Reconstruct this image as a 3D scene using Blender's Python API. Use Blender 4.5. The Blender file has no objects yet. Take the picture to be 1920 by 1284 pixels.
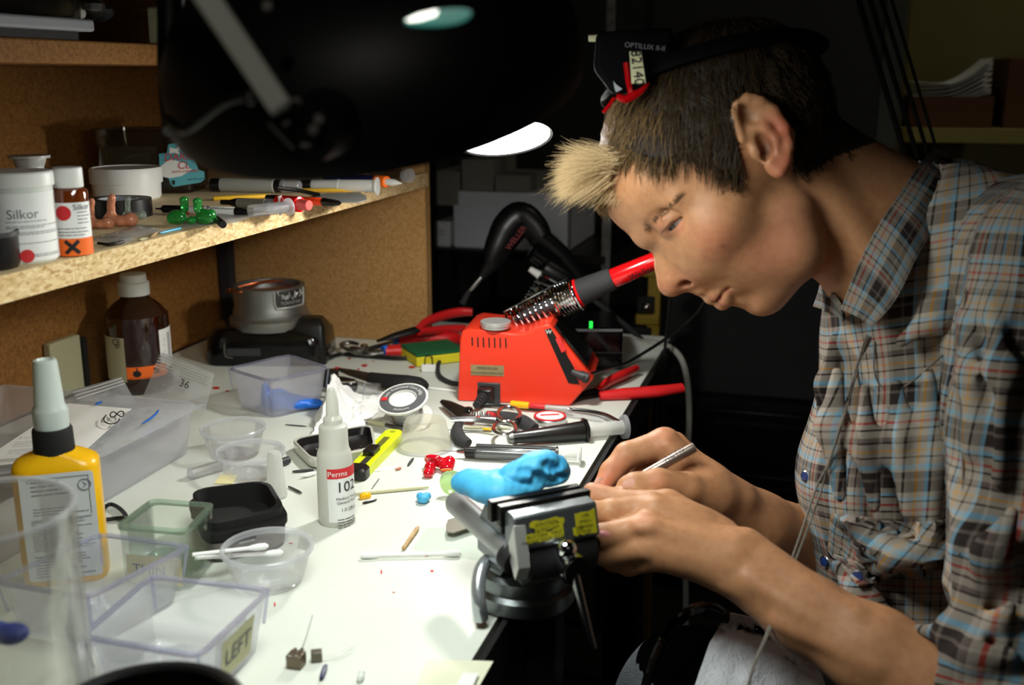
import bpy, bmesh, math, random
import numpy as np
from mathutils import Vector, Matrix, noise as mnoise
random.seed(7)
PI = math.pi
C = bpy.context.scene.collection
scene = bpy.context.scene

# ------------------------------------------------------------------ camera
FPX, CX, CY = 2000.0, 960.0, 642.0
PIT, YAW = math.radians(14.1), math.radians(16.2)
CAM = Vector((0, 0, .36))                      # table top is z = 0, floor z = -.75
Fv = Vector((-math.sin(YAW)*math.cos(PIT), math.cos(YAW)*math.cos(PIT), -math.sin(PIT)))
Rv = Vector((math.cos(YAW), math.sin(YAW), 0))
Uv = Rv.cross(Fv)
def ray(x, y): return Fv + Rv*((x-CX)/FPX) + Uv*((CY-y)/FPX)
def cz(x, y, d): return CAM + ray(x, y)*d       # point seen at (x, y), d metres deep
def pl(x, y, z=0.0):                            # point seen at (x, y) on the height z
    r = ray(x, y); return CAM + r*((z-CAM.z)/r.z)
def pX(x, y, X):                                # point seen at (x, y) on the plane X
    r = ray(x, y); return CAM + r*((X-CAM.x)/r.x)
def pY(x, y, Y):
    r = ray(x, y); return CAM + r*((Y-CAM.y)/r.y)
def dep(p): return (Vector(p)-CAM).dot(Fv)
def ppm(p): return dep(p)/FPX                   # metres per pixel at p

cd = bpy.data.cameras.new('camera'); cam = bpy.data.objects.new('camera', cd); C.objects.link(cam)
cd.sensor_width = 36; cd.lens = FPX/1920*36; cd.clip_start = .02
cam.matrix_world = Matrix(((Rv.x, Uv.x, -Fv.x, CAM.x), (Rv.y, Uv.y, -Fv.y, CAM.y), (Rv.z, Uv.z, -Fv.z, CAM.z), (0, 0, 0, 1)))
cd.dof.use_dof = True; cd.dof.focus_distance = .95; cd.dof.aperture_fstop = 6.5
scene.camera = cam

# ------------------------------------------------------------------ materials
def lin(c):
    return tuple(((v/255)/12.92 if v/255 <= .04045 else ((v/255+.055)/1.055)**2.4) for v in c[:3]) + (1,)
def mat(name, col, rough=.5, metal=0, spec=.5, bump=0, bscale=200, var=None, vscale=30, sss=0, coat=0, emit=None, es=0, trans=0, ior=1.45):
    m = bpy.data.materials.new(name); m.use_nodes = True
    nt = m.node_tree; b = nt.nodes['Principled BSDF']
    b.inputs['Base Color'].default_value = lin(col); b.inputs['Roughness'].default_value = rough
    b.inputs['Metallic'].default_value = metal; b.inputs['Specular IOR Level'].default_value = spec
    b.inputs['IOR'].default_value = ior
    if coat: b.inputs['Coat Weight'].default_value = coat
    if trans: b.inputs['Transmission Weight'].default_value = trans
    if sss:
        b.inputs['Subsurface Weight'].default_value = sss; b.inputs['Subsurface Radius'].default_value = (.6, .25, .12); b.inputs['Subsurface Scale'].default_value = .006
    if emit: b.inputs['Emission Color'].default_value = lin(emit); b.inputs['Emission Strength'].default_value = es
    if bump or var:
        tc = nt.nodes.new('ShaderNodeTexCoord')
    if bump:
        n = nt.nodes.new('ShaderNodeTexNoise'); n.inputs['Scale'].default_value = bscale; n.inputs['Detail'].default_value = 4
        bp = nt.nodes.new('ShaderNodeBump'); bp.inputs['Strength'].default_value = bump; bp.inputs['Distance'].default_value = .002
        nt.links.new(tc.outputs['Object'], n.inputs['Vector']); nt.links.new(n.outputs['Fac'], bp.inputs['Height']); nt.links.new(bp.outputs['Normal'], b.inputs['Normal'])
    if var:
        n = nt.nodes.new('ShaderNodeTexNoise'); n.inputs['Scale'].default_value = vscale; n.inputs['Detail'].default_value = 6
        r = nt.nodes.new('ShaderNodeValToRGB'); r.color_ramp.elements[0].color = lin(col); r.color_ramp.elements[1].color = lin(var)
        r.color_ramp.elements[0].position = .35; r.color_ramp.elements[1].position = .65
        nt.links.new(tc.outputs['Object'], n.inputs['Vector']); nt.links.new(n.outputs['Fac'], r.inputs['Fac']); nt.links.new(r.outputs['Color'], b.inputs['Base Color'])
    return m
def board(name, c0, c1, c2, scale, rough=.7, stretch=(1, 1, 1), flake=.45):
    """pressed chip board: flakes of three wood tones"""
    m = bpy.data.materials.new(name); m.use_nodes = True; nt = m.node_tree; b = nt.nodes['Principled BSDF']
    b.inputs['Roughness'].default_value = rough; b.inputs['Specular IOR Level'].default_value = .3
    tc = nt.nodes.new('ShaderNodeTexCoord'); mp = nt.nodes.new('ShaderNodeMapping'); mp.inputs['Scale'].default_value = stretch
    n = nt.nodes.new('ShaderNodeTexNoise'); n.inputs['Scale'].default_value = scale; n.inputs['Detail'].default_value = 8; n.inputs['Roughness'].default_value = .7
    v = nt.nodes.new('ShaderNodeTexVoronoi'); v.inputs['Scale'].default_value = scale*2.2
    mx = nt.nodes.new('ShaderNodeMix'); mx.data_type = 'FLOAT'; mx.inputs[0].default_value = flake
    r = nt.nodes.new('ShaderNodeValToRGB'); cr = r.color_ramp
    cr.elements[0].position = .28; cr.elements[0].color = lin(c0); cr.elements[1].position = .7; cr.elements[1].color = lin(c2)
    e = cr.elements.new(.47); e.color = lin(c1)
    bp = nt.nodes.new('ShaderNodeBump'); bp.inputs['Strength'].default_value = .15; bp.inputs['Distance'].default_value = .001
    L = nt.links.new
    L(tc.outputs['Object'], mp.inputs['Vector']); L(mp.outputs['Vector'], n.inputs['Vector']); L(mp.outputs['Vector'], v.inputs['Vector'])
    L(n.outputs['Fac'], mx.inputs[2]); L(v.outputs['Color'], mx.inputs[3]); L(mx.outputs[0], r.inputs['Fac'])
    L(r.outputs['Color'], b.inputs['Base Color']); L(mx.outputs[0], bp.inputs['Height']); L(bp.outputs['Normal'], b.inputs['Normal'])
    return m
def clear(name, tint=(250, 250, 250), milk=0.08, gloss=.12, milkcol=(235, 238, 245), rough=.05, fres=.6):
    """thin clear plastic or thin glass: see-through, sheen at grazing angles, a little milk"""
    m = bpy.data.materials.new(name); m.use_nodes = True; nt = m.node_tree; nt.nodes.clear()
    o = nt.nodes.new('ShaderNodeOutputMaterial'); t = nt.nodes.new('ShaderNodeBsdfTransparent'); t.inputs['Color'].default_value = lin(tint)
    g = nt.nodes.new('ShaderNodeBsdfGlossy'); g.inputs['Roughness'].default_value = rough
    d = nt.nodes.new('ShaderNodeBsdfDiffuse'); d.inputs['Color'].default_value = lin(milkcol)
    tl = nt.nodes.new('ShaderNodeBsdfTranslucent'); tl.inputs['Color'].default_value = lin(milkcol)
    dd = nt.nodes.new('ShaderNodeMixShader'); dd.inputs[0].default_value = .5
    a = nt.nodes.new('ShaderNodeMixShader'); a.inputs[0].default_value = milk
    lw = nt.nodes.new('ShaderNodeLayerWeight'); lw.inputs['Blend'].default_value = .28
    ml = nt.nodes.new('ShaderNodeMath'); ml.operation = 'MULTIPLY_ADD'; ml.inputs[1].default_value = fres; ml.inputs[2].default_value = gloss*.25; ml.use_clamp = True
    b = nt.nodes.new('ShaderNodeMixShader'); L = nt.links.new
    L(d.outputs[0], dd.inputs[1]); L(tl.outputs[0], dd.inputs[2]); L(t.outputs[0], a.inputs[1]); L(dd.outputs[0], a.inputs[2])
    L(lw.outputs['Fresnel'], ml.inputs[0]); L(ml.outputs[0], b.inputs[0]); L(a.outputs[0], b.inputs[1]); L(g.outputs[0], b.inputs[2]); L(b.outputs[0], o.inputs['Surface'])
    return m

M = {}
M['white'] = mat('white plastic', (232, 232, 228), .4)
M['offwhite'] = mat('off white plastic', (214, 218, 212), .45)
M['paper'] = mat('white paper', (238, 238, 236), .7)
M['black'] = mat('black plastic', (14, 14, 15), .35)
M['blackmatte'] = mat('matte black', (12, 12, 12), .75)
M['blackgloss'] = mat('glossy black', (10, 10, 11), .15)
M['ink'] = mat('black ink', (25, 25, 28), .6)
M['greyink'] = mat('grey ink', (105, 108, 112), .6)
M['redink'] = mat('red ink', (205, 40, 45), .55)
M['grey'] = mat('grey plastic', (120, 122, 124), .45)
M['darkgrey'] = mat('dark grey plastic', (52, 53, 55), .5)
M['rubber'] = mat('dark rubber', (38, 38, 40), .8, bump=.1)
M['steel'] = mat('steel', (190, 190, 190), .25, 1)
M['dullsteel'] = mat('dull steel', (140, 140, 138), .4, 1, var=(110, 108, 104), vscale=60)
M['chrome'] = mat('chrome', (225, 228, 230), .08, 1)
M['cast'] = mat('grey cast metal', (120, 126, 128), .38, .85, bump=.1, bscale=300)
M['darkmetal'] = mat('dark metal', (48, 46, 44), .4, .9)
M['alu'] = mat('aluminium', (196, 196, 192), .4, .55, bump=.05)
M['red'] = mat('red plastic', (226, 52, 34), .35)
M['redgrip'] = mat('red rubber grip', (205, 28, 30), .45, bump=.06)
M['redglossy'] = mat('glossy red plastic', (215, 18, 22), .18, coat=.5)
M['orange'] = mat('orange', (246, 110, 20), .5)
M['orangelabel'] = mat('orange hazard label', (250, 112, 30), .6)
M['yellow'] = mat('yellow plastic', (240, 182, 14), .3, sss=.0)
M['neon'] = mat('neon yellow plastic', (214, 226, 24), .35)
M['blue'] = mat('blue plastic', (30, 110, 215), .4)
M['darkblue'] = mat('dark blue plastic', (22, 30, 80), .4)
M['amber'] = mat('amber glass', (40, 14, 5), .06, spec=.7, coat=.6)
M['amberlite'] = mat('light amber glass', (104, 46, 14), .08, spec=.7, coat=.6)
M['green'] = mat('green sponge', (20, 92, 50), .9, bump=.4)
M['sponge'] = mat('yellow sponge', (222, 208, 40), .9, bump=.6, bscale=500)
M['clay'] = mat('blue modelling clay', (60, 158, 208), .55, bump=.25, bscale=90, var=(78, 178, 222), vscale=40)
M['skinpink'] = mat('pink silicone', (214, 142, 108), .2, sss=.2, coat=.4)
M['greengel'] = mat('green clear silicone', (50, 165, 70), .12, trans=.55, coat=.5)
M['palegel'] = mat('pale green clear silicone', (170, 222, 120), .12, trans=.6, coat=.4)
M['redgel'] = mat('red clear silicone', (225, 18, 40), .1, trans=.3, coat=.6)
M['cotton'] = mat('cotton', (240, 240, 238), .95, bump=.3, bscale=800)
M['cardw'] = mat('white card', (150, 152, 158), .7)
M['wood'] = mat('light wood stick', (205, 175, 130), .7, var=(180, 148, 105), vscale=80)
M['tape'] = mat('cream masking tape', (196, 193, 156), .8)
M['tissue'] = mat('white tissue', (244, 244, 242), .95, bump=.5, bscale=260)
M['clear'] = clear('clear plastic', (250, 250, 252), .06, .1)
M['cup'] = clear('clear cup plastic', (253, 253, 254), .07, .08, (250, 250, 252), .05, .4)
M['frost'] = clear('frosted plastic', (250, 251, 253), .30, .1, (246, 248, 252), .2, .25)
M['milk'] = clear('translucent white plastic', (235, 238, 235), .68, .1, (246, 247, 244), .3, .3)
M['bluish'] = clear('bluish clear plastic', (253, 253, 255), .09, .08, (244, 246, 254), .05, .4)
M['bluerim'] = clear('bluish plastic rim', (241, 242, 251), .2, .2, (222, 224, 248), .08, .6)
M['glassg'] = clear('greenish glass', (251, 254, 252), .03, .1, (232, 246, 236), .04, .4)
M['glassrim'] = clear('greenish glass rim', (238, 249, 242), .14, .25, (214, 240, 222), .06, .6)
M['bag'] = clear('thin plastic bag', (251, 252, 254), .27, .14, (248, 249, 252), .12, .2)
M['darkclear'] = clear('dark clear plastic', (206, 202, 192), .03, .12, (150, 146, 140), .05, .5)

# ------------------------------------------------------------------ mesh builder
class MB:
    def __init__(s): s.v = []; s.f = []; s.m = Matrix()
    def at(s, loc=(0, 0, 0), rz=0, rx=0, ry=0):
        s.m = Matrix.Translation(Vector(loc)) @ Matrix.Rotation(rz, 4, 'Z') @ Matrix.Rotation(ry, 4, 'Y') @ Matrix.Rotation(rx, 4, 'X'); return s
    def add(s, vs, fs):
        n = len(s.v); m = s.m
        s.v += [m @ Vector(v) for v in vs]; s.f += [tuple(i+n for i in f) for f in fs]; return s
    def box(s, c, d, rz=0):
        hx, hy, hz = d[0]/2, d[1]/2, d[2]/2; R = Matrix.Rotation(rz, 3, 'Z'); vs = []
        for z in (-hz, hz):
            for x, y in ((-hx, -hy), (hx, -hy), (hx, hy), (-hx, hy)): vs.append(R @ Vector((x, y, z)) + Vector(c))
        return s.add(vs, [(3, 2, 1, 0), (4, 5, 6, 7), (0, 1, 5, 4), (1, 2, 6, 5), (2, 3, 7, 6), (3, 0, 4, 7)])
    def loft(s, loops, cap0=True, cap1=True, closed=True, ring=False):
        n = len(loops[0]); vs = [v for l in loops for v in l]; fs = []
        K = len(loops)
        for k in range(K if ring else K-1):
            k2 = (k+1) % K
            for i in range(n if closed else n-1):
                j = (i+1) % n; fs.append((k*n+i, k*n+j, k2*n+j, k2*n+i))
        if cap0: fs.append(tuple(range(n-1, -1, -1)))
        if cap1: fs.append(tuple((K-1)*n+i for i in range(n)))
        return s.add(vs, fs)
    def lathe(s, prof, c=(0, 0, 0), n=40, cap0=True, cap1=True, axis=None):
        c = Vector(c); Q = Matrix.Identity(3) if axis is None else Vector((0, 0, 1)).rotation_difference(Vector(axis)).to_matrix()
        loops = [[c + Q @ Vector((r*math.cos(2*PI*i/n), r*math.sin(2*PI*i/n), z)) for i in range(n)] for r, z in prof]
        return s.loft(loops, cap0, cap1)
    def rod(s, a, b, prof, n=20):
        """body of revolution from a to b; prof = (fraction along, radius)"""
        a = Vector(a); b = Vector(b); L = (b-a).length
        return s.lathe([(r, t*L) for t, r in prof], a, n, True, True, (b-a))
    def rrect(s, levels, c=(0, 0, 0), k=6, cap0=True, cap1=True, rz=0):
        c = Vector(c); R = Matrix.Rotation(rz, 3, 'Z'); loops = []
        for hx, hy, r, z in levels:
            l = []; r = min(r, hx*.999, hy*.999)
            for q, (sx, sy) in enumerate(((1, 1), (-1, 1), (-1, -1), (1, -1))):
                for i in range(k+1):
                    a = q*PI/2 + i/k*PI/2
                    l.append(R @ Vector((sx*(hx-r)+r*math.cos(a), sy*(hy-r)+r*math.sin(a), z)) + c)
            loops.append(l)
        return s.loft(loops, cap0, cap1)
    def prism(s, poly, z0, z1):
        n = len(poly); vs = [(x, y, z0) for x, y in poly]+[(x, y, z1) for x, y in poly]
        return s.add(vs, [tuple(range(n-1, -1, -1)), tuple(range(n, 2*n))] + [(i, (i+1) % n, n+(i+1) % n, n+i) for i in range(n)])
    def tube(s, pts, r, n=10, closed=False, smooth=0, flat=1.0):
        P = [Vector(p) for p in pts]
        if smooth: P = crom(P, smooth, closed)
        K = len(P); rr = r if isinstance(r, (list, tuple)) else None
        T = []
        for i in range(K):
            a = P[(i-1) % K] if (i or closed) else P[0]; b = P[(i+1) % K] if (i < K-1 or closed) else P[-1]
            T.append((b-a).normalized() if (b-a).length > 1e-9 else Vector((0, 0, 1)))
        u = T[0].orthogonal().normalized(); loops = []
        for i in range(K):
            u = (u - T[i]*u.dot(T[i])); u = u.normalized() if u.length > 1e-6 else T[i].orthogonal().normalized()
            w = T[i].cross(u)
            if rr: q = i/(K-1)*(len(rr)-1); j = min(int(q), len(rr)-2); ri = rr[j]+(rr[j+1]-rr[j])*(q-j)
            else: ri = r
            loops.append([P[i]+u*ri*math.cos(2*PI*k/n)+w*ri*flat*math.sin(2*PI*k/n) for k in range(n)])
        return s.loft(loops, not closed, not closed, True, closed)
    def ball(s, c, r, n=16, m=10, sq=(1, 1, 1)):
        c = Vector(c); vs = [c+Vector((0, 0, -r*sq[2]))]; fs = []
        for j in range(1, m):
            t = -PI/2+PI*j/m
            for i in range(n): vs.append(c+Vector((r*sq[0]*math.cos(t)*math.cos(2*PI*i/n), r*sq[1]*math.cos(t)*math.sin(2*PI*i/n), r*sq[2]*math.sin(t))))
        vs.append(c+Vector((0, 0, r*sq[2]))); e = len(vs)-1
        for i in range(n):
            j = (i+1) % n; fs.append((0, 1+j, 1+i)); fs.append((e, 1+(m-2)*n+i, 1+(m-2)*n+j))
            for k in range(m-2): fs.append((1+k*n+i, 1+k*n+j, 1+(k+1)*n+j, 1+(k+1)*n+i))
        return s.add(vs, fs)
    def sheet(s, grid, th=0):
        """grid of points (rows); th > 0 gives it a back"""
        R = len(grid); K = len(grid[0]); G = [[Vector(p) for p in r] for r in grid]
        if not th: return s.add([p for r in G for p in r], [(i*K+j, i*K+j+1, (i+1)*K+j+1, (i+1)*K+j) for i in range(R-1) for j in range(K-1)])
        N = []
        for i in range(R):
            for j in range(K):
                a = G[min(i+1, R-1)][j]-G[max(i-1, 0)][j]; b = G[i][min(j+1, K-1)]-G[i][max(j-1, 0)][:] if False else G[i][min(j+1, K-1)]-G[i][max(j-1, 0)]
                n = b.cross(a); N.append(n.normalized() if n.length > 1e-12 else Vector((0, 0, 1)))
        top = [p for r in G for p in r]; bot = [p-N[i]*th for i, p in enumerate(top)]; n = R*K; fs = []
        for i in range(R-1):
            for j in range(K-1):
                q = (i*K+j, i*K+j+1, (i+1)*K+j+1, (i+1)*K+j); fs.append(q); fs.append(tuple(x+n for x in reversed(q)))
        bd = [(0, j) for j in range(K)]+[(i, K-1) for i in range(1, R)]+[(R-1, j) for j in range(K-2, -1, -1)]+[(i, 0) for i in range(R-2, 0, -1)]
        ids = [i*K+j for i, j in bd]
        for a, b in zip(ids, ids[1:]+ids[:1]): fs.append((b, a, a+n, b+n))
        return s.add(top+bot, fs)
def crom(P, k, closed=False):
    out = []; n = len(P)
    for i in range(n if closed else n-1):
        p0 = P[(i-1) % n] if (i or closed) else P[0]*2-P[1]; p1 = P[i]; p2 = P[(i+1) % n]
        p3 = P[(i+2) % n] if (i+2 < n or closed) else p2*2-p1
        for j in range(k):
            t = j/k; out.append(.5*((2*p1)+(-p0+p2)*t+(2*p0-5*p1+4*p2-p3)*t*t+(-p0+3*p1-3*p2+p3)*t**3))
    if not closed: out.append(P[-1].copy())
    return out

def absloc(o):
    l = Vector((0, 0, 0))
    while o: l += o.location; o = o.parent
    return l
def finish(me, ang=35):
    bm = bmesh.new(); bm.from_mesh(me); bmesh.ops.recalc_face_normals(bm, faces=bm.faces); bm.to_mesh(me); bm.free()
    me.polygons.foreach_set('use_smooth', [True]*len(me.polygons)); me.set_sharp_from_angle(angle=math.radians(ang))
def obj(name, mb, m, parent=None, bevel=0, label=None, cat=None, group=None, kind=None, origin=None, ang=35, sub=0):
    """one mesh object from world-space geometry; its parents are unrotated empties or meshes"""
    vs = mb.v
    if parent is not None: org = absloc(parent)
    elif origin is not None: org = Vector(origin)
    else:
        org = Vector((sum(v.x for v in vs)/len(vs), sum(v.y for v in vs)/len(vs), min(v.z for v in vs)))
    me = bpy.data.meshes.new(name); me.from_pydata([v-org for v in vs], [], mb.f); finish(me, ang)
    me.materials.append(M[m] if isinstance(m, str) else m)
    o = bpy.data.objects.new(name, me); C.objects.link(o)
    if parent is not None: o.parent = parent
    else: o.location = org
    if bevel:
        b = o.modifiers.new('bevel', 'BEVEL'); b.width = bevel; b.segments = 2; b.limit_method = 'ANGLE'; b.angle_limit = math.radians(35)
        b.harden_normals = False
    if sub:
        b = o.modifiers.new('subdivision', 'SUBSURF'); b.levels = sub; b.render_levels = sub
    if label: o['label'] = label
    if cat: o['category'] = cat
    if group: o['group'] = group
    if kind: o['kind'] = kind
    return o
def thing(name, label, cat, loc, group=None):
    o = bpy.data.objects.new(name, None); o.empty_display_size = .02; C.objects.link(o); o.location = Vector(loc)
    o['label'] = label; o['category'] = cat
    if group: o['group'] = group
    return o
_tc = {}
def text_geo(body, size=1.0, align='CENTER'):
    k = (body, align)
    if k not in _tc:
        cu = bpy.data.curves.new('t', 'FONT'); cu.body = body; cu.align_x = align; cu.align_y = 'CENTER'; cu.resolution_u = 3
        o = bpy.data.objects.new('t', cu); C.objects.link(o); bpy.context.view_layer.update()
        me = bpy.data.meshes.new_from_object(o.evaluated_get(bpy.context.evaluated_depsgraph_get()))
        _tc[k] = ([tuple(v.co) for v in me.vertices], [tuple(p.vertices) for p in me.polygons])
        bpy.data.objects.remove(o); bpy.data.curves.remove(cu); bpy.data.meshes.remove(me)
    vs, fs = _tc[k]; return [(x*size, y*size) for x, y, z in vs], fs
def put_text(mb, body, size, fn, align='CENTER', sx=1, off=(0, 0)):
    vs, fs = text_geo(body, size, align); return mb.add([fn(x*sx+off[0], y+off[1]) for x, y in vs], fs)
def plane_fn(o, ux, uy):
    o = Vector(o); ux = Vector(ux).normalized(); uy = Vector(uy); uy = (uy-ux*uy.dot(ux)).normalized()
    n = ux.cross(uy)
    return lambda x, y, e=.0003: o+ux*x+uy*y+n*e
def cyl_fn(c, r, ang):
    """x runs round the cylinder from direction ang (world angle), y is height"""
    c = Vector(c); return lambda x, y, e=.0004: c+Vector(((r+e)*math.cos(ang+x/r), (r+e)*math.sin(ang+x/r), y))
def patch(mb, fn, x0, x1, y0, y1, e=.0003, k=10):
    g = [[fn(x0+(x1-x0)*j/k, y0+(y1-y0)*i/2, e) for j in range(k+1)] for i in range(3)]
    return mb.sheet(g)
def lines(mb, fn, x0, x1, ys, h, e=.0006, seed=1, wordy=True):
    """rows of small print"""
    rnd = random.Random(seed)
    for y in ys:
        x = x0; end = x0+(x1-x0)*rnd.uniform(.6, 1)
        while x < end:
            w = min(rnd.uniform(2, 6)*h, end-x); g = [[fn(x+w*j/2, y+h*i*.55, e) for j in range(3)] for i in range(2)]
            mb.sheet(g); x += w+h*.55
            if not wordy: x -= h*.5
    return mb
def facing(p):                                       # world angle that looks back at the camera from p
    d = CAM-Vector(p); return math.atan2(d.y, d.x)
LAMP1_W, LAMP2_W, ROOM_W, BACK_W, SPOT_W = 1.2, 4.9, .6, 2.2, 14.0
# ================================================================== setting
XW, XE, YP, YB = -.815, -.19, 1.337, 1.47       # bench wall, bench edge, shelf end panel, far end of the bench
M['hardboard'] = board('brown hardboard', (104, 66, 24), (134, 90, 40), (158, 112, 56), 210, .75, (1, 1, 1), .18)
M['chipface'] = board('chip board face', (148, 106, 58), (172, 130, 78), (196, 156, 104), 260, .7, (1, 1, 1), .3)
M['chipedge'] = board('raw chip board edge', (176, 138, 88), (214, 184, 132), (234, 212, 168), 210, .85, (1, .5, 1), .4)
M['chiptop'] = board('chip board shelf top', (196, 168, 122), (220, 196, 152), (232, 212, 172), 220, .6, (1, 1, 1), .25)
M['floor'] = mat('dark floor', (38, 36, 34), .8)
M['darkwall'] = mat('dark grey wall', (58, 58, 60), .85)
M['olive'] = mat('olive painted board', (112, 104, 60), .8)
M['cabinet'] = mat('dark brown board', (92, 58, 30), .8)
def struct(name, mb, m, **k): return obj(name, mb, m, kind='structure', **k)
struct('floor', MB().box((.6, 1.2, -.775), (3.4, 5.2, .05)), 'floor')
struct('wall_left', MB().box((XW-.03-.025, 1.2, .6), (.05, 5.2, 2.7)), 'darkwall')
struct('wall_back', MB().box((.6, 3.25, .6), (2.9, .05, 2.7)), 'darkwall')
struct('ceiling', MB().box((.6, 1.2, 1.95+.02), (3.4, 5.2, .04)), 'darkwall')

# ------------------------------------------------------------------ workbench
M['laminate'] = mat('white laminate', (220, 224, 215), .5, spec=.4, var=(212, 216, 206), vscale=9)
t = thing('workbench', 'white topped workbench with dark edge strip, covered in tools', 'workbench', (-.5, .6, -.75))
obj('worktop', MB().box(((XW+XE)/2-.002, .585, -.0125), (XE-XW-.004, 2*(YB-.585), .025)), 'laminate', t)
obj('edge_strip', MB().box((XE+.002, .585, -.019), (.004, 2*(YB-.585), .038)), 'blackmatte', t, label='dark front edge strip')
for x in (XW+.06, XE-.05):
    for y in (-.2, YB-.06): obj('leg', MB().box((x, y, -.3875), (.05, .05, .725)), 'darkmetal', t)
# red paint specks and scuffs on the top
mb = MB()
rnd = random.Random(5)
for x, y, a, b in ((405, 727, 14, 5), (426, 733, 6, 3), (632, 690, 12, 5), (683, 685, 12, 5), (772, 688, 13, 5), (672, 692, 5, 3), (655, 672, 6, 3), (700, 677, 4, 2), (715, 1072, 3, 9), (515, 1133, 3, 9), (738, 1110, 5, 2), (810, 1070, 6, 4), (545, 1018, 8, 2), (800, 1040, 8, 6)):
    mb.add([pl(x+a*.5*math.cos(q*PI/5)*(1+.25*math.sin(3*q)), y+b*.5*math.sin(q*PI/5), .0004) for q in range(10)], [tuple(range(9, -1, -1))])
obj('paint_speck', mb, 'redink', t, kind='stuff')

# ------------------------------------------------------------------ shelf unit on the bench
SZ0, SZ1, SXF = .2165, .2345, -.505             # lower shelf underside, top, front
UZ0, UZ1 = .368, .386
t = thing('bench_shelf_unit', 'chipboard shelf unit standing along the back of the workbench', 'shelf unit', (-.66, .6, 0))
obj('back_panel', MB().box((XW-.015, .42, .405), (.02, 1.83, .809)), 'hardboard', t, label='brown hardboard back panel')
obj('side_panel', MB().box(((XW+SXF)/2-.003, YP+.009, .405), (SXF-XW-.002, .018, .809)), 'chipface', t, label='tan chipboard end panel')
mb = MB().box(((XW+SXF)/2, .42, (SZ0+SZ1)/2), (SXF-XW, 1.83, SZ1-SZ0))
sh = obj('shelf_board', mb, 'chiptop', t, bevel=.0012)
obj('raw_edge', MB().box((SXF+.0008, .42, (SZ0+SZ1)/2), (.0016, 1.83, SZ1-SZ0)), 'chipedge', sh, label='raw flaky chipboard edge')
obj('shelf_board', MB().box(((XW+SXF)/2-.03, .42, (UZ0+UZ1)/2), (SXF-XW-.06, 1.83, UZ1-UZ0)), 'hardboard', t, bevel=.002)
# slotted upright in the inner corner
p = pX(455, 560, XW+.012)
mb = MB().box((XW+.008, YP-.012, .108), (.016, .016, .212))
obj('corner_rail', mb, 'rubber', t, label='dark corner rail')
# pale wall plate behind the yellow bottle
a, b = pX(84, 690, XW-.004), pX(143, 690, XW-.004)
t = thing('outlet_cover', 'pale blank cover plate on the brown back panel', 'outlet cover', (XW-.004, (a.y+b.y)/2, .0))
zz = (pX(100, 640, XW).z, pX(110, 745, XW).z)
obj('plate', MB().box((XW+.001, (a.y+b.y)/2, sum(zz)/2), (.010, b.y-a.y, zz[0]-zz[1])), mat('beige plastic', (176, 172, 140), .5), t, bevel=.002)
obj('slot', MB().box((XW+.004, b.y+.002, sum(zz)/2-.004), (.012, .006, zz[0]-zz[1])), 'blackmatte', t)

# bin with a pale rim and bits on the upper shelf
def bit_colors(i): return ['grey', 'tape', 'dullsteel', 'darkgrey', 'white'][i % 5]
mbt = thing('storage_bin', 'dark storage bin with pale bottom rim on the upper shelf', 'bin', (-.66, .63, UZ1))
q0, q1 = pX(-60, 50, SXF-.03), pX(212, 78, SXF-.03)
yb0, yb1 = .30, q1.y
mb = MB(); mb.box((-.66, (yb0+yb1)/2, UZ1+.0105), (.22, yb1-yb0, .009)); obj('rim', mb, 'cardw', mbt, label='pale grey rim', bevel=.002)
mb = MB(); yc = (yb0+yb1)/2; hy = (yb1-yb0)/2
mb.rrect([(.104, hy-.006, .01, UZ1), (.104, hy-.006, .01, UZ1+.006)], (-.66, yc, 0)); obj('base', mb, 'blackmatte', mbt)
mb = MB(); mb.rrect([(.106, hy-.004, .01, UZ1+.015), (.11, hy, .01, UZ1+.1), (.107, hy-.003, .01, UZ1+.1), (.103, hy-.007, .01, UZ1+.017)], (-.66, yc, 0)); obj('body', mb, 'darkclear', mbt)
for i, (x, y, r) in enumerate(((62, 46, .011), (100, 40, .013), (158, 42, .016), (185, 50, .012), (142, 52, .009), (30, 48, .01))):
    p = pX(x, y, -.60); p.z = UZ1+.017+r*.7
    o = obj('scrap_lump', MB().ball(p, r, 10, 7, (1.2, 1, .7)), bit_colors(i), cat='scrap', label=['pale scrap lump at left in upper bin', 'cream scrap lump in upper bin', 'large steel scrap lump in upper bin', 'dark scrap lump at right end of upper bin', 'small white scrap lump in middle of upper bin', 'grey scrap lump at far left of upper bin'][i])
tb_ = pX(352, 92, -.56); tb_.z = UZ1
obj('spool_box', MB().box(tb_+Vector((0, 0, .016)), (.04, .06, .032)), 'tape', cat='box', label='pale small box on the upper shelf beside the lamp', bevel=.002)

# ================================================================== lamps
M['lampblack'] = mat('black lamp enamel', (7, 7, 8), .5, spec=.25)
LC = cz(710, 172, .56)
mj = Vector((math.cos(math.radians(8)), math.sin(math.radians(8))))
n1 = ((-mj.y*Rv + mj.x*Uv)*.84 - Fv*.545).normalized(); e1 = (mj.x*Rv+mj.y*Uv).normalized(); e2 = n1.cross(e1)
t = thing('magnifier_lamp', 'large black bench lamp hanging over the near end of the bench', 'lamp', LC)
R1 = .1070
obj('lamp_shade', MB().lathe([(R1-.004, .004), (R1, 0), (R1+.001, .006), (R1-.001, .03), (R1-.012, .05), (.078, .066), (.05, .074), (.03, .076), (.03, .074), (.05, .071), (.076, .063), (R1-.016, .047), (R1-.005, .028)], LC, 72, False, False, n1), 'lampblack', t)
obj('tube_ring', MB().tube([LC+n1*.022+(e1*math.cos(a)+e2*math.sin(a))*.082 for a in [i*PI/20 for i in range(40)]], .008, 10, True), mat('lit lamp tube', (255, 252, 240), .5, emit=(255, 250, 236), es=12), t, label='glowing ring tube')
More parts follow.
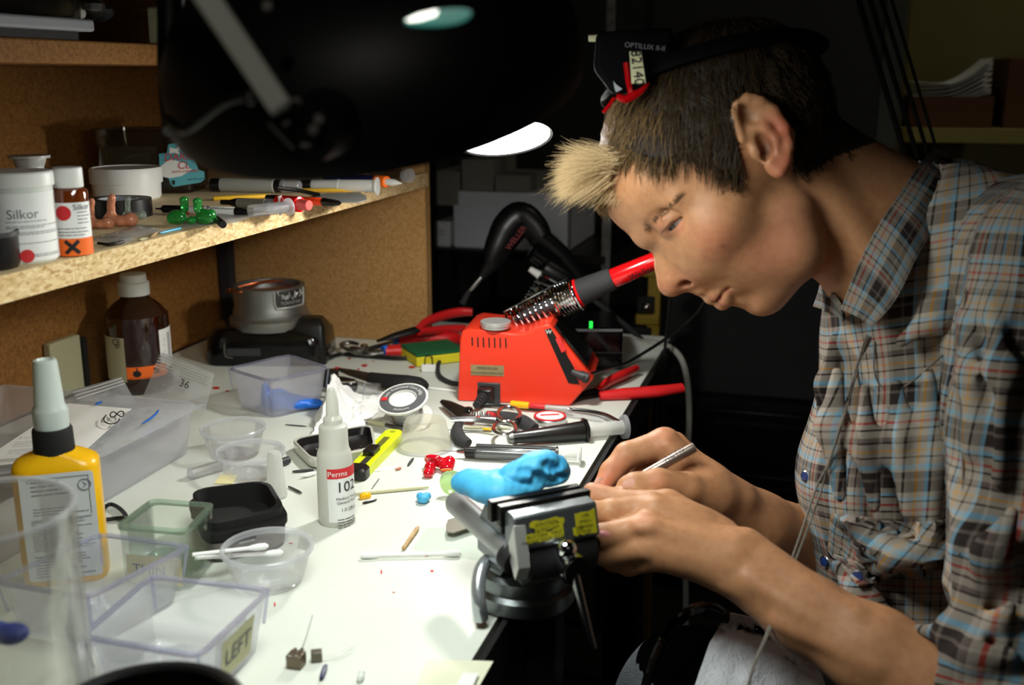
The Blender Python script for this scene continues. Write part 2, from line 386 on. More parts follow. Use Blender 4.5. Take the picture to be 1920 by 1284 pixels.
# glowing white and teal cap: lamp light through the lens slot, put into emission
rs_ = ray(822, 36); SL = CAM+rs_*(((LC+n1*.0745)-CAM).dot(n1)/rs_.dot(n1))-Fv*.003
fa = facing(SL)
obj('light_slot', MB().add([SL+e1*(.0125*math.cos(a)) + Uv*(.0026*math.sin(a) if math.sin(a) > 0 else .0031*math.sin(a)*(1+.35*math.cos(a)))-Fv*z for z in (0, -.002) for a in [i*PI/16 for i in range(32)]],
    [tuple(range(32)), tuple(range(63, 31, -1))]+[(i, (i+1) % 32, 32+(i+1) % 32, 32+i) for i in range(32)]), mat('teal lens glow', (30, 120, 110), .15, emit=(40, 150, 135), es=.35), t, label='teal lens glow in slot')
obj('light_slot', MB().add([SL+e1*x*.0125+Uv*y*.0026-Fv*(.0006) for x, y in ((-.96, .1), (-.6, .7), (-.1, .95), (.02, .8), (-.05, .1), (-.5, -.25), (-.85, -.2))], [tuple(range(7))]), mat('lit slot', (255, 255, 250), .5, emit=(255, 252, 240), es=2.5), t, label='bright white light slot')
# arm, yoke and wing bracket
J = cz(532, 208, .418)
arm = MB(); A0 = cz(352, -60, .40); d = (J-A0).normalized(); w = d.cross(Fv).normalized()
arm.loft([[p+w*sx*.0046+Fv*sy*.006 for sx, sy in ((-1, -1), (1, -1), (1, 1), (-1, 1))] for p in (A0-d*.35, A0, J)])
ao = obj('lamp_arm', arm, mat('grey painted arm', (176, 178, 168), .45), t, label='flat grey arm', bevel=.001)
K = cz(575, 252, .428)
mb = MB().tube([J+w*.0045, K+w*.004], .0022, 8); mb.tube([J-w*.006, K-w*.005-Uv*.002], .0022, 8); obj('yoke', mb, 'darkmetal', t)
for x, y in ((470, 182), (536, 230), (590, 245), (600, 226), (558, 195), (504, 15)):
    p = cz(x, y, .424); obj('screw', MB().lathe([(.0032, 0), (.0032, .002), (.002, .003)], p, 12, True, True, -Fv), 'darkmetal', t)
obj('bracket', MB().tube([cz(312, 222, .462), cz(345, 243, .45), cz(380, 220, .44), cz(420, 192, .43), cz(468, 178, .422)], .0022, 8, smooth=6), 'darkmetal', t)
obj('hinge_bar', MB().tube([cz(560, 275, .432), cz(585, 274, .432)], .003, 8), 'darkmetal', t)
obj('neck', MB().rod(K, K+(LC-K)*.35, [(0, .012), (1, .016)]), 'lampblack', t)
# upright stalk at the left that carries it
obj('post', MB().tube([cz(322, -250, .60), cz(320, 120, .60), cz(330, 245, .59)], .0075, 14, smooth=4), 'lampblack', t)

def area(name, loc, d, size, w, col=(1, .96, .86), spread=170):
    l = bpy.data.lights.new(name, 'AREA'); l.shape = 'DISK'; l.size = size; l.energy = w; l.color = col; l.spread = math.radians(spread)
    o = bpy.data.objects.new(name, l); C.objects.link(o); o.location = loc
    o.rotation_euler = Vector(d).to_track_quat('-Z', 'Y').to_euler(); return o
l1 = area('lamp_light', LC+n1*.002, -n1, .17, LAMP1_W, (.93, 1, .95))
# second lamp further along the bench, its lit mouth just visible beside the hair
L2 = cz(945, 259, 1.0)
n2 = (-Uv*.985 - Fv*.17 + Rv*.10).normalized()
t = thing('desk_lamp', 'second dark desk lamp with lit white mouth, partly behind the big lamp', 'lamp', L2)
obj('lamp_shade', MB().lathe([(.0445, 0), (.046, -.001), (.044, .02), (.03, .06), (.022, .075), (.021, .11), (.0, .115), (.0, .112), (.019, .108), (.02, .074), (.028, .059), (.0425, .019)], L2, 40, False, False, -n2), 'lampblack', t)
obj('diffuser', MB().lathe([(.0435, .0), (.0435, .0015)], L2+n2*0.0, 40, True, True, -n2), mat('lit diffuser', (255, 255, 252), .5, emit=(255, 253, 246), es=9), t, label='glowing white diffuser')
S2 = L2-n2*.115; P2 = cz(760, -120, 1.22)
obj('lamp_arm', MB().tube([S2, S2+Uv*.05+Fv*.03, P2], .006, 10, smooth=6), 'lampblack', t)
bl = bpy.data.lights.new('desk_lamp_light', 'POINT'); bl.energy = LAMP2_W; bl.color = (1, .99, .93); bl.shadow_soft_size = .018
l2 = bpy.data.objects.new('desk_lamp_light', bl); C.objects.link(l2); l2.location = L2+n2*.005
# added dim fill from behind the camera's right shoulder; no such lamp known
l3 = area('room_fill_light', (1.0, -1.2, 1.6), (-.5, 1.6, -1.0), .8, ROOM_W, (1, .86, .66))
l4 = area('back_fill_light', (.9, 1.55, 1.9), (-.25, .9, -1.1), .4, BACK_W, (1, .93, .74), 120)  # added fill that lifts the rack and panels, not a known lamp
sl_ = bpy.data.lights.new('arm_fill_spot', 'SPOT'); sl_.energy = SPOT_W; sl_.spot_size = math.radians(11); sl_.spot_blend = .6; sl_.color = (1, .96, .86); sl_.shadow_soft_size = .05  # added narrow spot to brighten the lamp arm; no such fixture known
so_ = bpy.data.objects.new('arm_fill_spot', sl_); C.objects.link(so_); so_.location = (.10, -.75, 1.25); so_.rotation_euler = (cz(450, 90, .45)-Vector(so_.location)).to_track_quat('-Z', 'Y').to_euler()
w = bpy.data.worlds.new('world'); scene.world = w; w.use_nodes = True
w.node_tree.nodes['Background'].inputs[0].default_value = (.9, .92, 1, 1); w.node_tree.nodes['Background'].inputs[1].default_value = .004

# ================================================================== background behind the bench
def bgbox(name, x0, y0, x1, y1, d, depth, m, label, cat, bev=.003, rz=0, parent=None):
    """box whose near face fills the given image rectangle at depth d"""
    a, b = cz(x0, y1, d), cz(x1, y0, d); c = (a+b)/2; wdt = (cz(x1, y1, d)-a).length; h = b.z-a.z
    yw = YAW+rz
    c = c+Vector((-math.sin(yw), math.cos(yw), 0))*depth/2
    mb = MB().box(c, (wdt, depth, h), yw)
    return obj(name, mb, m, parent, bevel=bev, label=label, cat=cat), c, (wdt, depth, h)
D = 1.95
ra = thing('metal_rack', 'dark metal rack with boxes behind the bench end', 'rack', (0, 2.1, -.75))
def at_Y(x, y, Y): return pY(x, y, Y)
for x, Y in ((1137, 1.95), (812, 1.95), (1137, 2.35), (812, 2.35)):
    p = pY(x, 500, Y) if Y < 2 else pY(x, 500, 1.95); mb = MB().box((p.x, Y, .1), (.016, .016, 1.7))
    obj('upright', mb, 'dullsteel' if x > 1000 and Y < 2 else 'darkmetal', ra, label='grey slotted steel upright' if x > 1000 and Y < 2 else None)
pa, pb = pY(812, 466, 1.95), pY(1137, 470, 1.95)
zsh = pY(950, 470, 1.95).z
obj('shelf', MB().box(((pa.x+pb.x)/2, 2.15, zsh-.008), (pb.x-pa.x, .42, .016)), 'darkmetal', ra)
zs2 = pY(950, 640, 1.95).z
obj('shelf', MB().box(((pa.x+pb.x)/2, 2.15, zs2-.008), (pb.x-pa.x, .42, .016)), 'darkmetal', ra)
def rackbox(name, x0, x1, ytop, m, label, dpt=.25, z0=None, Y=1.96):
    z0 = zsh+.0005 if z0 is None else z0
    a, b = pY(x0, 420, Y), pY(x1, 420, Y); zt = pY((x0+x1)/2, ytop, Y).z
    obj(name, MB().box(((a.x+b.x)/2, Y+dpt/2, (z0+zt)/2), (b.x-a.x, dpt, zt-z0)), m, bevel=.002, label=label, cat='box'); return (a.x+b.x)/2, zt
cx_, zt = rackbox('storage_box', 850, 1064, 361, mat('pale grey card', (222, 224, 232), .7), 'large pale grey box on the rack behind the heat tool')
xs, zsm = rackbox('storage_box', 816, 843, 416, mat('white small card', (230, 230, 232), .7), 'small white box with printed label beside large rack box', .1)
f = plane_fn((xs, 1.9597, 0), (1, 0, 0), (0, 0, 1)); mb = MB(); lines(mb, f, -.008, .010, [pY(830, 433, 1.96).z, pY(830, 440, 1.96).z], .003, seed=4)
obj('printed_label', mb, 'ink', bpy.data.objects[-1] if False else C.objects[-1])
for x0, x1, y0, lab in ((812, 862, 322, 'dim carton on the left box in the rack'), (866, 925, 300, 'dim tall carton stacked on large rack box'), (928, 990, 330, 'dim low carton at right on large rack box')):
    rackbox('carton', x0, x1, y0, mat('dim carton', (140, 136, 126), .8), lab, .16, zt+.001 if x0 > 850 else zsm+.002+.03)
# ledge for the left carton
a = pY(812, 400, 1.97); b = pY(846, 400, 1.97)

# dark drawer cabinet and grey panel below right
cb = thing('drawer_cabinet', 'dark drawer cabinet standing behind the man and the bench end', 'cabinet', (.25, 2.3, -.75))
p0, p1 = pY(1240, 750, 2.2), pY(1640, 750, 2.2); ztop = pY(1400, 752, 2.2).z
obj('body', MB().box(((p0.x+p1.x)/2, 2.4, (ztop-.75)/2), (p1.x-p0.x, .4, ztop+.75)), 'blackmatte', cb, bevel=.004)
for k in range(4):
    z = ztop-.08-.14*k; dr = obj('drawer', MB().box(((p0.x+p1.x)/2, 2.192, z), (p1.x-p0.x-.03, .016, .125)), 'black', cb, bevel=.003)
    obj('handle', MB().box(((p0.x+p1.x)/2, 2.180, z+.03), (.2, .01, .012)), 'darkmetal', dr)
obj('partition_panel', MB().box(((p0.x+p1.x)/2, 2.26, ztop+.001+.21), (p1.x-p0.x, .03, .42)), mat('charcoal panel', (66, 66, 68), .8), label='dark charcoal panel standing on the drawer cabinet', cat='panel')

# right hand shelf with a box of papers
YS = 2.05
sx0, sx1 = pY(1690, 250, YS).x, pY(2060, 250, YS).x; zs = pY(1800, 241, YS).z
sr = thing('wall_shelf', 'olive shelf unit behind the shoulder of the man', 'shelf unit', (sx0, YS+.2, -.75))
obj('shelf_board', MB().box(((sx0+sx1)/2, YS+.15, zs-.0125), (sx1-sx0, .3, .025)), mat('olive edge', (150, 138, 72), .7), sr, bevel=.001)
obj('back_panel', MB().box(((sx0+sx1)/2, YS+.33, -.05), (sx1-sx0, .02, 1.4)), 'olive', sr)
obj('side_panel', MB().box((sx0-.012, YS+.16, -.02), (.022, .32, 1.46)), 'olive', sr)
zb = pY(1800, 182, YS).z
cbx = thing('paper_box', 'open brown carton full of loose papers on the dark shelf', 'box', (pY(1775, 230, YS).x, YS+.14, zs+.0005))
x0, x1 = pY(1700, 230, YS+.02).x, pY(1862, 230, YS+.02).x
mb = MB().rrect([((x1-x0)/2, .12, .004, zs+.0005), ((x1-x0)/2, .12, .004, zb), ((x1-x0)/2-.003, .117, .003, zb), ((x1-x0)/2-.003, .117, .003, zs+.004)], ((x0+x1)/2, YS+.15, 0)); obj('carton', mb, 'cabinet', cbx)
for k in range(9):
    g = []
    for i in range(5):
        row = []
        for j in range(9):
            u = j/8; x = x0+.008+(x1-x0-.012)*u; z = zb-.012+.0042*k+(.022+.004*k)*max(0, u-.45)**1.5*2.2+.003*math.sin(3*u+k)
            row.append((x, YS+.05+.045*i+.002*k, z))
        g.append(row)
    obj('loose_paper', MB().sheet(g, .0006), 'paper', cat='paper', group='papers in the brown carton', label='curled loose paper in the brown carton on the dark shelf')
x0, x1 = pY(1885, 230, YS+.02).x, pY(2040, 230, YS+.02).x
obj('storage_box', MB().box(((x0+x1)/2, YS+.15, zs+.0005+.06), (x1-x0, .2, .12)), 'cabinet', label='brown box at the right end of the dark shelf', cat='box', bevel=.002)
# pale bracket light just above the shoulder
a = pY(1905, 376, 2.0)
obj('shelf_bracket', MB().box((a.x+.03, 2.02, a.z), (.07, .03, .02)), mat('cream bracket', (230, 214, 120), .6), label='small cream bracket above the shoulder of the man', cat='bracket')
# post and hanging cables
a = pY(1672, 120, 2.0)
obj('support_post', MB().box((a.x, 2.0, .35), (.035, .035, 2.2)), mat('dim grey post', (70, 72, 66), .7), label='grey post beside the dark shelf', cat='post', bevel=.002)
for k, (x0, y0, x1, y1) in enumerate(((1598, -40, 1700, 300), (1620, -40, 1722, 300), (1641, -40, 1743, 300), (1660, -40, 1762, 300))):
    P = [cz(x0, y0, 1.3), cz((x0+x1)/2, (y0+y1)/2, 1.3), cz(x1, y1, 1.3), cz(2*x1-x0, 2*y1-y0, 1.3)]
    obj('hanging_cable', MB().tube(P, .0035-.0005*k, 8, smooth=6), mat('dull cable sheath', (16, 16, 15), .9, spec=.1), label='black cable hanging behind the collar, one of a bundle', cat='cable', group='cables hanging behind the collar')

# yellow and black bits of equipment beyond the bench end
yt = thing('equipment_stand', 'yellow and black equipment stand beyond the far bench end', 'equipment', (pY(1225, 600, 1.75).x, 1.75, -.75))
p = pY(1225, 640, 1.75)
obj('post', MB().box((p.x, 1.75, -.30), (.02, .02, .9)), mat('dull yellow', (150, 124, 30), .5), yt)
for x, y, w_, h_, m in ((1215, 598, .04, .018, 'dull yellow'), (1222, 512, .03, .012, 'dull yellow'), (1195, 618, .05, .014, None), (1212, 570, .03, .03, None)):
    p = pY(x, y, 1.745); obj('clamp', MB().box(p, (w_, .02, h_)), 'blackmatte' if m is None else bpy.data.materials[m], yt, bevel=.003)
p = pY(1212, 576, 1.73); obj('knob', MB().ball(p, .008), 'steel', yt)
# ================================================================== placing helpers
FH = Vector((-math.sin(YAW), math.cos(YAW), 0))
def hz(x, y, c):
    r = ray(x, y); return CAM.z + r.z/(r.dot(FH))*((Vector(c)-CAM).dot(FH))
def ub(x, yb, rpx, z=0.0):
    """upright round thing: centre of its base and radius from the lowest image point of the base"""
    y = yb
    for _ in range(3):
        ang = PIT+math.atan((y-CY)/FPX); y = yb-rpx*math.sin(ang)
    c = pl(x, y, z); return c, rpx*ppm(c)
def lying(name, label, cat, a, b, rpx, segs, z=0.0, group=None, n=18, dz=(0, 0)):
    m = pl((a[0]+b[0])/2, (a[1]+b[1])/2, z); r = rpx*ppm(m)
    A = pl(a[0], a[1], z+r+dz[0]); B = pl(b[0], b[1], z+r+dz[1])
    t = thing(name, label, cat, (A.x, A.y, z), group); made = {}
    for s in segs:
        f0, f1, k0, k1 = s[1:5]; mb = MB()
        if len(s) > 7 and s[7] == 'tip': mb.rod(A.lerp(B, f0), A.lerp(B, f1), [(0, k0*r), (.5, k0*r*.95+k1*r*.05), (1, k1*r)], n)
        elif len(s) > 7 and s[7] == 'tube': mb.rod(A.lerp(B, f0), A.lerp(B, f1), [(0, k0*r), (1, k1*r), (1, k1*r*.86), (0, k0*r*.86)], n)
        else:
            e = .06*min(1, .15/max(f1-f0, .01)); mb.rod(A.lerp(B, f0), A.lerp(B, f1), [(0, k0*r*.88), (e, k0*r), (1-e, k1*r), (1, k1*r*.88)], n)
        par = made.get(s[8]) if len(s) > 8 else t
        made[s[0]] = obj(s[0], mb, s[5], par or t, label=s[6] if len(s) > 6 else None)
    return t, A, B, r, made
S = SZ1 + .0002
def cdisc(mb, f, x, y, q, e=.0007):
    for a in range(24): mb.add([f(x, y, e)]+[f(x+q*k*math.cos(b), y+q*k*math.sin(b), e) for b in (a*PI/12, (a+1)*PI/12) for k in (.5, 1)], [(0, 1, 3), (1, 2, 4, 3)])

# ================================================================== things on the lower shelf
# black cup at the far left
c, r = ub(-22, 512, 58, S); t = thing('black_cup', 'black plastic cup at the front left corner of the shelf', 'cup', c)
h = hz(0, 436, c)-S
obj('body', MB().lathe([(r*.9, 0), (r*.98, .003), (r, h), (r*.94, h), (r*.9, .004), (.0, .004)], c, 40, True, False), 'black', t)
obj('rim', MB().lathe([(r*.94, h-.002), (r*1.03, h-.002), (r*1.03, h+.001), (r*.94, h+.001), (r*.94, h-.002)], c, 40, False, False), 'darkgrey', t)

# tall white jar
c, r = ub(46, 497, 62, S); h = hz(46, 320, c)-S
t = thing('white_jar', 'tall white lidded plastic jar with grey printing on its label', 'jar', c)
obj('body', MB().lathe([(r*.94, 0), (r, .002), (r, h*.84), (r*.96, h*.86), (0, h*.86)], c, 48, True, False), 'offwhite', t)
obj('lid', MB().lathe([(r*1.03, h*.83), (r*1.06, h*.845), (r*1.06, h*.98), (r*1.02, h), (0, h)], c, 48, True, False), 'white', t)
f = cyl_fn(c, r, facing(c)); lb = MB(); patch(lb, f, -r*1.1, r*1.45, h*.03, h*.78, .0002, 24); lo = obj('label', lb, 'paper', t)
mb = MB(); put_text(mb, 'Silkor', .0088, lambda x, y: f(x, y, .0004), off=(.002, S+h*.55-S))
obj('lettering', mb, 'greyink', lo)
mb = MB(); lines(mb, lambda x, y, e=.0004: f(x, y, e), -.009, r*1.3, [h*q for q in (.47, .42, .40, .35, .33, .23, .10, .08)], .0008, seed=3); obj('small_print', mb, 'greyink', lo)
mb = MB(); cdisc(mb, f, .002, h*.095, .0045); obj('red_dot', mb, 'redink', lo)

# stoppered jar behind it
c, r = ub(68, 425, 40, S); h = hz(68, 291, c)-S
t = thing('stoppered_bottle', 'white bottle with flared stopper behind the tall white jar', 'bottle', c)
obj('body', MB().lathe([(r, 0), (r, h*.7), (r*.6, h*.78), (r*.6, h*.84), (0, h*.84)], c, 32, True, False), 'offwhite', t)
obj('stopper', MB().lathe([(r*.62, h*.84), (r*.72, h*.93), (r*.72, h*.955), (r*.92, h*.96), (r*.92, h), (0, h)], c, 32, True, False), mat('grey white plastic', (176, 176, 172), .4), t)

# small amber bottle with the orange hazard label
c, r = ub(141, 482, 32.5, S); h = hz(141, 313, c)-S
t = thing('amber_bottle', 'small brown glass bottle with white cap and orange hazard label', 'bottle', c)
obj('body', MB().lathe([(r*.92, 0), (r, .002), (r, h*.70), (r*.94, h*.75), (r*.72, h*.78), (r*.70, h*.82), (0, h*.82)], c, 40, True, False), 'amberlite', t)
obj('cap', MB().lathe([(r*.80, h*.775), (r*.82, h*.79), (r*.82, h*.985), (r*.76, h), (0, h)], c, 40, True, False), 'white', t)
ang = facing(c); f = cyl_fn(c, r, ang)
mb = MB(); patch(mb, f, -r*1.2, r*1.45, h*.21, h*.615, .0002, 20); lo = obj('label', mb, 'paper', t)
mb = MB(); patch(mb, f, -r*1.2, r*1.45, h*.01, h*.21, .0003, 20); oo = obj('hazard_label', mb, 'orangelabel', t, label='orange hazard label')
mb = MB(); put_text(mb, 'Silkor', .0056, lambda x, y: f(x, y, .0005), off=(r*.62, h*.56)); lines(mb, lambda x, y, e=.0005: f(x, y, e), r*.3, r*1.2, [h*q for q in (.50, .46, .42, .38)], .0009, seed=8)
lines(mb, lambda x, y, e=.0005: f(x, y, e), -r*.9, r*1.3, [h*q for q in (.32, .28, .245)], .0008, seed=9); obj('lettering', mb, 'ink', lo)
mb = MB(); cdisc(mb, f, -r*.42, h*.50, .0052); obj('red_dot', mb, 'redink', lo)
mb2 = MB()
for s_ in (1, -1):
    mb2.sheet([[f(-r*.1+(u*.707-v*.707*s_)*.0062, h*.115+(u*.707*s_+v*.707)*.0062, .0008) for u in (-1, -.6, -.2, .2, .6, 1)] for v in (-.2, .2)])
obj('cross_symbol', mb2, 'ink', oo)

# clear tub with a teal label lying behind
c = pl(285, 358, S)
t = thing('clear_tub', 'big clear plastic tub with teal and white label at back of shelf', 'tub', c)
ht = hz(272, 246, c)-S; hw = 92*ppm(c)
mb = MB(); mb.rrect([(hw*.86, hw*.62, .012, S), (hw*.93, hw*.68, .014, S+.004), (hw, hw*.72, .016, S+ht), (hw*1.05, hw*.77, .016, S+ht), (hw*1.05, hw*.77, .016, S+ht+.003), (hw*.98, hw*.70, .015, S+ht+.002), (hw*.9, hw*.65, .013, S+.005)], (c.x, c.y+.01, 0), rz=YAW)
obj('body', mb, 'darkclear', t)
p = cz(214, 300, dep(c)-.02)
fr = plane_fn(c+Vector((0, 0, 0))-FH*(hw*.735-.012+.012), Rv, (0, 0, 1))
def tubf(x, y, e=.0006):   # x, y in image pixels -> the tub's front face plane
    q = c-FH*(hw*.72+e)+Vector((0, .01, 0)); r_ = ray(x, y); k = (q-CAM).dot(FH)/r_.dot(FH); return CAM+r_*k
mb = MB(); mb.sheet([[tubf(186+108*u, 350-75*v, -.004) for u in (0, .5, 1)] for v in (0, 1)]); obj('paper_slip', mb, mat('grey paper slip', (150, 150, 136), .8), t, label='grey paper slip inside')
def lab(pts): return [tubf(x, y, .0012) for x, y in pts]
TL = [(298, 288), (313, 287), (315, 272), (318, 270), (342, 267), (362, 290), (372, 318), (383, 322), (384, 336), (376, 342), (326, 350), (320, 346), (316, 334), (300, 331)]
mb = MB(); mb.add(lab(TL), [tuple(range(len(TL)-1, -1, -1))]); lo = obj('label', mb, mat('teal label', (96, 178, 190), .5), t, label='teal and white printed label')
mb = MB(); WP = [(301, 312), (318, 298), (345, 305), (360, 318), (340, 330), (318, 334), (301, 330)]; mb.add([tubf(x, y, .0018) for x, y in WP], [tuple(range(len(WP)-1, -1, -1))])
WP = [(318, 276), (330, 279), (336, 272), (340, 278), (334, 284), (338, 290), (326, 286), (318, 288)]; mb.add([tubf(x, y, .0018) for x, y in WP], [tuple(range(len(WP)-1, -1, -1))]); obj('white_field', mb, 'paper', lo)
mb = MB()
def tt(body, x, y, hpx, m=None, rot=-.06): put_text(mb, body, 1, lambda u, v: tubf(x+(u*math.cos(rot)+v*math.sin(rot)*-1)*hpx, y-(v*math.cos(rot)-u*math.sin(rot)*-1*-1)*hpx + u*0, .0024), 'LEFT')
tt('DARK', 308, 296, 20); tt('CL', 333, 311, 20); tt('WITH CARAMEL', 322, 323, 7); obj('lettering', mb, 'redink', lo)
mb = MB(); tt('NET WT 16 OZ', 352, 337, 5); mb.add([tubf(x, y, .002) for x, y in ((323, 346), (323, 338), (328, 338), (328, 346))], [(0, 1, 2, 3)]); obj('small_print', mb, 'ink', lo)

# white screw top tub
c, r = ub(240, 379, 65, S); h = hz(240, 313, c)-S
t = thing('white_tub', 'low wide white screw top tub in the middle of the shelf', 'tub', c)
obj('body', MB().lathe([(r*.88, 0), (r*.93, .002), (r*.95, h*.6), (0, h*.6)], c, 56, True, False), 'white', t)
obj('lid', MB().lathe([(r, h*.52), (r*1.0, h*.6), (r*1.0, h*.94), (r*.97, h), (r*.9, h), (r*.88, h*.97), (0, h*.97)], c, 56, True, False), 'white', t)

# roll of black tape
c, r = ub(224, 412, 60, S); h = hz(224, 372, c)-S
t = thing('tape_roll', 'roll of black electrical tape in front of the low white tub', 'tape', c)
obj('tape', MB().lathe([(r*.62, 0), (r, 0), (r, h), (r*.62, h), (r*.62, 0)], c, 48, False, False), 'black', t)
obj('core', MB().lathe([(r*.56, 0), (r*.62, 0), (r*.62, h*1.01), (r*.56, h*1.01), (r*.56, 0)], c, 48, False, False), 'cardw', t, label='grey card core')

# ------------------------------------------------------------------ signed distance sculpting
def smin(a, b, k):
    if k <= 0: return np.minimum(a, b)
    h = np.clip(.5+.5*(b-a)/k, 0, 1); return b*(1-h)+a*h-k*h*(1-h)
class SDF:
    """grid of distances; surface() turns it into one continuous skin"""
    def __init__(s, lo, hi, h):
        s.h = h; s.lo = np.array(lo, dtype=np.float64); s.n = np.ceil((np.array(hi)-s.lo)/h).astype(int)+1
        s.F = np.full(tuple(s.n), .05, dtype=np.float32)
        s.ax = [s.lo[i]+h*np.arange(s.n[i]) for i in range(3)]
    def _win(s, lo, hi):
        i0 = np.clip(np.floor((np.array(lo)-s.lo)/s.h).astype(int), 0, s.n); i1 = np.clip(np.ceil((np.array(hi)-s.lo)/s.h).astype(int)+1, 0, s.n)
        if np.any(i1 <= i0): return None
        sl = tuple(slice(a, b) for a, b in zip(i0, i1))
        return sl, np.meshgrid(*[s.ax[i][sl[i]] for i in range(3)], indexing='ij')
    def _put(s, sl, d, k, op):
        A = s.F[sl]; d = d.astype(np.float32)
        if op == '+': s.F[sl] = smin(A, d, k)
        elif op == '-': s.F[sl] = -smin(-A, d, k)
        elif op == '&': s.F[sl] = -smin(-A, -d, k)
    def ell(s, c, rad, axes=None, k=.006, op='+', power=2):
        c = np.array(c); rad = np.array(rad, dtype=float); m = rad.max()*1.05+k+.012; w = s._win(c-m, c+m)
        if w is None: return s
        sl, (X, Y, Z) = w; X = X-c[0]; Y = Y-c[1]; Z = Z-c[2]
        if axes is not None: A = [np.array(v) for v in axes]; X, Y, Z = [X*v[0]+Y*v[1]+Z*v[2] for v in A]
        if power != 2:
            q = (np.abs(X/rad[0])**power+np.abs(Y/rad[1])**power+np.abs(Z/rad[2])**power)**(1/power); d = (q-1)*rad.min()
        else:
            k0 = np.sqrt((X/rad[0])**2+(Y/rad[1])**2+(Z/rad[2])**2); k1 = np.sqrt((X/rad[0]**2)**2+(Y/rad[1]**2)**2+(Z/rad[2]**2)**2); d = k0*(k0-1)/np.maximum(k1, 1e-9)
        s._put(sl, d, k, op); return s
    def cone(s, a, b, ra, rb, k=.006, op='+', flat=None):
        """capsule with two radii; flat=(axis, scale) squeezes it along a direction"""
        a = np.array(a); b = np.array(b); m = max(ra, rb)*(1 if flat is None else max(1, 1/flat[1]))+k+.012; w = s._win(np.minimum(a, b)-m, np.maximum(a, b)+m)
        if w is None: return s
        sl, (X, Y, Z) = w; d = b-a; L2 = max(d@d, 1e-12)
        t = np.clip(((X-a[0])*d[0]+(Y-a[1])*d[1]+(Z-a[2])*d[2])/L2, 0, 1)
        PX, PY, PZ = X-a[0]-t*d[0], Y-a[1]-t*d[1], Z-a[2]-t*d[2]
        if flat is not None:
            v = np.array(flat[0]); q = PX*v[0]+PY*v[1]+PZ*v[2]; e = 1/flat[1]; PX = PX+q*v[0]*(e-1); PY = PY+q*v[1]*(e-1); PZ = PZ+q*v[2]*(e-1)
        s._put(sl, np.sqrt(PX*PX+PY*PY+PZ*PZ)-(ra+(rb-ra)*t), k, op); return s
    def chain(s, pts, rad, k=.006, op='+', flat=None):
        for i in range(len(pts)-1): s.cone(pts[i], pts[i+1], rad[i], rad[i+1], k, op, flat)
        return s
    def surface(s):
        F = s.F; I = F < 0; n = F.shape
        cnt = np.zeros([x-1 for x in n], dtype=np.int8)
        for dx in (0, 1):
            for dy in (0, 1):
                for dz in (0, 1): cnt += I[dx:n[0]-1+dx, dy:n[1]-1+dy, dz:n[2]-1+dz]
        act = (cnt > 0) & (cnt < 8); idx = np.full(act.shape, -1, dtype=np.int32); ci = np.argwhere(act); idx[act] = np.arange(len(ci))
        P = np.zeros((len(ci), 3)); W = np.zeros(len(ci))
        cs = [(x, y, z) for x in (0, 1) for y in (0, 1) for z in (0, 1)]; V = {q: F[ci[:, 0]+q[0], ci[:, 1]+q[1], ci[:, 2]+q[2]].astype(float) for q in cs}
        for q in cs:
            for a in range(3):
                if q[a] == 0:
                    r = tuple(1 if i == a else q[i] for i in range(3)); va, vb = V[q], V[r]; x = (va < 0) != (vb < 0)
                    t = np.where(x, va/np.where(x, va-vb, 1), 0); p = np.tile(np.array(q, float), (len(ci), 1)); p[:, a] += t; P[x] += p[x]; W[x] += 1
        P = (P/W[:, None]+ci)*s.h+s.lo; faces = []
        for a in range(3):
            b, c_ = (a+1) % 3, (a+2) % 3
            A = np.take(I, range(n[a]-1), axis=a); B = np.take(I, range(1, n[a]), axis=a); e = np.argwhere(A != B)
            ok = (e[:, b] > 0) & (e[:, c_] > 0) & (e[:, b] < n[b]-1) & (e[:, c_] < n[c_]-1); e = e[ok]
            if not len(e): continue
            ins = A[tuple(e.T)]
            def g(db, dc): q = e.copy(); q[:, b] += db; q[:, c_] += dc; return idx[tuple(q.T)]
            Q = np.stack([g(-1, -1), g(0, -1), g(0, 0), g(-1, 0)], 1); Q[~ins] = Q[~ins][:, ::-1]; faces.append(Q)
        return P, np.concatenate(faces)
def sdf_obj(name, s, m, parent=None, smooth=2, origin=None, ang=180, disp=None, **kw):
    P, Q = s.surface()
    e = np.concatenate([Q[:, [0, 1]], Q[:, [1, 2]], Q[:, [2, 3]], Q[:, [3, 0]]]); n = len(P)
    for it in range(smooth):
        S_ = np.zeros_like(P); c_ = np.zeros(n)
        for i in range(3): S_[:, i] = np.bincount(e[:, 0], P[e[:, 1], i], n)+np.bincount(e[:, 1], P[e[:, 0], i], n)
        c_ = np.bincount(e[:, 0], minlength=n)+np.bincount(e[:, 1], minlength=n); P = P*.5+.5*S_/np.maximum(c_, 1)[:, None]
    org = np.array(absloc(parent)) if parent is not None else (np.array(origin) if origin is not None else np.array([P[:, 0].mean(), P[:, 1].mean(), P[:, 2].min()]))
    me = bpy.data.meshes.new(name); me.from_pydata((P-org).tolist(), [], Q.tolist()); me.polygons.foreach_set('use_smooth', [True]*len(me.polygons))
    me.materials.append(M[m] if isinstance(m, str) else m); o = bpy.data.objects.new(name, me); C.objects.link(o)
    if parent is not None: o.parent = parent
    else: o.location = org
    for k_, v in kw.items():
        if v: o[{'cat': 'category'}.get(k_, k_)] = v
    return o, P
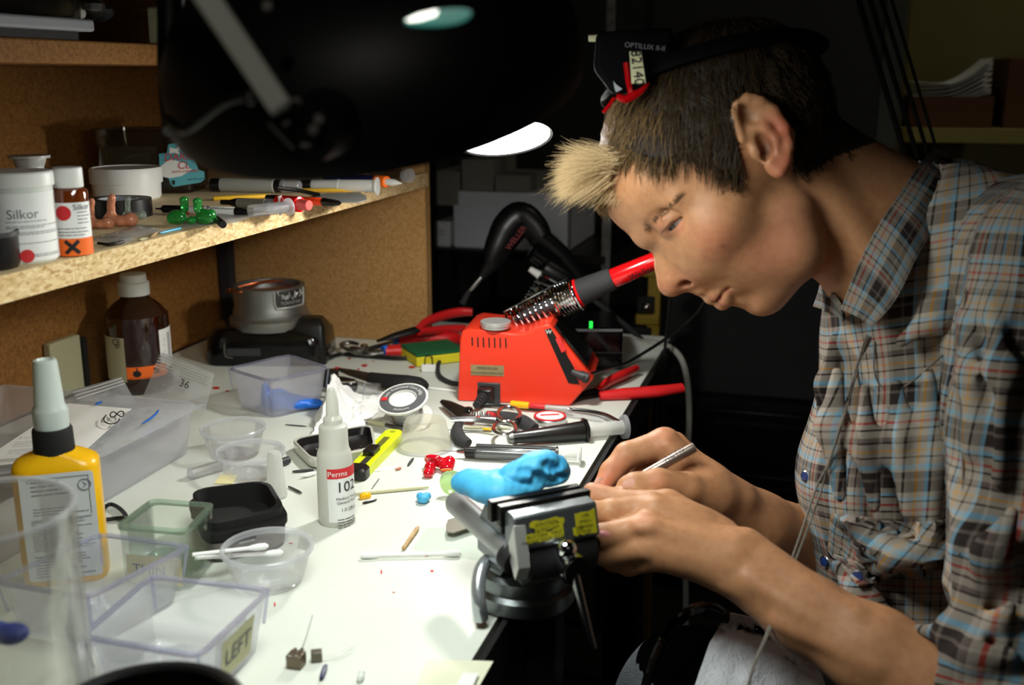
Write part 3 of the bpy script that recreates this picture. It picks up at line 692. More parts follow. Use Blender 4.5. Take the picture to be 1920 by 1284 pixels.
def blob(name, m, parts, k=.003, h=.0008, **kw):
    """soft lump grown from balls: parts = (centre, radius or radii)"""
    cs = np.array([p[0] for p in parts]); R = max(max(p[1]) if isinstance(p[1], (tuple, list)) else p[1] for p in parts)
    s = SDF(cs.min(0)-R-.006, cs.max(0)+R+.006, h)
    for c_, r_ in parts:
        s.ell(c_, r_ if isinstance(r_, (tuple, list)) else (r_, r_, r_), k=k)
    return sdf_obj(name, s, m, **kw)[0]

# pink, clear and green ear moulds on the shelf
def mould(name, label, m, x, y, w, z=S, tall=1.0, grp=None, flip=1):
    c = pl(x, y, z); p = ppm(c)*w
    F_ = -FH; parts = [(c+Rv*(-.30*p*flip)+Vector((0, 0, .20*p)), (.22*p, .22*p, .20*p)), (c+Rv*(.02*p)+Vector((0, 0, .16*p)), (.2*p, .24*p, .16*p)), (c+Rv*(.30*p*flip)+Vector((0, 0, .2*p)), (.2*p, .22*p, .2*p)),
        (c+Rv*(-.26*p*flip)+Vector((0, 0, .45*p*tall)), (.12*p, .12*p, .22*p*tall)), (c+Rv*(-.20*p*flip)+Vector((0, 0, .68*p*tall)), (.10*p, .1*p, .14*p))]
    return blob(name, m, parts, k=.12*p, h=max(.0006, p/45), label=label, cat='ear mould', group=None)
mould('ear_mould', 'pink silicone ear mould just right of the small amber bottle', 'skinpink', 188, 428, 54, tall=1.35)
mould('ear_mould', 'larger pink silicone ear mould in front of the black tape roll', 'skinpink', 228, 424, 64, tall=1.2, flip=1)
mould('ear_mould', 'clear crinkled ear mould leaning against the tape roll', M['milk'] if False else clear('clear gel', (238, 246, 240), .28, .5, (220, 235, 224)), 253, 412, 44, tall=1.3)
# double green ear mould
c = pl(360, 421, S); p = ppm(c)*88
G = [((-.30, .16), (.21, .16)), ((.28, .17), (.21, .17)), ((-.42, .13), (.10, .12)), ((.43, .19), (.09, .14)), ((-.13, .40), (.075, .16)), ((-.13, .53), (.088, .07)), ((.15, .38), (.075, .15)), ((.15, .50), (.088, .07)), ((0, .09), (.09, .09))]
blob('ear_mould', 'greengel', [(c+Rv*(u[0]*p)+Vector((0, 0, u[1]*p)), (q[0]*p, .13*p, q[1]*p)) for u, q in G], k=.04*p, h=.0007, label='pair of bright green clear ear moulds at the shelf edge', cat='ear mould')

# flat bags and sleeves on the shelf
def flatbag(name, label, quad, z, m='bag', amp=.002, cat='bag', parent=None, n=10, th=0, seed=1):
    q = [pl(x, y, z) for x, y in quad]; g = []
    for i in range(n+1):
        row = []
        for j in range(n+1):
            u, v = j/n, i/n; p = (q[0]*(1-u)+q[1]*u)*(1-v)+(q[3]*(1-u)+q[2]*u)*v
            e = min(u, 1-u, v, 1-v)*4; p.z += amp*min(1, e)*(1+.8*mnoise.noise(Vector((u*4+seed, v*4, seed))))+.0003; row.append(p)
        g.append(row)
    return obj(name, MB().sheet(g, .0002), m, parent, label=label, cat=cat if parent is None else None, ang=60)
t = thing('plastic_bag', 'flat clear bag with small parts in front of the pink ear moulds', 'bag', pl(235, 447, S))
flatbag('film', None, [(172, 450), (215, 456), (308, 432), (262, 420)], S, 'bag', .002, parent=t)
c = pl(222, 443, S); obj('insert_card', MB().box(c+Vector((0, 0, .0012)), (.024, .012, .0006), YAW+.2), mat('tan card', (196, 180, 140), .8), t); obj('loose_part', MB().tube([pl(184, 456, S+.002), pl(205, 458, S+.002), pl(232, 453, S+.002)], .0012, 8, smooth=4), 'darkmetal', t)
flatbag('plastic_sleeve', 'flat grey plastic sleeve under the pens on the shelf', [(330, 428), (440, 418), (505, 395), (395, 396)], S, 'frost', .001, cat='sleeve', seed=4)
flatbag('plastic_film', 'crinkled clear film at the shelf edge below the flat bag', [(205, 456), (228, 458), (255, 450), (236, 445)], S, 'bag', .0015, cat='film', seed=9)
a, b = pl(299, 437, S+.0007), pl(338, 428, S+.0007); t = thing('toothpick', 'small bright blue plastic pick near the shelf edge', 'pick', a)
obj('shaft', MB().rod(a, b, [(0, .0002), (.15, .001), (1, .0011)], 10), mat('cyan plastic', (40, 160, 200), .4), t)
a, b = pl(283, 444, S+.001), pl(297, 434, S+.001); obj('wood_splinter', MB().rod(a, b, [(0, .0004), (.3, .0011), (1, .0003)], 8), 'wood', label='brown wood splinter beside the blue pick', cat='splinter')
a, b = pl(262, 449, S+.001), pl(277, 446, S+.001); obj('wood_splinter', MB().rod(a, b, [(0, .0004), (.3, .0012), (1, .0003)], 8), 'tape', label='pale wood splinter left of the blue pick', cat='splinter')

# pens, syringes and markers
lying('marker', 'thick grey marker with black cap at the back of the shelf', 'marker', (396, 346), (563, 349), 12.5, [('cap', 0, .11, .9, .9, 'black', 'black cap'), ('barrel', .11, .72, 1, 1, mat('grey label', (150, 150, 142), .5)), ('collar', .72, .79, .9, .9, 'black'), ('end_cap', .79, 1, .95, .85, 'frost', 'clear end cap')], S)
f_t, A, B, r, md = lying('pen', 'white barrelled pen with red rings and black tips', 'pen', (292, 391), (466, 397), 7.5, [('tip', 0, .10, .2, .85, 'black', 'black tip', 'tip'), ('tail', .08, .34, .95, 1, 'black', 'black grip'), ('ring', .34, .37, 1.04, 1.04, 'redink', 'red ring'), ('ring', .46, .49, 1.04, 1.04, 'redink', 'red ring'), ('barrel', .37, .86, 1, 1, 'white'), ('cap', .86, 1, 1.05, .6, 'black', 'black cap')], S)
ax = (B-A).normalized(); f = plane_fn(A.lerp(B, .68)+(-FH*.8+Vector((0, 0, .6))).normalized()*r*1.02, ax, Vector((0, 0, 1))); mb = MB(); put_text(mb, 'T Permanent', .0062, f); obj('lettering', mb, 'ink', md['barrel'])
lying('pen', 'grey fine liner pen with black end lying behind the white pen', 'pen', (415, 379), (556, 384), 9, [('cap', 0, .22, .5, 1, 'black', 'black cap', 'tip'), ('barrel', .22, .60, 1, 1, mat('grey beige', (120, 116, 104), .5)), ('end_cap', .60, .88, .95, .95, 'grey', 'grey end cap'), ('plug', .88, 1, .6, .5, 'darkgrey')], S)
a = pl(400, 370, S); lying('pencil', 'yellow pencil at the back of the shelf behind the pens', 'pencil', (400, 372), (510, 367), 4, [('shaft', 0, .92, 1, 1, mat('yellow paint', (214, 168, 30), .4)), ('tip', .92, 1, 1, .1, 'wood', None, 'tip')], S)
t, A, B, r, md = lying('syringe', 'short clear syringe with round flange lying on the shelf', 'syringe', (470, 396), (540, 388), 12, [('barrel', 0, 1, .95, .95, 'cup', None, 'tube'), ('piston', .5, .95, .8, .8, 'frost')], S)
obj('flange', MB().rod(B, B+(B-A).normalized()*.0014, [(0, r*1.35), (1, r*1.35)], 24), 'frost', t)
t, A, B, r, md = lying('plunger', 'clear square ended plunger in front of the red cap', 'plunger', (474, 391), (526, 389), 7, [('barrel', 0, .95, 1, 1, 'milk')], S)
obj('flange', MB().box(B+Vector((0, 0, .002)), (.0016, .010, .018), YAW), 'milk', t)
t, A, B, r, md = lying('glue_tube', 'glossy red capped tube with pink tip on the shelf', 'tube', (522, 379), (580, 385), 14, [('body', 0, .7, .9, 1, 'redglossy'), ('nozzle', .66, 1, .75, .62, mat('pink red plastic', (226, 90, 84), .3), 'pink nozzle')], S)
lying('utility_knife', 'orange and black craft knife pointing right on the shelf', 'knife', (500, 371), (640, 381), 7, [('handle', 0, .46, .9, 1, 'black', 'black handle'), ('sleeve', .46, .76, 1, 1, mat('vermilion', (238, 66, 22), .4), 'orange sleeve'), ('nose', .76, .93, 1.1, .8, 'black'), ('tip', .93, 1, .7, .15, 'black', None, 'tip')], S)
# spatula knife
t = thing('palette_knife', 'grey steel palette knife with thin dark handle on the shelf', 'knife', pl(650, 370, S))
q = [pl(x, y, S+.002) for x, y in ((588, 366), (612, 362), (672, 361), (686, 366), (688, 374), (670, 379), (625, 379), (600, 373))]
obj('blade', MB().add(q+[v-Vector((0, 0, .0008)) for v in q], [tuple(range(7, -1, -1)), tuple(range(8, 16))]+[(i, (i+1) % 8, 8+(i+1) % 8, 8+i) for i in range(8)]), mat('brushed blade', (128, 128, 122), .5, .3), t)
obj('handle', MB().tube([pl(520, 352, S+.012), pl(560, 357, S+.008), pl(600, 366, S+.003)], .0022, 8, smooth=4), 'darkmetal', t)
t, A, B, r, md = lying('syringe', 'white translucent syringe with black end behind the palette knife', 'syringe', (562, 347), (706, 349), 11, [('nozzle_cap', 0, .16, .9, .9, 'black', 'black cap'), ('barrel', .16, .98, 1, 1, 'milk'), ], S)
obj('ring', MB().rod(A.lerp(B, .50), A.lerp(B, .52), [(0, r*1.08), (1, r*1.08)], 20), 'milk', t); obj('flange', MB().rod(B, B+(B-A).normalized()*.0016, [(0, r*1.45), (1, r*1.45)], 24), 'milk', t)
for (a, b, lab) in (((610, 333), (704, 339), 'blue pen with orange cap behind the white syringe'), ((640, 332), (726, 341), 'blue pen with large orange cap and pointed tip at shelf end')):
    big = b[0] > 710
    lying('pen', lab, 'pen', a, b, 10 if big else 8, [('barrel', 0, .78, .9, .95, 'darkblue'), ('cap', .78, 1, 1.05, 1, 'orange', 'orange cap')]+([('tip', 1, 1.3, .6, .06, 'white', 'white pointed tip', 'tip')] if big else []), S)
lying('clear_tube', 'short clear plastic tube lying at the far end of the shelf', 'tube', (700, 322), (768, 329), 11, [('tube', 0, .92, 1, 1, 'darkclear'), ('flange', .9, 1, 1.2, 1.2, 'frost')], S)
lying('pen', 'black pen lying end on beside the green ear moulds', 'pen', (418, 421), (395, 403), 7, [('barrel', 0, .8, 1, 1, 'black'), ('tip', .8, 1, .8, .2, 'darkgrey', None, 'tip')], S)
lying('pen', 'thin yellow pen under the white syringe on the shelf', 'pen', (560, 357), (700, 356), 4, [('barrel', 0, .9, 1, 1, mat('ochre', (190, 150, 40), .4)), ('cap', .88, 1, 1.2, 1.1, 'black', 'black cap')], S)
# ================================================================== back of the bench
T0 = .0003
def smooth_lathe(pts, k=5):
    P = crom([Vector((r, z, 0)) for r, z in pts], k); return [(max(p.x, 0), p.y) for p in P]
# brown chemical bottle
c, r = ub(267, 742, 57, T0); h = hz(262, 513, c)
t = thing('chemical_bottle', 'large dark brown chemical bottle with white ribbed cap under the shelf', 'bottle', c)
obj('body', MB().lathe([(0, 0), (r*.92, 0), (r, .004)]+smooth_lathe([(r, .01), (r, h*.60), (r*.96, h*.66), (r*.72, h*.74), (r*.44, h*.80), (r*.38, h*.86)], 5)+[(0, h*.86)], c, 56, False, False), 'amber', t)
n = 60; loops = []
for kr, z in ((.47, .82), (.48, .825), (.48, .925), (.44, .93), (.41, .935), (.40, .995), (.36, 1.0)):
    loops.append([c+Vector((r*kr*(1+(.018 if i % 2 else 0))*math.cos(2*PI*i/n), r*kr*(1+(.018 if i % 2 else 0))*math.sin(2*PI*i/n), h*z)) for i in range(n)])
obj('cap', MB().loft(loops), 'offwhite', t)
ang = facing(c); f = cyl_fn(c, r, ang)
creamy = mat('cream label', (176, 170, 140), .6)
mb = MB(); patch(mb, f, -r*1.6, -r*.45, h*.12, h*.50, .0003, 14); lo = obj('label', mb, creamy, t, label='cream label')
mb = MB(); put_text(mb, 'CE', .010, lambda x, y: f(x, y, .0006), off=(-r*.72, h*.46)); put_text(mb, '85', .006, lambda x, y: f(x, y, .0006), off=(-r*.68, h*.425)); obj('lettering', mb, 'ink', lo)
mb = MB(); patch(mb, f, r*.68, r*1.7, h*.20, h*.54, .0003, 14); lo = obj('label', mb, 'paper', t, label='white label')
mb = MB()
for q in range(22): patch(mb, lambda x, y, e: f(x, y, .0006), r*1.06, r*1.22, h*(.26+.011*q), h*(.265+.011*q), 0, 3)
for q in (.3, .35, .4, .45): put_text(mb, '1', .004, lambda x, y: f(x, y, .0006), off=(r*.86, h*q))
obj('small_print', mb, 'ink', lo)
mb = MB(); patch(mb, f, -r*.44, r*.9, h*.145, h*.25, .0004, 16); lo = obj('hazard_label', mb, 'orangelabel', t, label='orange flammable hazard label')
FL = [(0, -.9), (.5, -.8), (.75, -.3), (.62, .15), (.4, .4), (.42, 0), (.25, .3), (.15, .9), (-.1, 1.2), (-.05, .6), (-.4, .2), (-.45, .5), (-.68, .1), (-.72, -.4), (-.5, -.8)]
mb = MB(); q = .0062
fx = lambda x, y: f(-r*.12+x*q, h*.2+y*q*.9, .0007)
mb.add([fx(0, -.2)]+[fx(*p) for p in FL], [(0, i, i % len(FL)+1) for i in range(1, len(FL)+1)])
for s_ in (1, -1): mb.sheet([[f(r*.5+(u*.707-v*.707*s_)*.005, h*.2+(u*.707*s_+v*.707)*.005, .0007) for u in (-1, -.3, .3, 1)] for v in (-.22, .22)])
lines(mb, lambda x, y, e=.0007: f(x, y, e), -r*.38, r*.85, [h*.153], .0008, seed=2); obj('hazard_symbol', mb, 'ink', lo)

# melting pot on its black heater base
c = pl(512, 668, T0); c.y = min(c.y, YP-.075); R_ = 66*ppm(c)
zb = hz(512, 603, c); zt = hz(512, 533, c)
t = thing('melting_pot', 'cast metal melting pot with red wax on a black heater base', 'melting pot', c)
w = 112*ppm(c)
B0 = MB(); B0.rrect([(w*.98, w*.62, .02, T0), (w*1.0, w*.64, .022, .006), (w*.97, w*.62, .022, zb*.72), (w*.90, w*.56, .03, zb*.93), (w*.6, w*.5, .03, zb)], c, 8, rz=YAW); bo = obj('heater_base', B0, 'blackgloss', t)
fr = c-FH*w*.64
obj('side_slot', MB().box(fr-Rv*w*.32+Vector((0, 0, zb*.40))+FH*.001, (w*.55, .004, zb*.20), YAW), 'chrome' if False else 'darkgrey', bo)
obj('side_slot', MB().tube([fr-Rv*w*.62+Vector((0, 0, zb*q))-FH*.0005*q for q in (.66, .3)]+[fr-Rv*w*.5+Vector((0, 0, zb*.24))], .0012, 8, smooth=3), 'dullsteel', bo)
obj('pot', MB().lathe([(R_*1.12, zb-.004), (R_*1.14, zb+.001), (R_*1.13, zb+.008), (R_*1.02, zb+.012), (R_*1.03, zb+.016), (R_*.98, zb+.022), (R_*.99, zt-.001), (R_*.97, zt), (R_*.86, zt), (R_*.86, zb+.01), (0, zb+.01)], c, 64, True, False), mat('sand cast aluminium', (150, 152, 148), .42, .9, bump=.12, bscale=500), t)
obj('wax', MB().lathe([(R_*.86, zt-.010), (R_*.86, zt-.006), (0, zt-.006)], c, 40, True, False), mat('dark red wax', (96, 16, 18), .15, coat=.6), t)
f = cyl_fn(c, R_, facing(c)+.62)
mb = MB(); y0, y1 = zb+.026, zt-.002; hw_ = R_*.50
mb.tube([f(x, y, .0004) for x, y in [(-hw_, y1), (-hw_, y0+.006), (-hw_*.9, y0), (-hw_*.5, y0), (0, y0), (hw_*.5, y0), (hw_*.9, y0), (hw_, y0+.006), (hw_, y1)]], .0014, 8); pf = obj('name_plate', mb, 'alu', t, label='raised embossed plate')
mb = MB(); patch(mb, f, -hw_, hw_, y0, y1, .0003, 12); obj('plate_field', mb, mat('dark embossed ground', (70, 72, 70), .5, .8), pf)
mb = MB(); put_text(mb, 'TORREFIERE', .0058, lambda x, y: f(x, y, .0012), off=(0, y0+.006))
rnd = random.Random(3)
for i in range(26):
    x = rnd.uniform(-hw_*.85, hw_*.85); y = rnd.uniform(y0+.012, y1-.003); mb.tube([f(x+rnd.uniform(-.003, .003), y+rnd.uniform(-.003, .003), .0010) for _ in range(3)], .0007, 5)
obj('embossing', mb, 'alu', pf)
mb = MB(); a0 = c+Vector((0, 0, zt+.0015))
H1 = [a0-Rv*R_*1.05-FH*R_*.35-Vector((0, 0, .006)), a0-Rv*R_*.55-FH*R_*.80-Vector((0, 0, .004))]
mb.tube([a0+Rv*R_*.05+FH*R_*.45, a0-Rv*R_*.4+FH*.0, H1[0], H1[0].lerp(H1[1], .5)-Rv*.006-FH*.004, H1[1], a0-Rv*R_*.25-FH*R_*.1, a0+Rv*R_*.3+FH*R_*.4], .0014, 8, smooth=5); obj('wire_handle', mb, mat('copper wire', (168, 88, 52), .35, .9), t, label='bent copper wire handle')
q = c+Rv*w*.72-FH*w*.30
obj('control_box', MB().rrect([(.020, .020, .006, T0), (.020, .020, .006, zb*1.02), (.015, .014, .005, zb*1.22), (.012, .011, .005, zb*1.25)], q, 6, rz=YAW), 'black', t)
obj('rocker_switch', MB().box(q-FH*.0205+Rv*.004+Vector((0, 0, zb*.36)), (.008, .003, .016), YAW), 'redglossy', t, label='red rocker switch')
obj('terminal', MB().rod(q-Rv*.022-FH*.012+Vector((0, 0, zb*.98)), q+Vector((0, 0, zb*1.05))-FH*.016, [(0, .003), (.4, .0035), (.41, .0025), (1, .003)], 12), mat('brass pink', (190, 110, 100), .3, .8), t)
obj('paint_drip', MB().tube([q-Rv*.022-FH*.016+Vector((0, 0, zb*z)) for z in (.8, .6, .3, .06)], [.004, .006, .005, .007], 8, smooth=4, flat=.4), 'grey', t, kind=None)
obj('power_cable', MB().tube([q-FH*.016+Rv*.016+Vector((0, 0, .006)), pl(640, 664, .003), pl(690, 668, .003), pl(750, 672, .003), pl(800, 668, .003)], .0026, 8, smooth=5), 'black', t)

# channel pliers with red grips
def grip(pts, rad, m='redgrip', fl=.75): return MB().tube(pts, rad, 14, smooth=6, flat=fl)
t = thing('pliers', 'channel lock pliers with red grips and blue collars by the wood panel', 'pliers', pl(700, 658, T0))
def q(x, y, z): return pl(x, y, z)
mb = MB().tube([q(738, 640, .013), q(700, 652, .012), q(668, 660, .010), q(645, 652, .010), q(640, 646, .010), q(655, 642, .011), q(672, 645, .011)], [.004, .006, .006, .004, .003, .003, .002], 10, smooth=5, flat=.5)
mb.tube([q(718, 660, .008), q(690, 662, .008), q(665, 656, .008), q(655, 655, .008)], [.004, .005, .006, .004], 10, smooth=5, flat=.6); obj('jaw', mb, 'dullsteel', t)
mb = MB().lathe([(.005, 0), (.005, .003), (.003, .004), (0, .004)], q(683, 650, .014), 16); obj('pivot', mb, 'steel', t)
for a, b in (((737, 638, .014), (744, 637, .014)), ((718, 657, .009), (724, 656, .009))): obj('collar', MB().rod(q(*a), q(*b), [(0, .0062), (1, .0068)], 14), 'blue', t, label='blue collar')
obj('grip', grip([q(744, 637, .014), q(780, 633, .014), q(820, 632, .014), q(852, 633, .014), q(870, 640, .014)], [.0065, .0078, .0082, .0080, .006]), 'redgrip', t)
obj('grip', grip([q(722, 657, .009), q(760, 655, .0085), q(800, 654, .0085), q(836, 652, .0085)], [.0068, .0085, .0088, .0066]), 'redgrip', t)
t = thing('pliers', 'dark jawed pliers with one raised red grip behind the soldering station', 'pliers', pl(760, 636, T0))
mb = MB().tube([q(706, 640, .022), q(738, 630, .028), q(770, 621, .032), q(786, 616, .034)], [.002, .005, .006, .005], 10, smooth=5, flat=.55); obj('jaw', mb, 'darkmetal', t)
obj('grip', grip([q(783, 617, .034), q(800, 603, .038), q(830, 592, .040), q(862, 585, .042), q(886, 585, .042)], [.006, .0078, .0085, .0082, .0065]), 'redgrip', t)
obj('grip', grip([q(786, 622, .030), q(830, 618, .024), q(870, 616, .020)], [.006, .0075, .007]), 'redgrip', t)
# sponge and binder clip
a, b, d_ = pl(762, 690, 0), pl(862, 678, 0), pl(842, 657, 0)
ux = (b-a).normalized(); cc = (a+d_)/2+Vector((.006, 0, 0))
rz = math.atan2(ux.y, ux.x)
t = thing('sponge', 'yellow sponge with green scouring face beside the soldering station', 'sponge', (cc.x, cc.y, T0))
obj('foam', MB().box((cc.x, cc.y, .007), (.066, .06, .013), rz), 'sponge', t, bevel=.002); obj('scourer', MB().box((cc.x, cc.y, .0155), (.066, .06, .004), rz), 'green', t, bevel=.001, label='green scourer face')
c = pl(804, 697, T0); t = thing('binder_clip', 'small white binder clip with wire arms in front of the sponge', 'clip', c)
mb = MB().at(c, YAW); mb.prism([(-.009, -.003), (.009, -.003), (.009, .003), (-.009, .003)], 0, .010); obj('body', mb, 'white', t, bevel=.001)
for s_ in (-1, 1): obj('wire_arm', MB().at(c, YAW).tube([(-.005, .002*s_, .009), (-.0035, .004*s_, .020), (.0035, .004*s_, .020), (.005, .002*s_, .009)], .0006, 6, smooth=3), 'darkmetal', t)
# loop of black cable
obj('cable_loop', MB().tube([pl(870, 652, .004), pl(838, 662, .004), pl(822, 682, .004), pl(824, 704, .004), pl(846, 717, .004), pl(872, 720, .004)], .0028, 8, smooth=6), 'rubber', label='loop of black cable at the left side of the red station', cat='cable')

# ------------------------------------------------------------------ soldering station
A = pl(858, 752, 0); B = pl(1068, 762, 0); ax = (B-A); ax.z = 0; L_ = ax.length; ax.normalize(); ay = Vector((-ax.y, ax.x, 0))
up = Vector((0, 0, 1)); dp_ = .085
def sw(x, y, z): return A+ax*x+ay*y+up*z
def sx(px, py):   # image point -> (x, z) in the plane of the front face
    n_ = -ay; r_ = ray(px, py); k = (A-CAM).dot(n_)/r_.dot(n_); P_ = CAM+r_*k; return (P_-A).dot(ax), P_.z
t = thing('soldering_station', 'red soldering station with sloped control panel and power plug', 'soldering station', (A+ax*L_/2+ay*dp_/2))
PR = [(858, 752), (1068, 763), (1112, 712), (1096, 690), (1030, 607), (1010, 612), (985, 624), (960, 625), (880, 617), (866, 622), (862, 636)]
PR = [sx(*p) for p in PR]; PR[0] = (PR[0][0], T0); PR[1] = (PR[1][0], T0)
poly = [Vector((x, z, 0)) for x, z in PR]
mb = MB(); n = len(PR)
lp = []
for y, s_ in ((.004, .93), (0.0, 1), (dp_, 1), (dp_+.004, .93)):
    cx_, cz_ = sum(p[0] for p in PR)/n, sum(p[1] for p in PR)/n
    k = .0025 if s_ < 1 else 0; lp.append([sw(x+(cx_-x)/max(abs(cx_-x)+abs(cz_-z), 1e-6)*k, (0 if y == .004 else y) - (.0 if s_ < 1 and y == .004 else 0)+(.0015 if y == 0 else 0), z+(cz_-z)/max(abs(cx_-x)+abs(cz_-z), 1e-6)*k) for x, z in PR])
mb.loft([l[::-1] for l in lp]); body = obj('housing', mb, mat('red enamel housing', (232, 58, 34), .32), t, bevel=.0025)
ff = lambda px, py, e=.0006: (lambda q_: sw(q_[0], -e, q_[1]))(sx(px, py))
for k in range(7):
    x = 884+10.5*k; z0, z1 = (632, 650) if k else (632, 648)
    mb = MB(); a_ = [ff(x, z0+k*.3, .0004), ff(x+2.6, z0+k*.3, .0004), ff(x+3.2, z1+k*.5, .0004), ff(x+.6, z1+k*.5, .0004)]; top = [sw(sx(x, 627)[0], q_, max(p[1] for p in PR if p[0] < L_*.5)-.0) for q_ in (0,)]
    mb.add(a_+[v+ay*.002 for v in a_], [(0, 1, 2, 3), (7, 6, 5, 4), (0, 4, 5, 1), (1, 5, 6, 2), (2, 6, 7, 3), (3, 7, 4, 0)]); obj('vent_slot', mb, 'blackmatte', t)
mb = MB(); mb.add([ff(883, 683, .0006), ff(945, 685, .0006), ff(945, 705, .0006), ff(883, 703, .0006)], [(3, 2, 1, 0)]); pl_ = obj('rating_plate', mb, mat('foil plate', (176, 160, 120), .4, .6), t, label='metal foil rating plate')
def tface(body_, x, y, hp, mb, hor=1.0):
    p0 = ff(x, y, .0012); p1 = ff(x+10, y+.4, .0012); u_ = (p1-p0).normalized(); m_ = ppm(p0)*hp; put_text(mb, body_, m_, lambda a_, b_: p0+u_*a_*hor+up*b_)
mb = MB(); tface('MADE IN USA', 914, 690, 6.5, mb); tface('FOR SOLDERING IRONS ONLY', 914, 699, 4.6, mb); obj('lettering', mb, 'ink', pl_)
# plug at the lower left of the face
p_ = ff(917, 736, 0); obj('socket', MB().box(p_+ay*.001, (.026, .006, .024), math.atan2(ax.y, ax.x)), 'darkgrey', t, bevel=.001)
pq = p_-ay*.012; so = obj('plug', MB().box(p_-ay*.010-ax*.002, (.017, .018, .017), math.atan2(ax.y, ax.x)), 'black', t, bevel=.002, label='black power plug')
for k in range(4): obj('strain_rib', MB().rod(p_-ay*(.019+.005*k)-ax*(.004+.001*k)-up*.001*k, p_-ay*(.0225+.005*k)-ax*(.0045+.001*k)-up*(.001*k+.0005), [(0, .0058-.0005*k), (1, .0058-.0005*k)], 14), 'rubber', so)
obj('power_cable', MB().tube([p_-ay*.034-ax*.008-up*.004, pl(905, 758, .004), pl(960, 762, .004), pl(1020, 768, .004), pl(1080, 768, .004), pl(1130, 776, .006), pl(1160, 790, .016)], .0021, 8, smooth=6), 'black', t)
# sloped control panel on the right end
s0, s1 = sx(1034, 612), sx(1100, 692); e0, e1 = Vector((0, 0, 0)), None
pn = MB(); sl = lambda u, y, e: sw(s0[0]+(s1[0]-s0[0])*u + e*.75, y, s0[1]+(s1[1]-s0[1])*u+e*.65)
s0 = (s0[0]+.0, s0[1]); pn.loft([[sl(.04, .008, e), sl(.97, .008, e), sl(.97, dp_-.012, e), sl(.04, dp_-.012, e)] for e in (-.002, .0025)]); po = obj('control_panel', pn, 'blackgloss', t, label='black sloped control panel')
sd = [ff(1021, 618, .0008), ff(1033, 615, .0008), ff(1076, 688, .0008), ff(1086, 720, .0008), ff(1066, 718, .0008)]
pn = MB(); pn.add(sd+[v+ay*.002 for v in sd], [(4, 3, 2, 1, 0)]+[(i, (i+1) % 5, 5+(i+1) % 5, 5+i) for i in range(5)]); obj('panel_side', pn, 'black', po)
mb = MB(); p0 = ff(1029, 622, .0014); put_text(mb, 'W', .0065, lambda a_, b_: p0+ax*a_+up*b_); obj('lettering', mb, 'white', po)
pr = [ff(1042, 634, .0035), ff(1052, 631, .0035), ff(1062, 655, .0035), ff(1054, 660, .0035)]; mb = MB(); mb.add(pr+[v+ay*.004 for v in pr], [(3, 2, 1, 0)]+[(i, (i+1) % 4, 4+(i+1) % 4, 4+i) for i in range(4)]); obj('power_switch', mb, 'redglossy', po, label='red power switch')
k0 = ff(1086, 702, .004); obj('connector', MB().rod(k0+ay*.012, k0-ay*.004-up*.003+ax*.008, [(0, .006), (.5, .006), (.55, .0045), (1, .0045)], 16), 'darkgrey', po)
obj('connector', MB().rod(k0-ax*.008+up*.004, k0+ax*.010-up*.002, [(0, .003), (1, .0055)], 14), 'darkgrey', po)
# round tin on top
tp = sw(sx(927, 620)[0], dp_*.45, 0); tp = None
zt_ = PR[8][1]
c = pl(927, 617, zt_); c = sw((c-A).dot(ax), max(.012, min(dp_-.02, (c-A).dot(ay))), zt_+.0004)
r = 28.5*ppm(c); t2 = thing('round_tin', 'small round metal tin on top of the red station', 'tin', c)
h = hz(927, 601, c)-c.z
obj('base', MB().lathe([(r*.95, c.z*0), (r*.97, .001), (r*.97, h*.5), (0, h*.5)], c, 40, True, False), 'alu', t2); obj('lid', MB().lathe([(r, h*.42), (r, h*.93), (r*.95, h), (r*.85, h*.97), (0, h*.97)], c, 40, True, False), 'alu', t2)

# spring holder and soldering iron (left end low, tilted up to the right)
I0 = sw(sx(960, 625)[0]-.02, dp_*.55, 0); 
d0 = dep(sw(L_*.55, dp_*.55, .05)); P0 = cz(952, 606, d0-.0); P1 = cz(1084, 560, d0-.02); P2 = cz(1142, 526, d0-.035); P3 = cz(1262, 474, d0-.06)
axi = (P3-P0).normalized()
mb = MB(); u_ = axi.orthogonal().normalized(); v_ = axi.cross(u_); LS = (P1-P0).length; pts = []
tot = 8.5
for i in range(int(tot*16)+1):
    q_ = i/16; a_ = q_*2*PI; s_ = min(q_/tot, 1); pos = LS*(.03+.70*s_); rad = .0125+.0045*s_; pts.append(P0+axi*pos+u_*rad*math.cos(a_)+v_*rad*math.sin(a_))
spr = bpy.data.objects.get('soldering_station')
hold = obj('spring_holder', MB().tube(pts, .0012, 7), 'chrome', spr, label='chrome wire spring holder')
pts = []
for i in range(7*16+1):
    q_ = i/16; a_ = q_*2*PI; pos = LS*.74+.0034*q_; rad = .017; pts.append(P0+axi*pos+u_*rad*math.cos(a_)+v_*rad*math.sin(a_))
obj('coil_collar', MB().tube(pts, .0018, 7), 'chrome', hold)
pts = [P0+axi*LS*1.03+(u_*math.cos(a_)+v_*math.sin(a_))*.019 for a_ in [k*PI/12 for k in range(24)]]; obj('end_ring', MB().tube(pts, .0016, 8, True), 'chrome', hold)
sideU = (Uv-axi*Uv.dot(axi)).normalized()
for s_ in (.4, -.1): obj('stay_wire', MB().tube([P0+axi*LS*.0+sideU*.014+Fv*.01*s_, P0+axi*LS*.98+sideU*.021+Fv*.012*s_], .0011, 7), 'chrome', hold)
obj('foot_wire', MB().tube([P0+axi*.004-sideU*.012, sw(sx(965, 640)[0], dp_*.5, zt_-.004)], .0016, 7), 'chrome', hold)
t = thing('soldering_iron', 'soldering iron with red handle and grey foam grip in the spring holder', 'soldering iron', P1)
L3 = (P3-P0).length; G = lambda s_: P0+axi*s_
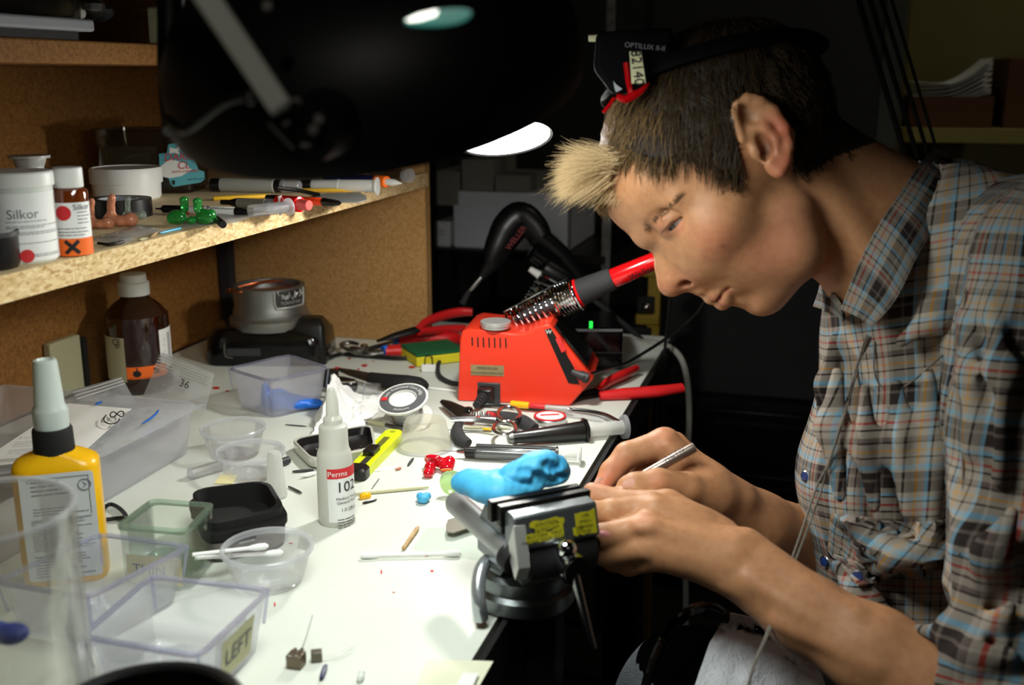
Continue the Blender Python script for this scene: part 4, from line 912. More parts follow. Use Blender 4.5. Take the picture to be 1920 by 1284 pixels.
obj('barrel', MB().rod(G(.01), G(LS*1.0), [(0, .002), (.12, .006), (.3, .0075), (1, .009)], 20), 'darkgrey', t)
obj('collar', MB().rod(G(LS*1.0), G(LS*1.07), [(0, .0165), (.4, .0175), (1, .016)], 28), 'redglossy', t, label='red collar ring')
f0 = (P2-P0).length; obj('foam_grip', MB().rod(G(LS*1.05), G(f0+.006), [(0, .0145), (.06, .0155), (1, .0128)], 28), 'rubber', t, label='dark foam grip')
ho = obj('handle', MB().rod(G(f0+.004), G(L3), [(0, .0108), (.02, .0112), (.7, .0098), (.97, .0085), (1, .007)], 28), 'redglossy', t)
sr_ = (-Fv*.75-sideU*.62).normalized(); p0 = G(f0+.036)+sr_*.0112; ut = (sideU*.75-Fv*.5); mb = MB(); put_text(mb, 'Weller', .0105, plane_fn(p0, axi, ut-sr_*ut.dot(sr_))); obj('lettering', mb, 'ink', ho)
obj('iron_cord', MB().tube([G(L3-.003), G(L3+.03), G(L3+.05)-up*.02+Fv*.02, G(L3+.04)-up*.08+Fv*.03, pl(1190, 672, .01), pl(1130, 694, .03), k0+ax*.006], .002, 8, smooth=6), 'black', t)

# red handled cutters lying right of the station
t = thing('cutting_pliers', 'red handled cutters with open handles at the right end of the station', 'pliers', pl(1120, 735, T0))
J_ = pl(1110, 737, .006)
obj('jaw', MB().tube([pl(1050, 748, .006), pl(1078, 744, .006), J_, pl(1128, 733, .006)], [.0015, .004, .006, .005], 10, smooth=4, flat=.6), 'darkmetal', t)
obj('grip', grip([pl(1120, 733, .007), pl(1140, 716, .009), pl(1165, 704, .010), pl(1192, 691, .010)], [.005, .0075, .0078, .0058]), 'redgrip', t); obj('grip', grip([pl(1124, 742, .006), pl(1170, 738, .007), pl(1230, 734, .008), pl(1280, 727, .009)], [.005, .0072, .0074, .006]), 'redgrip', t)

# black power unit and heat tool behind
a, b = pl(1015, 690, 0), pl(1165, 700, 0); zt_ = .062
c = pl(1090, 694, T0)+FH*.05
t = thing('power_unit', 'black power unit with green light behind the soldering station', 'power unit', c)
bw = 148*ppm(c); zt_ = hz(1090, 615, c-FH*.05)
obj('case', MB().box((c.x, c.y, zt_/2+T0), (bw, .10, zt_), YAW), 'blackgloss', t, bevel=.004); obj('top_trim', MB().box(c-FH*.0505+up*(zt_-.003), (bw*.98, .002, .003), YAW), 'grey', t)
obj('groove', MB().box(c-FH*.0503+up*zt_*.42, (bw*.98, .0012, .002), YAW), 'darkgrey', t)
p = pl(1107, 606, zt_+.004); p = c-FH*.05+Rv*((pl(1107, 612, zt_)-c).dot(Rv)); obj('status_light', MB().box(p+up*(zt_+.004), (.004, .004, .008), YAW), mat('green led', (20, 200, 60), .4, emit=(40, 255, 80), es=1.2), t, label='small green status light')
t = thing('heat_tool', 'black desoldering gun with a steel tip resting in a spring stand', 'heat tool', pl(1040, 660, T0)+FH*.02)
dg = 1.52
HB = [cz(880, 545, dg), cz(902, 520, dg), cz(924, 488, dg), cz(952, 432, dg), cz(984, 412, dg), cz(1012, 440, dg)]
obj('nozzle', MB().rod(HB[0], HB[1], [(0, .0025), (.2, .0035), (1, .0045)], 14), 'steel', t, label='steel nozzle')
obj('nozzle_sleeve', MB().rod(cz(866, 570, dg), HB[0], [(0, .005), (1, .0035)], 14), 'rubber', t)
obj('body', MB().tube([HB[1], cz(915, 503, dg), HB[2], cz(940, 455, dg), HB[3], cz(968, 414, dg), HB[4], cz(1003, 428, dg), cz(1014, 446, dg)], [.006, .013, .022, .026, .027, .022, .018], 18, smooth=4, flat=.8), 'black', t)
mb = MB(); p0 = cz(968, 446, dg-.026); u_ = (cz(985, 424, dg-.026)-p0).normalized(); put_text(mb, 'WELLER', .011, plane_fn(p0, u_, Uv)); obj('lettering', mb, mat('dim red print', (130, 26, 22), .6), t, label='dim red lettering')
obj('cylinder', MB().rod(cz(996, 470, dg-.01), cz(1040, 500, dg), [(0, .010), (.08, .0155), (1, .0155)], 22), 'blackgloss', t); obj('arm', MB().tube([cz(1005, 440, dg), cz(1050, 478, dg+.01), cz(1095, 530, dg+.02)], [.016, .015, .010], 14, smooth=4), 'black', t)
obj('pivot_block', MB().rod(cz(1018, 500, dg-.012), cz(1066, 528, dg-.012), [(0, .012), (.1, .016), (.8, .016), (1, .012)], 18), 'black', t); obj('tip_guard', MB().rod(cz(993, 504, dg-.02), cz(1012, 516, dg-.02), [(0, .004), (1, .006)], 12), 'white', t)
sa, sb = cz(1040, 525, dg-.005), cz(988, 600, dg-.02); ax2 = (sb-sa).normalized(); u_ = ax2.orthogonal().normalized(); v_ = ax2.cross(u_); pts = []
for i in range(7*16+1):
    q_ = i/16/7; pts.append(sa+(sb-sa)*q_+(u_*math.cos(i/16*2*PI)+v_*math.sin(i/16*2*PI))*(.026-.008*q_))
obj('spring', MB().tube(pts, .0022, 7), 'chrome', t)
bs = pl(1010, 640, T0)+FH*.02; obj('stand_base', MB().tube([sb, bs+up*.03, bs+up*.008], [.008, .009, .03], 14, smooth=3), 'black', t)
obj('cord', MB().tube([cz(1070, 530, dg), cz(1110, 560, dg+.02), cz(1185, 620, dg), cz(1222, 660, dg-.05), cz(1232, 700, dg-.06), cz(1228, 760, dg-.06), cz(1220, 900, dg)], .0038, 8, smooth=6), 'rubber', t)
# grey cable arching off the bench end, black strap
obj('grey_cable', MB().tube([cz(1190, 640, 1.5), cz(1222, 642, 1.47), cz(1262, 655, 1.45), cz(1284, 690, 1.44), cz(1292, 760, 1.44), cz(1290, 850, 1.45), cz(1286, 1010, 1.5), cz(1286, 1300, 1.55)], .0042, 10, smooth=8), mat('light grey cable', (150, 148, 140), .5), label='light grey cable arching down off the bench end', cat='cable')
obj('black_strap', MB().tube([cz(1256, 560, 1.42), cz(1248, 640, 1.42), cz(1240, 745, 1.42), cz(1238, 800, 1.43)], .0022, 8, smooth=4), 'black', label='thin black strap hanging below the nose of the man', cat='strap')
# ================================================================== middle and front of the bench
def rquad(cs, r, z=None, k=5):
    """rounded loop through four corners"""
    out = []; n = len(cs)
    for i in range(n):
        p = Vector(cs[i]); a = Vector(cs[i-1]); b = Vector(cs[(i+1) % n]); da = (a-p); db = (b-p); q = min(r, da.length*.45, db.length*.45)
        A = p+da.normalized()*q; B = p+db.normalized()*q
        for j in range(k+1):
            t = j/k; v = A*(1-t)**2+p*2*t*(1-t)+B*t*t
            if z is not None: v.z = z
            out.append(v)
    return out
def shrink(cs, d):
    """move the sides of a quad inwards by d"""
    n = len(cs); out = []
    for i in range(n):
        p = Vector(cs[i]); e0 = (Vector(cs[i-1])-p).normalized(); e1 = (Vector(cs[(i+1) % n])-p).normalized(); s = e0.cross(e1).length
        out.append(p+(e0+e1)*d/max(s, .2))
    return out
def tray(name, label, cat, cs, z0, zr, taper=.006, wall=.0014, r=.008, m='bluish', rim='bluerim', lip=.0016, group=None, notch=True):
    """thin walled open tray: cs = rim corners in order"""
    cs = [Vector(c) for c in cs]; base = shrink(cs, taper); c = sum(cs, Vector())/4; c.z = z0
    t = thing(name, label, cat, c, group); mb = MB()
    def L(q, rr, z): return rquad(q, rr, z)
    mb.loft([L(shrink(base, .002), r, z0), L(base, r, z0+.002), L(cs, r, zr-.002), L(shrink(cs, wall), r, zr-.002), L(shrink(base, wall), r, z0+.003), L(shrink(base, wall+.003), r, z0+.0022)]); obj('body', mb, m, t)
    o = L(shrink(cs, -lip), r+lip, zr); i_ = L(shrink(cs, wall), r, zr)
    mb = MB(); mb.loft([[v+Vector((0, 0, -.0022)) for v in o], o, i_, [v+Vector((0, 0, -.0022)) for v in i_]], False, False, True, True); obj('rim', mb, rim, t)
    if notch:
        for k in range(4):
            p = shrink(cs, .0005)[k]; q = base[k]; p.z = zr; q = Vector((q.x, q.y, z0)); m_ = p.lerp(q, .55)
            obj('corner_rib', MB().tube([p, m_], .0011, 8), rim, t)
    return t, cs, base
# blue flecked tray with blue plastic inside
cs = [pl(427, 689, .046), pl(505, 712, .046), pl(617, 688, .046), pl(541, 664, .046)]
t, cs, base = tray('clear_tray', 'frosted clear square tray holding blue putty, in front of the melting pot', 'tray', cs, T0, .046, .005, .0014, .012, clear('violet frosted plastic', (252, 252, 254), .28, .08, (240, 240, 246), .15, .25), 'bluerim')
b0 = base[1].lerp(base[3], .35); b0.z = T0+.004
blob('putty', M['blue'], [(b0+Vector((dx, dy, dz)), rr) for dx, dy, dz, rr in ((0, 0, .008, (.014, .016, .012)), (.016, .004, .005, (.018, .014, .008)), (.034, .012, .003, (.014, .01, .005)), (-.010, -.010, .014, (.005, .006, .016)))], k=.006, h=.0012, label='smear of blue putty inside the frosted tray', cat='putty')

# long clear bin with bagged things along the back
BX0, BX1, BY0, BY1 = -.80, -.572, .40, .868
cs = [Vector((BX0, BY0, 0)), Vector((BX1, BY0, 0)), Vector((BX1, BY1, 0)), Vector((BX0, BY1, 0))]
tray('clear_bin', 'long clear bin full of plastic bags along the back of the bench', 'bin', cs, T0, .050, .006, .0016, .012, clear('bin plastic', (252, 252, 254), .28, .08, (250, 250, 253), .15, .22), 'frost', .002, notch=False)
def skin(name, pts, z, m, parent, amp, seed, nu=14, nv=10, label=None, th=.0002, rise=None, **kw):
    q = [pl(x, y, z) for x, y in pts]; g = []
    for i in range(nv+1):
        row = []
        for j in range(nu+1):
            u, v = j/nu, i/nv; p = (q[0]*(1-u)+q[1]*u)*(1-v)+(q[3]*(1-u)+q[2]*u)*v
            w_ = 1-(1-min(1, 5*min(u, 1-u, v, 1-v)))**2
            p.z += amp*w_*(.6+.9*mnoise.noise(Vector((u*3+seed, v*3, seed*1.7)))+.35*mnoise.noise(Vector((u*9, v*9+seed, seed)))) + (rise(u, v) if rise else 0); row.append(p)
        g.append(row)
    return obj(name, MB().sheet(g, th), m, parent, label=label, ang=50, **kw)
# lumps of stuff in the bin: pale bags
for k, (x, y, r_, m, lab) in enumerate(((300, 815, .03, 'frost', 'crumpled pale bag at right end inside the clear bin'), (220, 850, .034, 'bag', 'crumpled clear bag in the middle of the clear bin'), (120, 880, .03, 'frost', 'crumpled pale bag at the near end of the clear bin'))):
    c = pl(x, y, .02); c.x -= .03; s = SDF(c-Vector((.07, .07, .03)), c+Vector((.07, .07, .04)), .002)
    rnd = random.Random(k)
    for q in range(7): s.ell(c+Vector((rnd.uniform(-.03, .02), rnd.uniform(-.035, .035), rnd.uniform(-.005, .008))), (rnd.uniform(.012, .026), rnd.uniform(.012, .024), rnd.uniform(.007, .012)), k=.004)
    sdf_obj('crumpled_bag', s, m, label=lab, cat='bag', smooth=1)
t = thing('zip_bag', 'zip bag with white printed label marked C8 lying on the clear bin', 'bag', pl(190, 800, .056))
skin('film', [(-60, 900), (195, 856), (385, 758), (140, 752)], .056, 'bag', t, .006, 2)
ls = skin('paper_label', [(-60, 880), (150, 853), (247, 766), (128, 756)], .0615, 'paper', t, .0015, 3, label='white printed label')
def on_label(px, py, e=0): return pl(px, py, .0655+e)
mb = MB()
def hand(mb, strokes, x, y, w, h, rot, z=.0655, rr=.0005):
    for st in strokes:
        P = []
        for a, b in st:
            X = a*w*math.cos(rot)-b*h*math.sin(rot); Y = a*w*math.sin(rot)+b*h*math.cos(rot); P.append(pl(x+X, y+Y, z))
        mb.tube(P, rr, 6, smooth=4)
# C and 8, written by hand
mb.tube([pl(x, y, .0665) for x, y in ((199, 778), (195, 783), (196, 790), (203, 794), (212, 794), (220, 791), (224, 785))], .00055, 6, smooth=5)
mb.tube([pl(x, y, .0665) for x, y in ((219, 776), (213, 772), (207, 775), (208, 781), (214, 781), (219, 776), (225, 771), (231, 772), (232, 778), (227, 781), (219, 776))], .00055, 6, smooth=5)
obj('handwriting', mb, 'ink', ls)
mb = MB(); P0_, ux_, uy_ = pl(10, 855, .0655), None, None
d1 = (pl(60, 800, .0655)-P0_); d2 = (pl(90, 850, .0655)-P0_); fL = plane_fn(P0_, d2, d1)
lines(mb, fL, .0, .035, [.002, .006, .009, .012, .02, .024, .028, .032, .04, .044], .0014, seed=11)
for q in range(16): patch(mb, fL, -.012+.0016*q, -.0112+.0016*q, -.016, -.008, .0006, 1)
obj('small_print', mb, 'greyink', ls)
mb = MB(); mb.tube([pl(267, 794, .066), pl(280, 786, .066), pl(292, 776, .066), pl(296, 770, .066)], [.0012, .0026, .0026, .0016], 8, smooth=4, flat=.4); obj('zip_stripe', mb, 'blue', t, label='blue zip stripe')
mb = MB(); mb.tube([pl(180, 757, .064), pl(190, 754, .064)], .002, 8, flat=.4); obj('zip_stripe', mb, 'blue', t, label='blue zip stripe')
t = thing('zip_bag', 'small flat clear zip bag behind the C8 bag', 'bag', pl(195, 735, .052))
skin('film', [(140, 752), (255, 755), (228, 706), (134, 732)], .057, 'frost', t, .004, 5)
mb = MB()
for k in range(3): mb.tube([pl(136+4*k, 736+6*k, .0605), pl(180+4*k, 724+5*k, .0615), pl(228+3*k, 709+5*k, .0605)], .0006, 6)
obj('zip_strip', mb, 'milk', t)
# upright bag leaning on the brown bottle
t = thing('zip_bag', 'clear zip bag leaning upright against the brown bottle', 'bag', pl(300, 765, .05))
q = [cz(264, 752, 1.135), cz(385, 770, 1.10), cz(402, 700, 1.13), cz(304, 660, 1.17)]; g = []
for i in range(11):
    g.append([])
    for j in range(13):
        u, v = j/12, i/10; p = (q[0]*(1-u)+q[1]*u)*(1-v)+(q[3]*(1-u)+q[2]*u)*v; p -= Fv*(.006*min(1, 4*min(u, 1-u, v, 1-v))*(.5+mnoise.noise(Vector((u*4, v*4, 3))))); g[-1].append(p)
obj('film', MB().sheet(g, .0002), 'bag', t, ang=60)
mb = MB()
for v in (.70, .76, .82, .88, .93): mb.tube([(q[0]*(1-u)+q[1]*u)*(1-v)+(q[3]*(1-u)+q[2]*u)*v-Fv*.004 for u in (0, .25, .5, .75, 1)], .0007, 6)
obj('zip_strip', mb, 'milk', t, label='ribbed zip strip')
mb = MB(); p0 = cz(348, 720, 1.115); put_text(mb, '36', .011, plane_fn(p0-Fv*.004, Rv-Uv*.35, Uv)); obj('lettering', mb, 'ink', t)

# white tissue behind the glue bottle
g = []; q = [pl(580, 820, 0), pl(668, 812, 0), pl(738, 744, 0), pl(622, 741, 0)]
for i in range(41):
    row = []
    for j in range(41):
        u, v = j/40, i/40; p = (q[0]*(1-u)+q[1]*u)*(1-v)+(q[3]*(1-u)+q[2]*u)*v
        e = min(1, 5*min(u, 1-u, v, 1-v)); nz = lambda f, k: mnoise.noise(Vector((u*f+k, v*f, k)))
        hgt = .006+.030*math.exp(-((u-.22)/.16)**2-((v-.55)/.30)**2)+.018*math.exp(-((u-.05)/.12)**2-((v-.25)/.2)**2)
        rid = (1-abs(nz(5, 3.1))*2.2)*.35+(1-abs(nz(11, 7.7))*2.2)*.14
        p.z = T0+.0012+e*max(0, hgt*(.75+rid)+.004*nz(18, 1.3)); p.x += .010*nz(4, 9.1)+.003*nz(14, 2.2); p.y += .010*nz(4, 5.5)+.003*nz(14, 8.2); row.append(p)
    g.append(row)
obj('tissue', MB().sheet(g, .0003), 'tissue', label='crumpled white tissue lying behind the white glue bottle', cat='tissue', ang=50)

# small black clip parts beside the frosted tray
c = pl(640, 738, T0); t = thing('clip', 'black plastic clip with steel blade right of the frosted tray', 'clip', c)
obj('body', MB().rod(pl(622, 716, .012), pl(664, 726, .010), [(0, .008), (.5, .0095), (.9, .0095), (1, .007)], 18), 'black', t); obj('back_block', MB().box(pl(618, 708, .010), (.02, .02, .019), YAW), 'black', t, bevel=.003)
obj('blade', MB().box(pl(645, 716, .021), (.026, .004, .0016), YAW+.1), 'steel', t); obj('felt_pad', MB().box(pl(625, 728, .013), (.010, .004, .011), YAW), 'tape', t)
c = pl(683, 741, T0); t = thing('clear_case', 'small clear plastic case lying behind the solder spool', 'case', c)
obj('case', MB().rrect([(.018, .008, .002, T0), (.018, .008, .002, .013), (.0168, .0068, .002, .013), (.0168, .0068, .002, .0015)], c, 4, rz=YAW-.1), 'cup', t); obj('divider', MB().box(c+Vector((0, 0, .007)), (.0008, .0135, .012), YAW-.1), 'frost', t)
# screwdriver-like wire stripper with black handle behind
t = thing('needle_file', 'dark pointed tool with thick black handle behind the tissue', 'tool', pl(720, 712, T0))
obj('blade', MB().tube([pl(635, 692, .010), pl(660, 699, .011), pl(695, 708, .012)], [.0022, .005, .0065], 12, smooth=4, flat=.5), mat('brown steel', (80, 66, 52), .4, .7), t)
obj('handle', MB().tube([pl(692, 707, .012), pl(720, 713, .012), pl(760, 719, .012), pl(785, 721, .010), pl(798, 727, .008)], [.0068, .009, .011, .0095, .006], 14, smooth=5, flat=.7), 'blackmatte', t)

# solder spool
c0 = pl(755, 782, T0); t = thing('solder_spool', 'reel of solder wire with grey printed flange, tilted on the bench', 'spool', c0)
top = pl(756, 750, .030); nn = (Vector((0, 0, 1))*.93-FH*.33+Rv*-.12).normalized()
r = 48*ppm(top); bot = top-nn*.026; bot.z = max(bot.z, r*.3)
obj('core', MB().rod(bot, top, [(0, r*.5), (1, r*.5)], 30), 'white', t); ww = MB()
for k in range(8): ww.tube([bot+nn*(.004+.0025*k)+(nn.orthogonal().normalized()*math.cos(a_)+nn.cross(nn.orthogonal().normalized())*math.sin(a_))*r*.62 for a_ in [i*PI/14 for i in range(28)]], .0013, 6, True)
obj('solder_wire', ww, 'steel', t)
fl = obj('flange', MB().lathe([(r*.52, 0), (r, 0), (r*1.01, .001), (r, .0022), (r*.52, .0022), (r*.50, -.008), (r*.48, -.008), (r*.52, 0)], top, 48, False, False, nn), 'white', t)
obj('flange', MB().lathe([(0, 0), (r, 0), (r, .002), (0, .002)], bot-nn*.002, 48, False, False, nn), 'white', t)
u1 = (Rv-nn*Rv.dot(nn)).normalized(); v1 = nn.cross(u1); fs = lambda a_, rr, e=.0028: top+(u1*math.cos(a_)+v1*math.sin(a_))*rr+nn*e
mb = MB(); mb.loft([[fs(i*PI/24, r*.55, .0026) for i in range(48)], [fs(i*PI/24, r*.92, .0026) for i in range(48)]], False, False); rl = obj('ring_label', mb, mat('grey ring label', (86, 88, 90), .5), fl, label='grey ring label')
mb = MB(); put_text(mb, 'Rosin Activated Core 500g', r*.19, lambda x, y: fs(PI*.5-x/(r*.72), r*.72+y, .0032)); put_text(mb, 'Multicore', r*.16, lambda x, y: fs(-PI*.5+x/(r*.75), r*.75-y, .0032)); obj('lettering', mb, 'white', rl)
mb = MB(); mb.add([fs(PI*.98+x, r*y, .0033) for x, y in ((-.16, .62), (.16, .62), (.13, .86), (-.13, .86))], [(0, 1, 2, 3)]); obj('red_logo', mb, 'redink', rl)
obj('hub_film', MB().lathe([(0, -.004), (r*.5, -.004)], top, 30, False, False, nn), 'offwhite', fl)

# scalpel with taped handle, inverted cup
t, A, B, r, md = lying('scalpel', 'scalpel with cream taped grip behind the tin lid', 'scalpel', (672, 786), (765, 806), 4.5, [('handle', .28, 1, .8, 1, 'dullsteel'), ('tape_wrap', .22, .56, 1.25, 1.25, 'tape', 'cream tape wrap')])
obj('blade', MB().rod(A, A.lerp(B, .26), [(0, .0003), (.6, r*.7), (1, r*.8)], 10), 'steel', t)
c, r = ub(798, 856, 50, T0); h = hz(797, 787, c)
t = thing('inverted_cup', 'cloudy plastic cup standing upside down behind the red ear mould', 'cup', c); cl_ = clear('cloudy plastic', (248, 247, 240), .26, .1, (244, 241, 230), .2, .4)
obj('body', MB().lathe([(r, 0), (r*.98, .003), (r*.78, h*.93), (r*.72, h), (r*.55, h), (r*.5, h*.97), (0, h*.97)], c, 44, False, False), cl_, t)
obj('rim', MB().lathe([(r*1.06, 0), (r*1.06, .0018), (r*.97, .003), (r*.95, .0005), (r*1.06, 0)], c, 44, False, False), 'frost', t)

# clear cups
def cup(name, label, x, yb, rb, xr, yr, rr, group=None, m='cup'):
    c, r0 = ub(x, yb, rb, T0); zt = hz(xr, yr, c); top = pl(xr, yr, zt); r1 = rr*ppm(top)
    t = thing(name, label, 'cup', c, group); c2 = Vector((c.x, c.y, c.z))
    pf = [(0, .0008), (r0*.8, .0006), (r0*.84, 0), (r0*.96, .0006), (r0, .003), (r1*.97, zt-.004), (r1*.97-.0008, zt-.004), (r0-.0008, .004), (r0*.8, .002), (0, .002)]
    obj('body', MB().lathe(pf, c2, 56, False, False), m, t)
    obj('rim', MB().lathe([(r1*.965, zt-.005), (r1*1.02, zt-.004), (r1*1.03, zt-.001), (r1*1.0, zt), (r1*.94, zt-.001), (r1*.965, zt-.005)], c2, 56, False, False), 'frost', t)
    return t, c, r0, zt
cup('clear_cup', 'clear plastic cup standing furthest back beside the clear bin', 440, 868, 46, 438, 799, 59)
cup('clear_cup', 'clear plastic cup holding cream residue, second from the back', 472, 908, 50, 469, 843, 63)
cf, rf = None, None
tc_, cc_, r0_, zt_ = cup('clear_cup', 'clear plastic cup with two cotton swabs inside, beside the black box', 505, 1118, 64, 506, 1022, 84)
def swab(label, a, b, za, zb, rpx, tips=(1, 1), group=None, extra=None):
    A = pl(*a, za) if za is not None else a; B = pl(*b, zb)
    r = rpx*ppm(A); t = thing('cotton_swab', label, 'cotton swab', (A.x, A.y, min(A.z, B.z)-r))
    obj('stick', MB().rod(A, B, [(0, r*.55), (1, r*.55)], 10), 'paper', t); L = (B-A).length
    if tips[0]: obj('cotton_tip', MB().rod(A-(B-A).normalized()*.002, A.lerp(B, .013/L), [(0, r*.4), (.15, r*.95), (.5, r), (.8, r*.8), (1, r*.55)], 12), 'cotton', t)
    if tips[1]: obj('cotton_tip', MB().rod(A.lerp(B, 1-.013/L), B+(B-A).normalized()*.002, [(0, r*.55), (.2, r*.8), (.5, r), (.85, r*.95), (1, r*.4)], 12), 'cotton', t)
swab('cotton swab in the clear cup, upper of the two', (360, 1040), (498, 1024), .026, .020, 7.0, (0, 1)); swab('cotton swab in the clear cup, lower of the two', (365, 1046), (526, 1036), .020, .012, 7.0, (0, 1))
swab('cotton swab lying alone in the middle of the bench front', (680, 1041), (860, 1037), .003, .003, 6.5)
# vial, cone, black stub
t, A, B, r, md = lying('glass_vial', 'small empty glass vial lying left of the clear cups', 'vial', (352, 890), (428, 868), 11, [('tube', .05, 1, 1, 1, 'cup', None, 'tube')])
obj('tip', MB().rod(A, A.lerp(B, .07), [(0, r*.2), (.6, r*.8), (1, r)], 18), 'frost', t)
c, r = ub(519, 938, 19, T0); h = hz(517, 847, c)
t = thing('nozzle_cone', 'white translucent nozzle cone standing right of the clear cups', 'cone', c); obj('body', MB().lathe([(r, 0), (r*.92, h*.3), (r*.68, h*.93), (r*.5, h), (0, h)], c, 28, True, False), 'milk', t); obj('seam', MB().lathe([(r*1.04, .001), (r*1.04, .003), (r, .004)], c, 28, True, True), 'milk', t)
lying('rubber_plug', 'dark rubber plug lying behind the white nozzle cone', 'plug', (524, 868), (541, 862), 8, [('plug', 0, 1, 1, .9, 'darkgrey')])
c = pl(424, 900, T0); obj('cream_card', MB().box(c+Vector((0, 0, .0006)), (.016, .020, .001), YAW), mat('cream card', (236, 226, 170), .8), label='small cream card under the second clear cup', cat='card')

# black box and its tin lid
def rtin(name, label, cat, corners, z0, zr, mo, mi, wall, rr, floor, mouter_label=None, lipm=None):
    cs = [pl(x, y, zr) for x, y in corners]; c = sum(cs, Vector())/4; t = thing(name, label, cat, (c.x, c.y, z0))
    sh_ = MB(); base = shrink(cs, .002)
    return t, cs, base
bc = [(362, 962), (400, 978), (528, 946), (497, 903), (372, 916)]
cs = [pl(383, 986, .034), pl(540, 952, .034), pl(506, 896, .034), pl(352, 915, .034)]
c = sum(cs, Vector())/4; t = thing('black_box', 'open black plastic box with silver lower half, left of the glue bottle', 'box', (c.x, c.y, T0))
lv = lambda d, z, r_=.016: rquad(shrink(cs, d), r_, z, 7)
mb = MB(); mb.loft([lv(.004, T0), lv(.001, .004), lv(.0, .017), lv(.001, .017)]); obj('lower_half', mb, mat('silver grey lacquer', (122, 116, 112), .4, .4), t, label='silver grey lower half')
mb = MB(); mb.loft([lv(.0, .018), lv(-.0015, .020), lv(-.0015, .025), lv(.0015, .026), lv(.0015, .033), lv(.003, .034), lv(.0055, .034), lv(.0075, .008), lv(.012, .0065)]); obj('upper_half', mb, 'blackmatte', t)
p = (cs[0]+cs[1])/2; dx = (cs[1]-cs[0]).normalized(); nf = Vector((dx.y, -dx.x, 0)); rz_ = math.atan2(dx.y, dx.x); obj('latch', MB().box(Vector((p.x, p.y, .0195))+nf*.002-dx*.004, (.018, .003, .006), rz_), 'black', t); obj('latch_gap', MB().box(Vector((p.x, p.y, .0155))+nf*.0018-dx*.002, (.012, .002, .002), rz_), 'steel', t)
cs = [pl(590, 858, .011), pl(700, 850, .011), pl(718, 808, .011), pl(652, 798, .011), pl(548, 828, .011)]
cs = [pl(560, 866, .011), pl(702, 846, .011), pl(716, 806, .011), pl(634, 796, .011)]
cs = [pl(585, 862, .012), pl(704, 838, .012), pl(696, 795, .012), pl(546, 823, .012)]
c = sum(cs, Vector())/4; t = thing('tin_lid', 'shallow white tin lid with black lining and crumbs, behind the glue bottle', 'lid', (c.x, c.y, T0)); lv = lambda d, z, r_=.014: rquad(shrink(cs, d), r_, z, 7)
mb = MB(); mb.loft([lv(.004, T0), lv(0, .003), lv(-.001, .011), lv(.0, .0125), lv(.0016, .0125), lv(.0018, .011)], True, False); obj('shell', mb, mat('white lacquered tin', (215, 216, 205), .3, .3), t)
mb = MB(); mb.loft([lv(.0018, .0118), lv(.004, .0045), lv(.008, .004)], False, True); obj('lining', mb, 'black', t, label='black lining')
mb = MB(); rnd = random.Random(12)
for k in range(40): p = c+Vector((rnd.uniform(-.02, .02), rnd.uniform(-.016, .016), 0)); p.z = .0052; mb.ball(p, rnd.uniform(.0005, .0012), 6, 4)
obj('crumb', mb, 'grey', t, kind='stuff', label='grey crumbs')

# glue bottle
c, r = ub(632, 990, 34, T0); H_ = lambda y: hz(622, y, c)
t = thing('glue_bottle', 'white glue bottle with red banded label standing upright mid bench', 'bottle', c)
mw = clear('white squeeze plastic', (225, 228, 222), .86, .1, (240, 241, 234), .25, .3)
obj('body', MB().lathe([(0, 0), (r*.92, 0), (r*.99, .002)]+smooth_lathe([(r, .005), (r*.99, H_(900)), (r*.95, H_(858)), (r*.90, H_(846)), (r*.80, H_(836)), (r*.78, H_(806)), (r*.75, H_(798))], 4)+[(r*.5, H_(793)), (0, H_(793))], c, 48, False, False), mw, t)
obj('nozzle', MB().lathe([(r*.52, H_(796)), (r*.52, H_(785)), (r*.36, H_(778)), (r*.33, H_(750)), (r*.30, H_(745)), (r*.22, H_(732)), (r*.16, H_(728)), (0, H_(728))], c, 28, True, False), mw, t)
fg = cyl_fn(c, r, facing(c)+.30)
mb = MB(); y0, y1 = H_(975), H_(868); patch(mb, fg, -.011, .024, y0+.004, y1, .0003, 14); lo = obj('label', mb, mat('semi white label', (228, 230, 228), .5), t)
mb = MB(); patch(mb, fg, -.011, .024, y1-.0085, y1, .0005, 14); rb = obj('red_band', mb, 'redink', lo, label='red band')
mb = MB(); put_text(mb, 'Perma', .0062, lambda x, y: fg(x, y, .0009), 'LEFT', off=(-.0105, y1-.0045)); obj('lettering', mb, 'white', rb)
mb = MB(); put_text(mb, '102', .0125, lambda x, y: fg(x, y, .0008), 'LEFT', off=(-.0045, y1-.0165)); put_text(mb, 'Medium Viscosity', .0034, lambda x, y: fg(x, y, .0008), 'LEFT', off=(-.0045, y1-.026)); put_text(mb, 'General Purpose', .0034, lambda x, y: fg(x, y, .0008), 'LEFT', off=(-.004, y1-.0295)); put_text(mb, '1.0 (28 g)', .004, lambda x, y: fg(x, y, .0008), 'LEFT', off=(-.001, y1-.036))
lines(mb, lambda x, y, e=.0008: fg(x, y, e), -.004, .021, [y1-.0445-.0024*k for k in range(6)], .0012, seed=21); obj('lettering', mb, 'ink', lo)

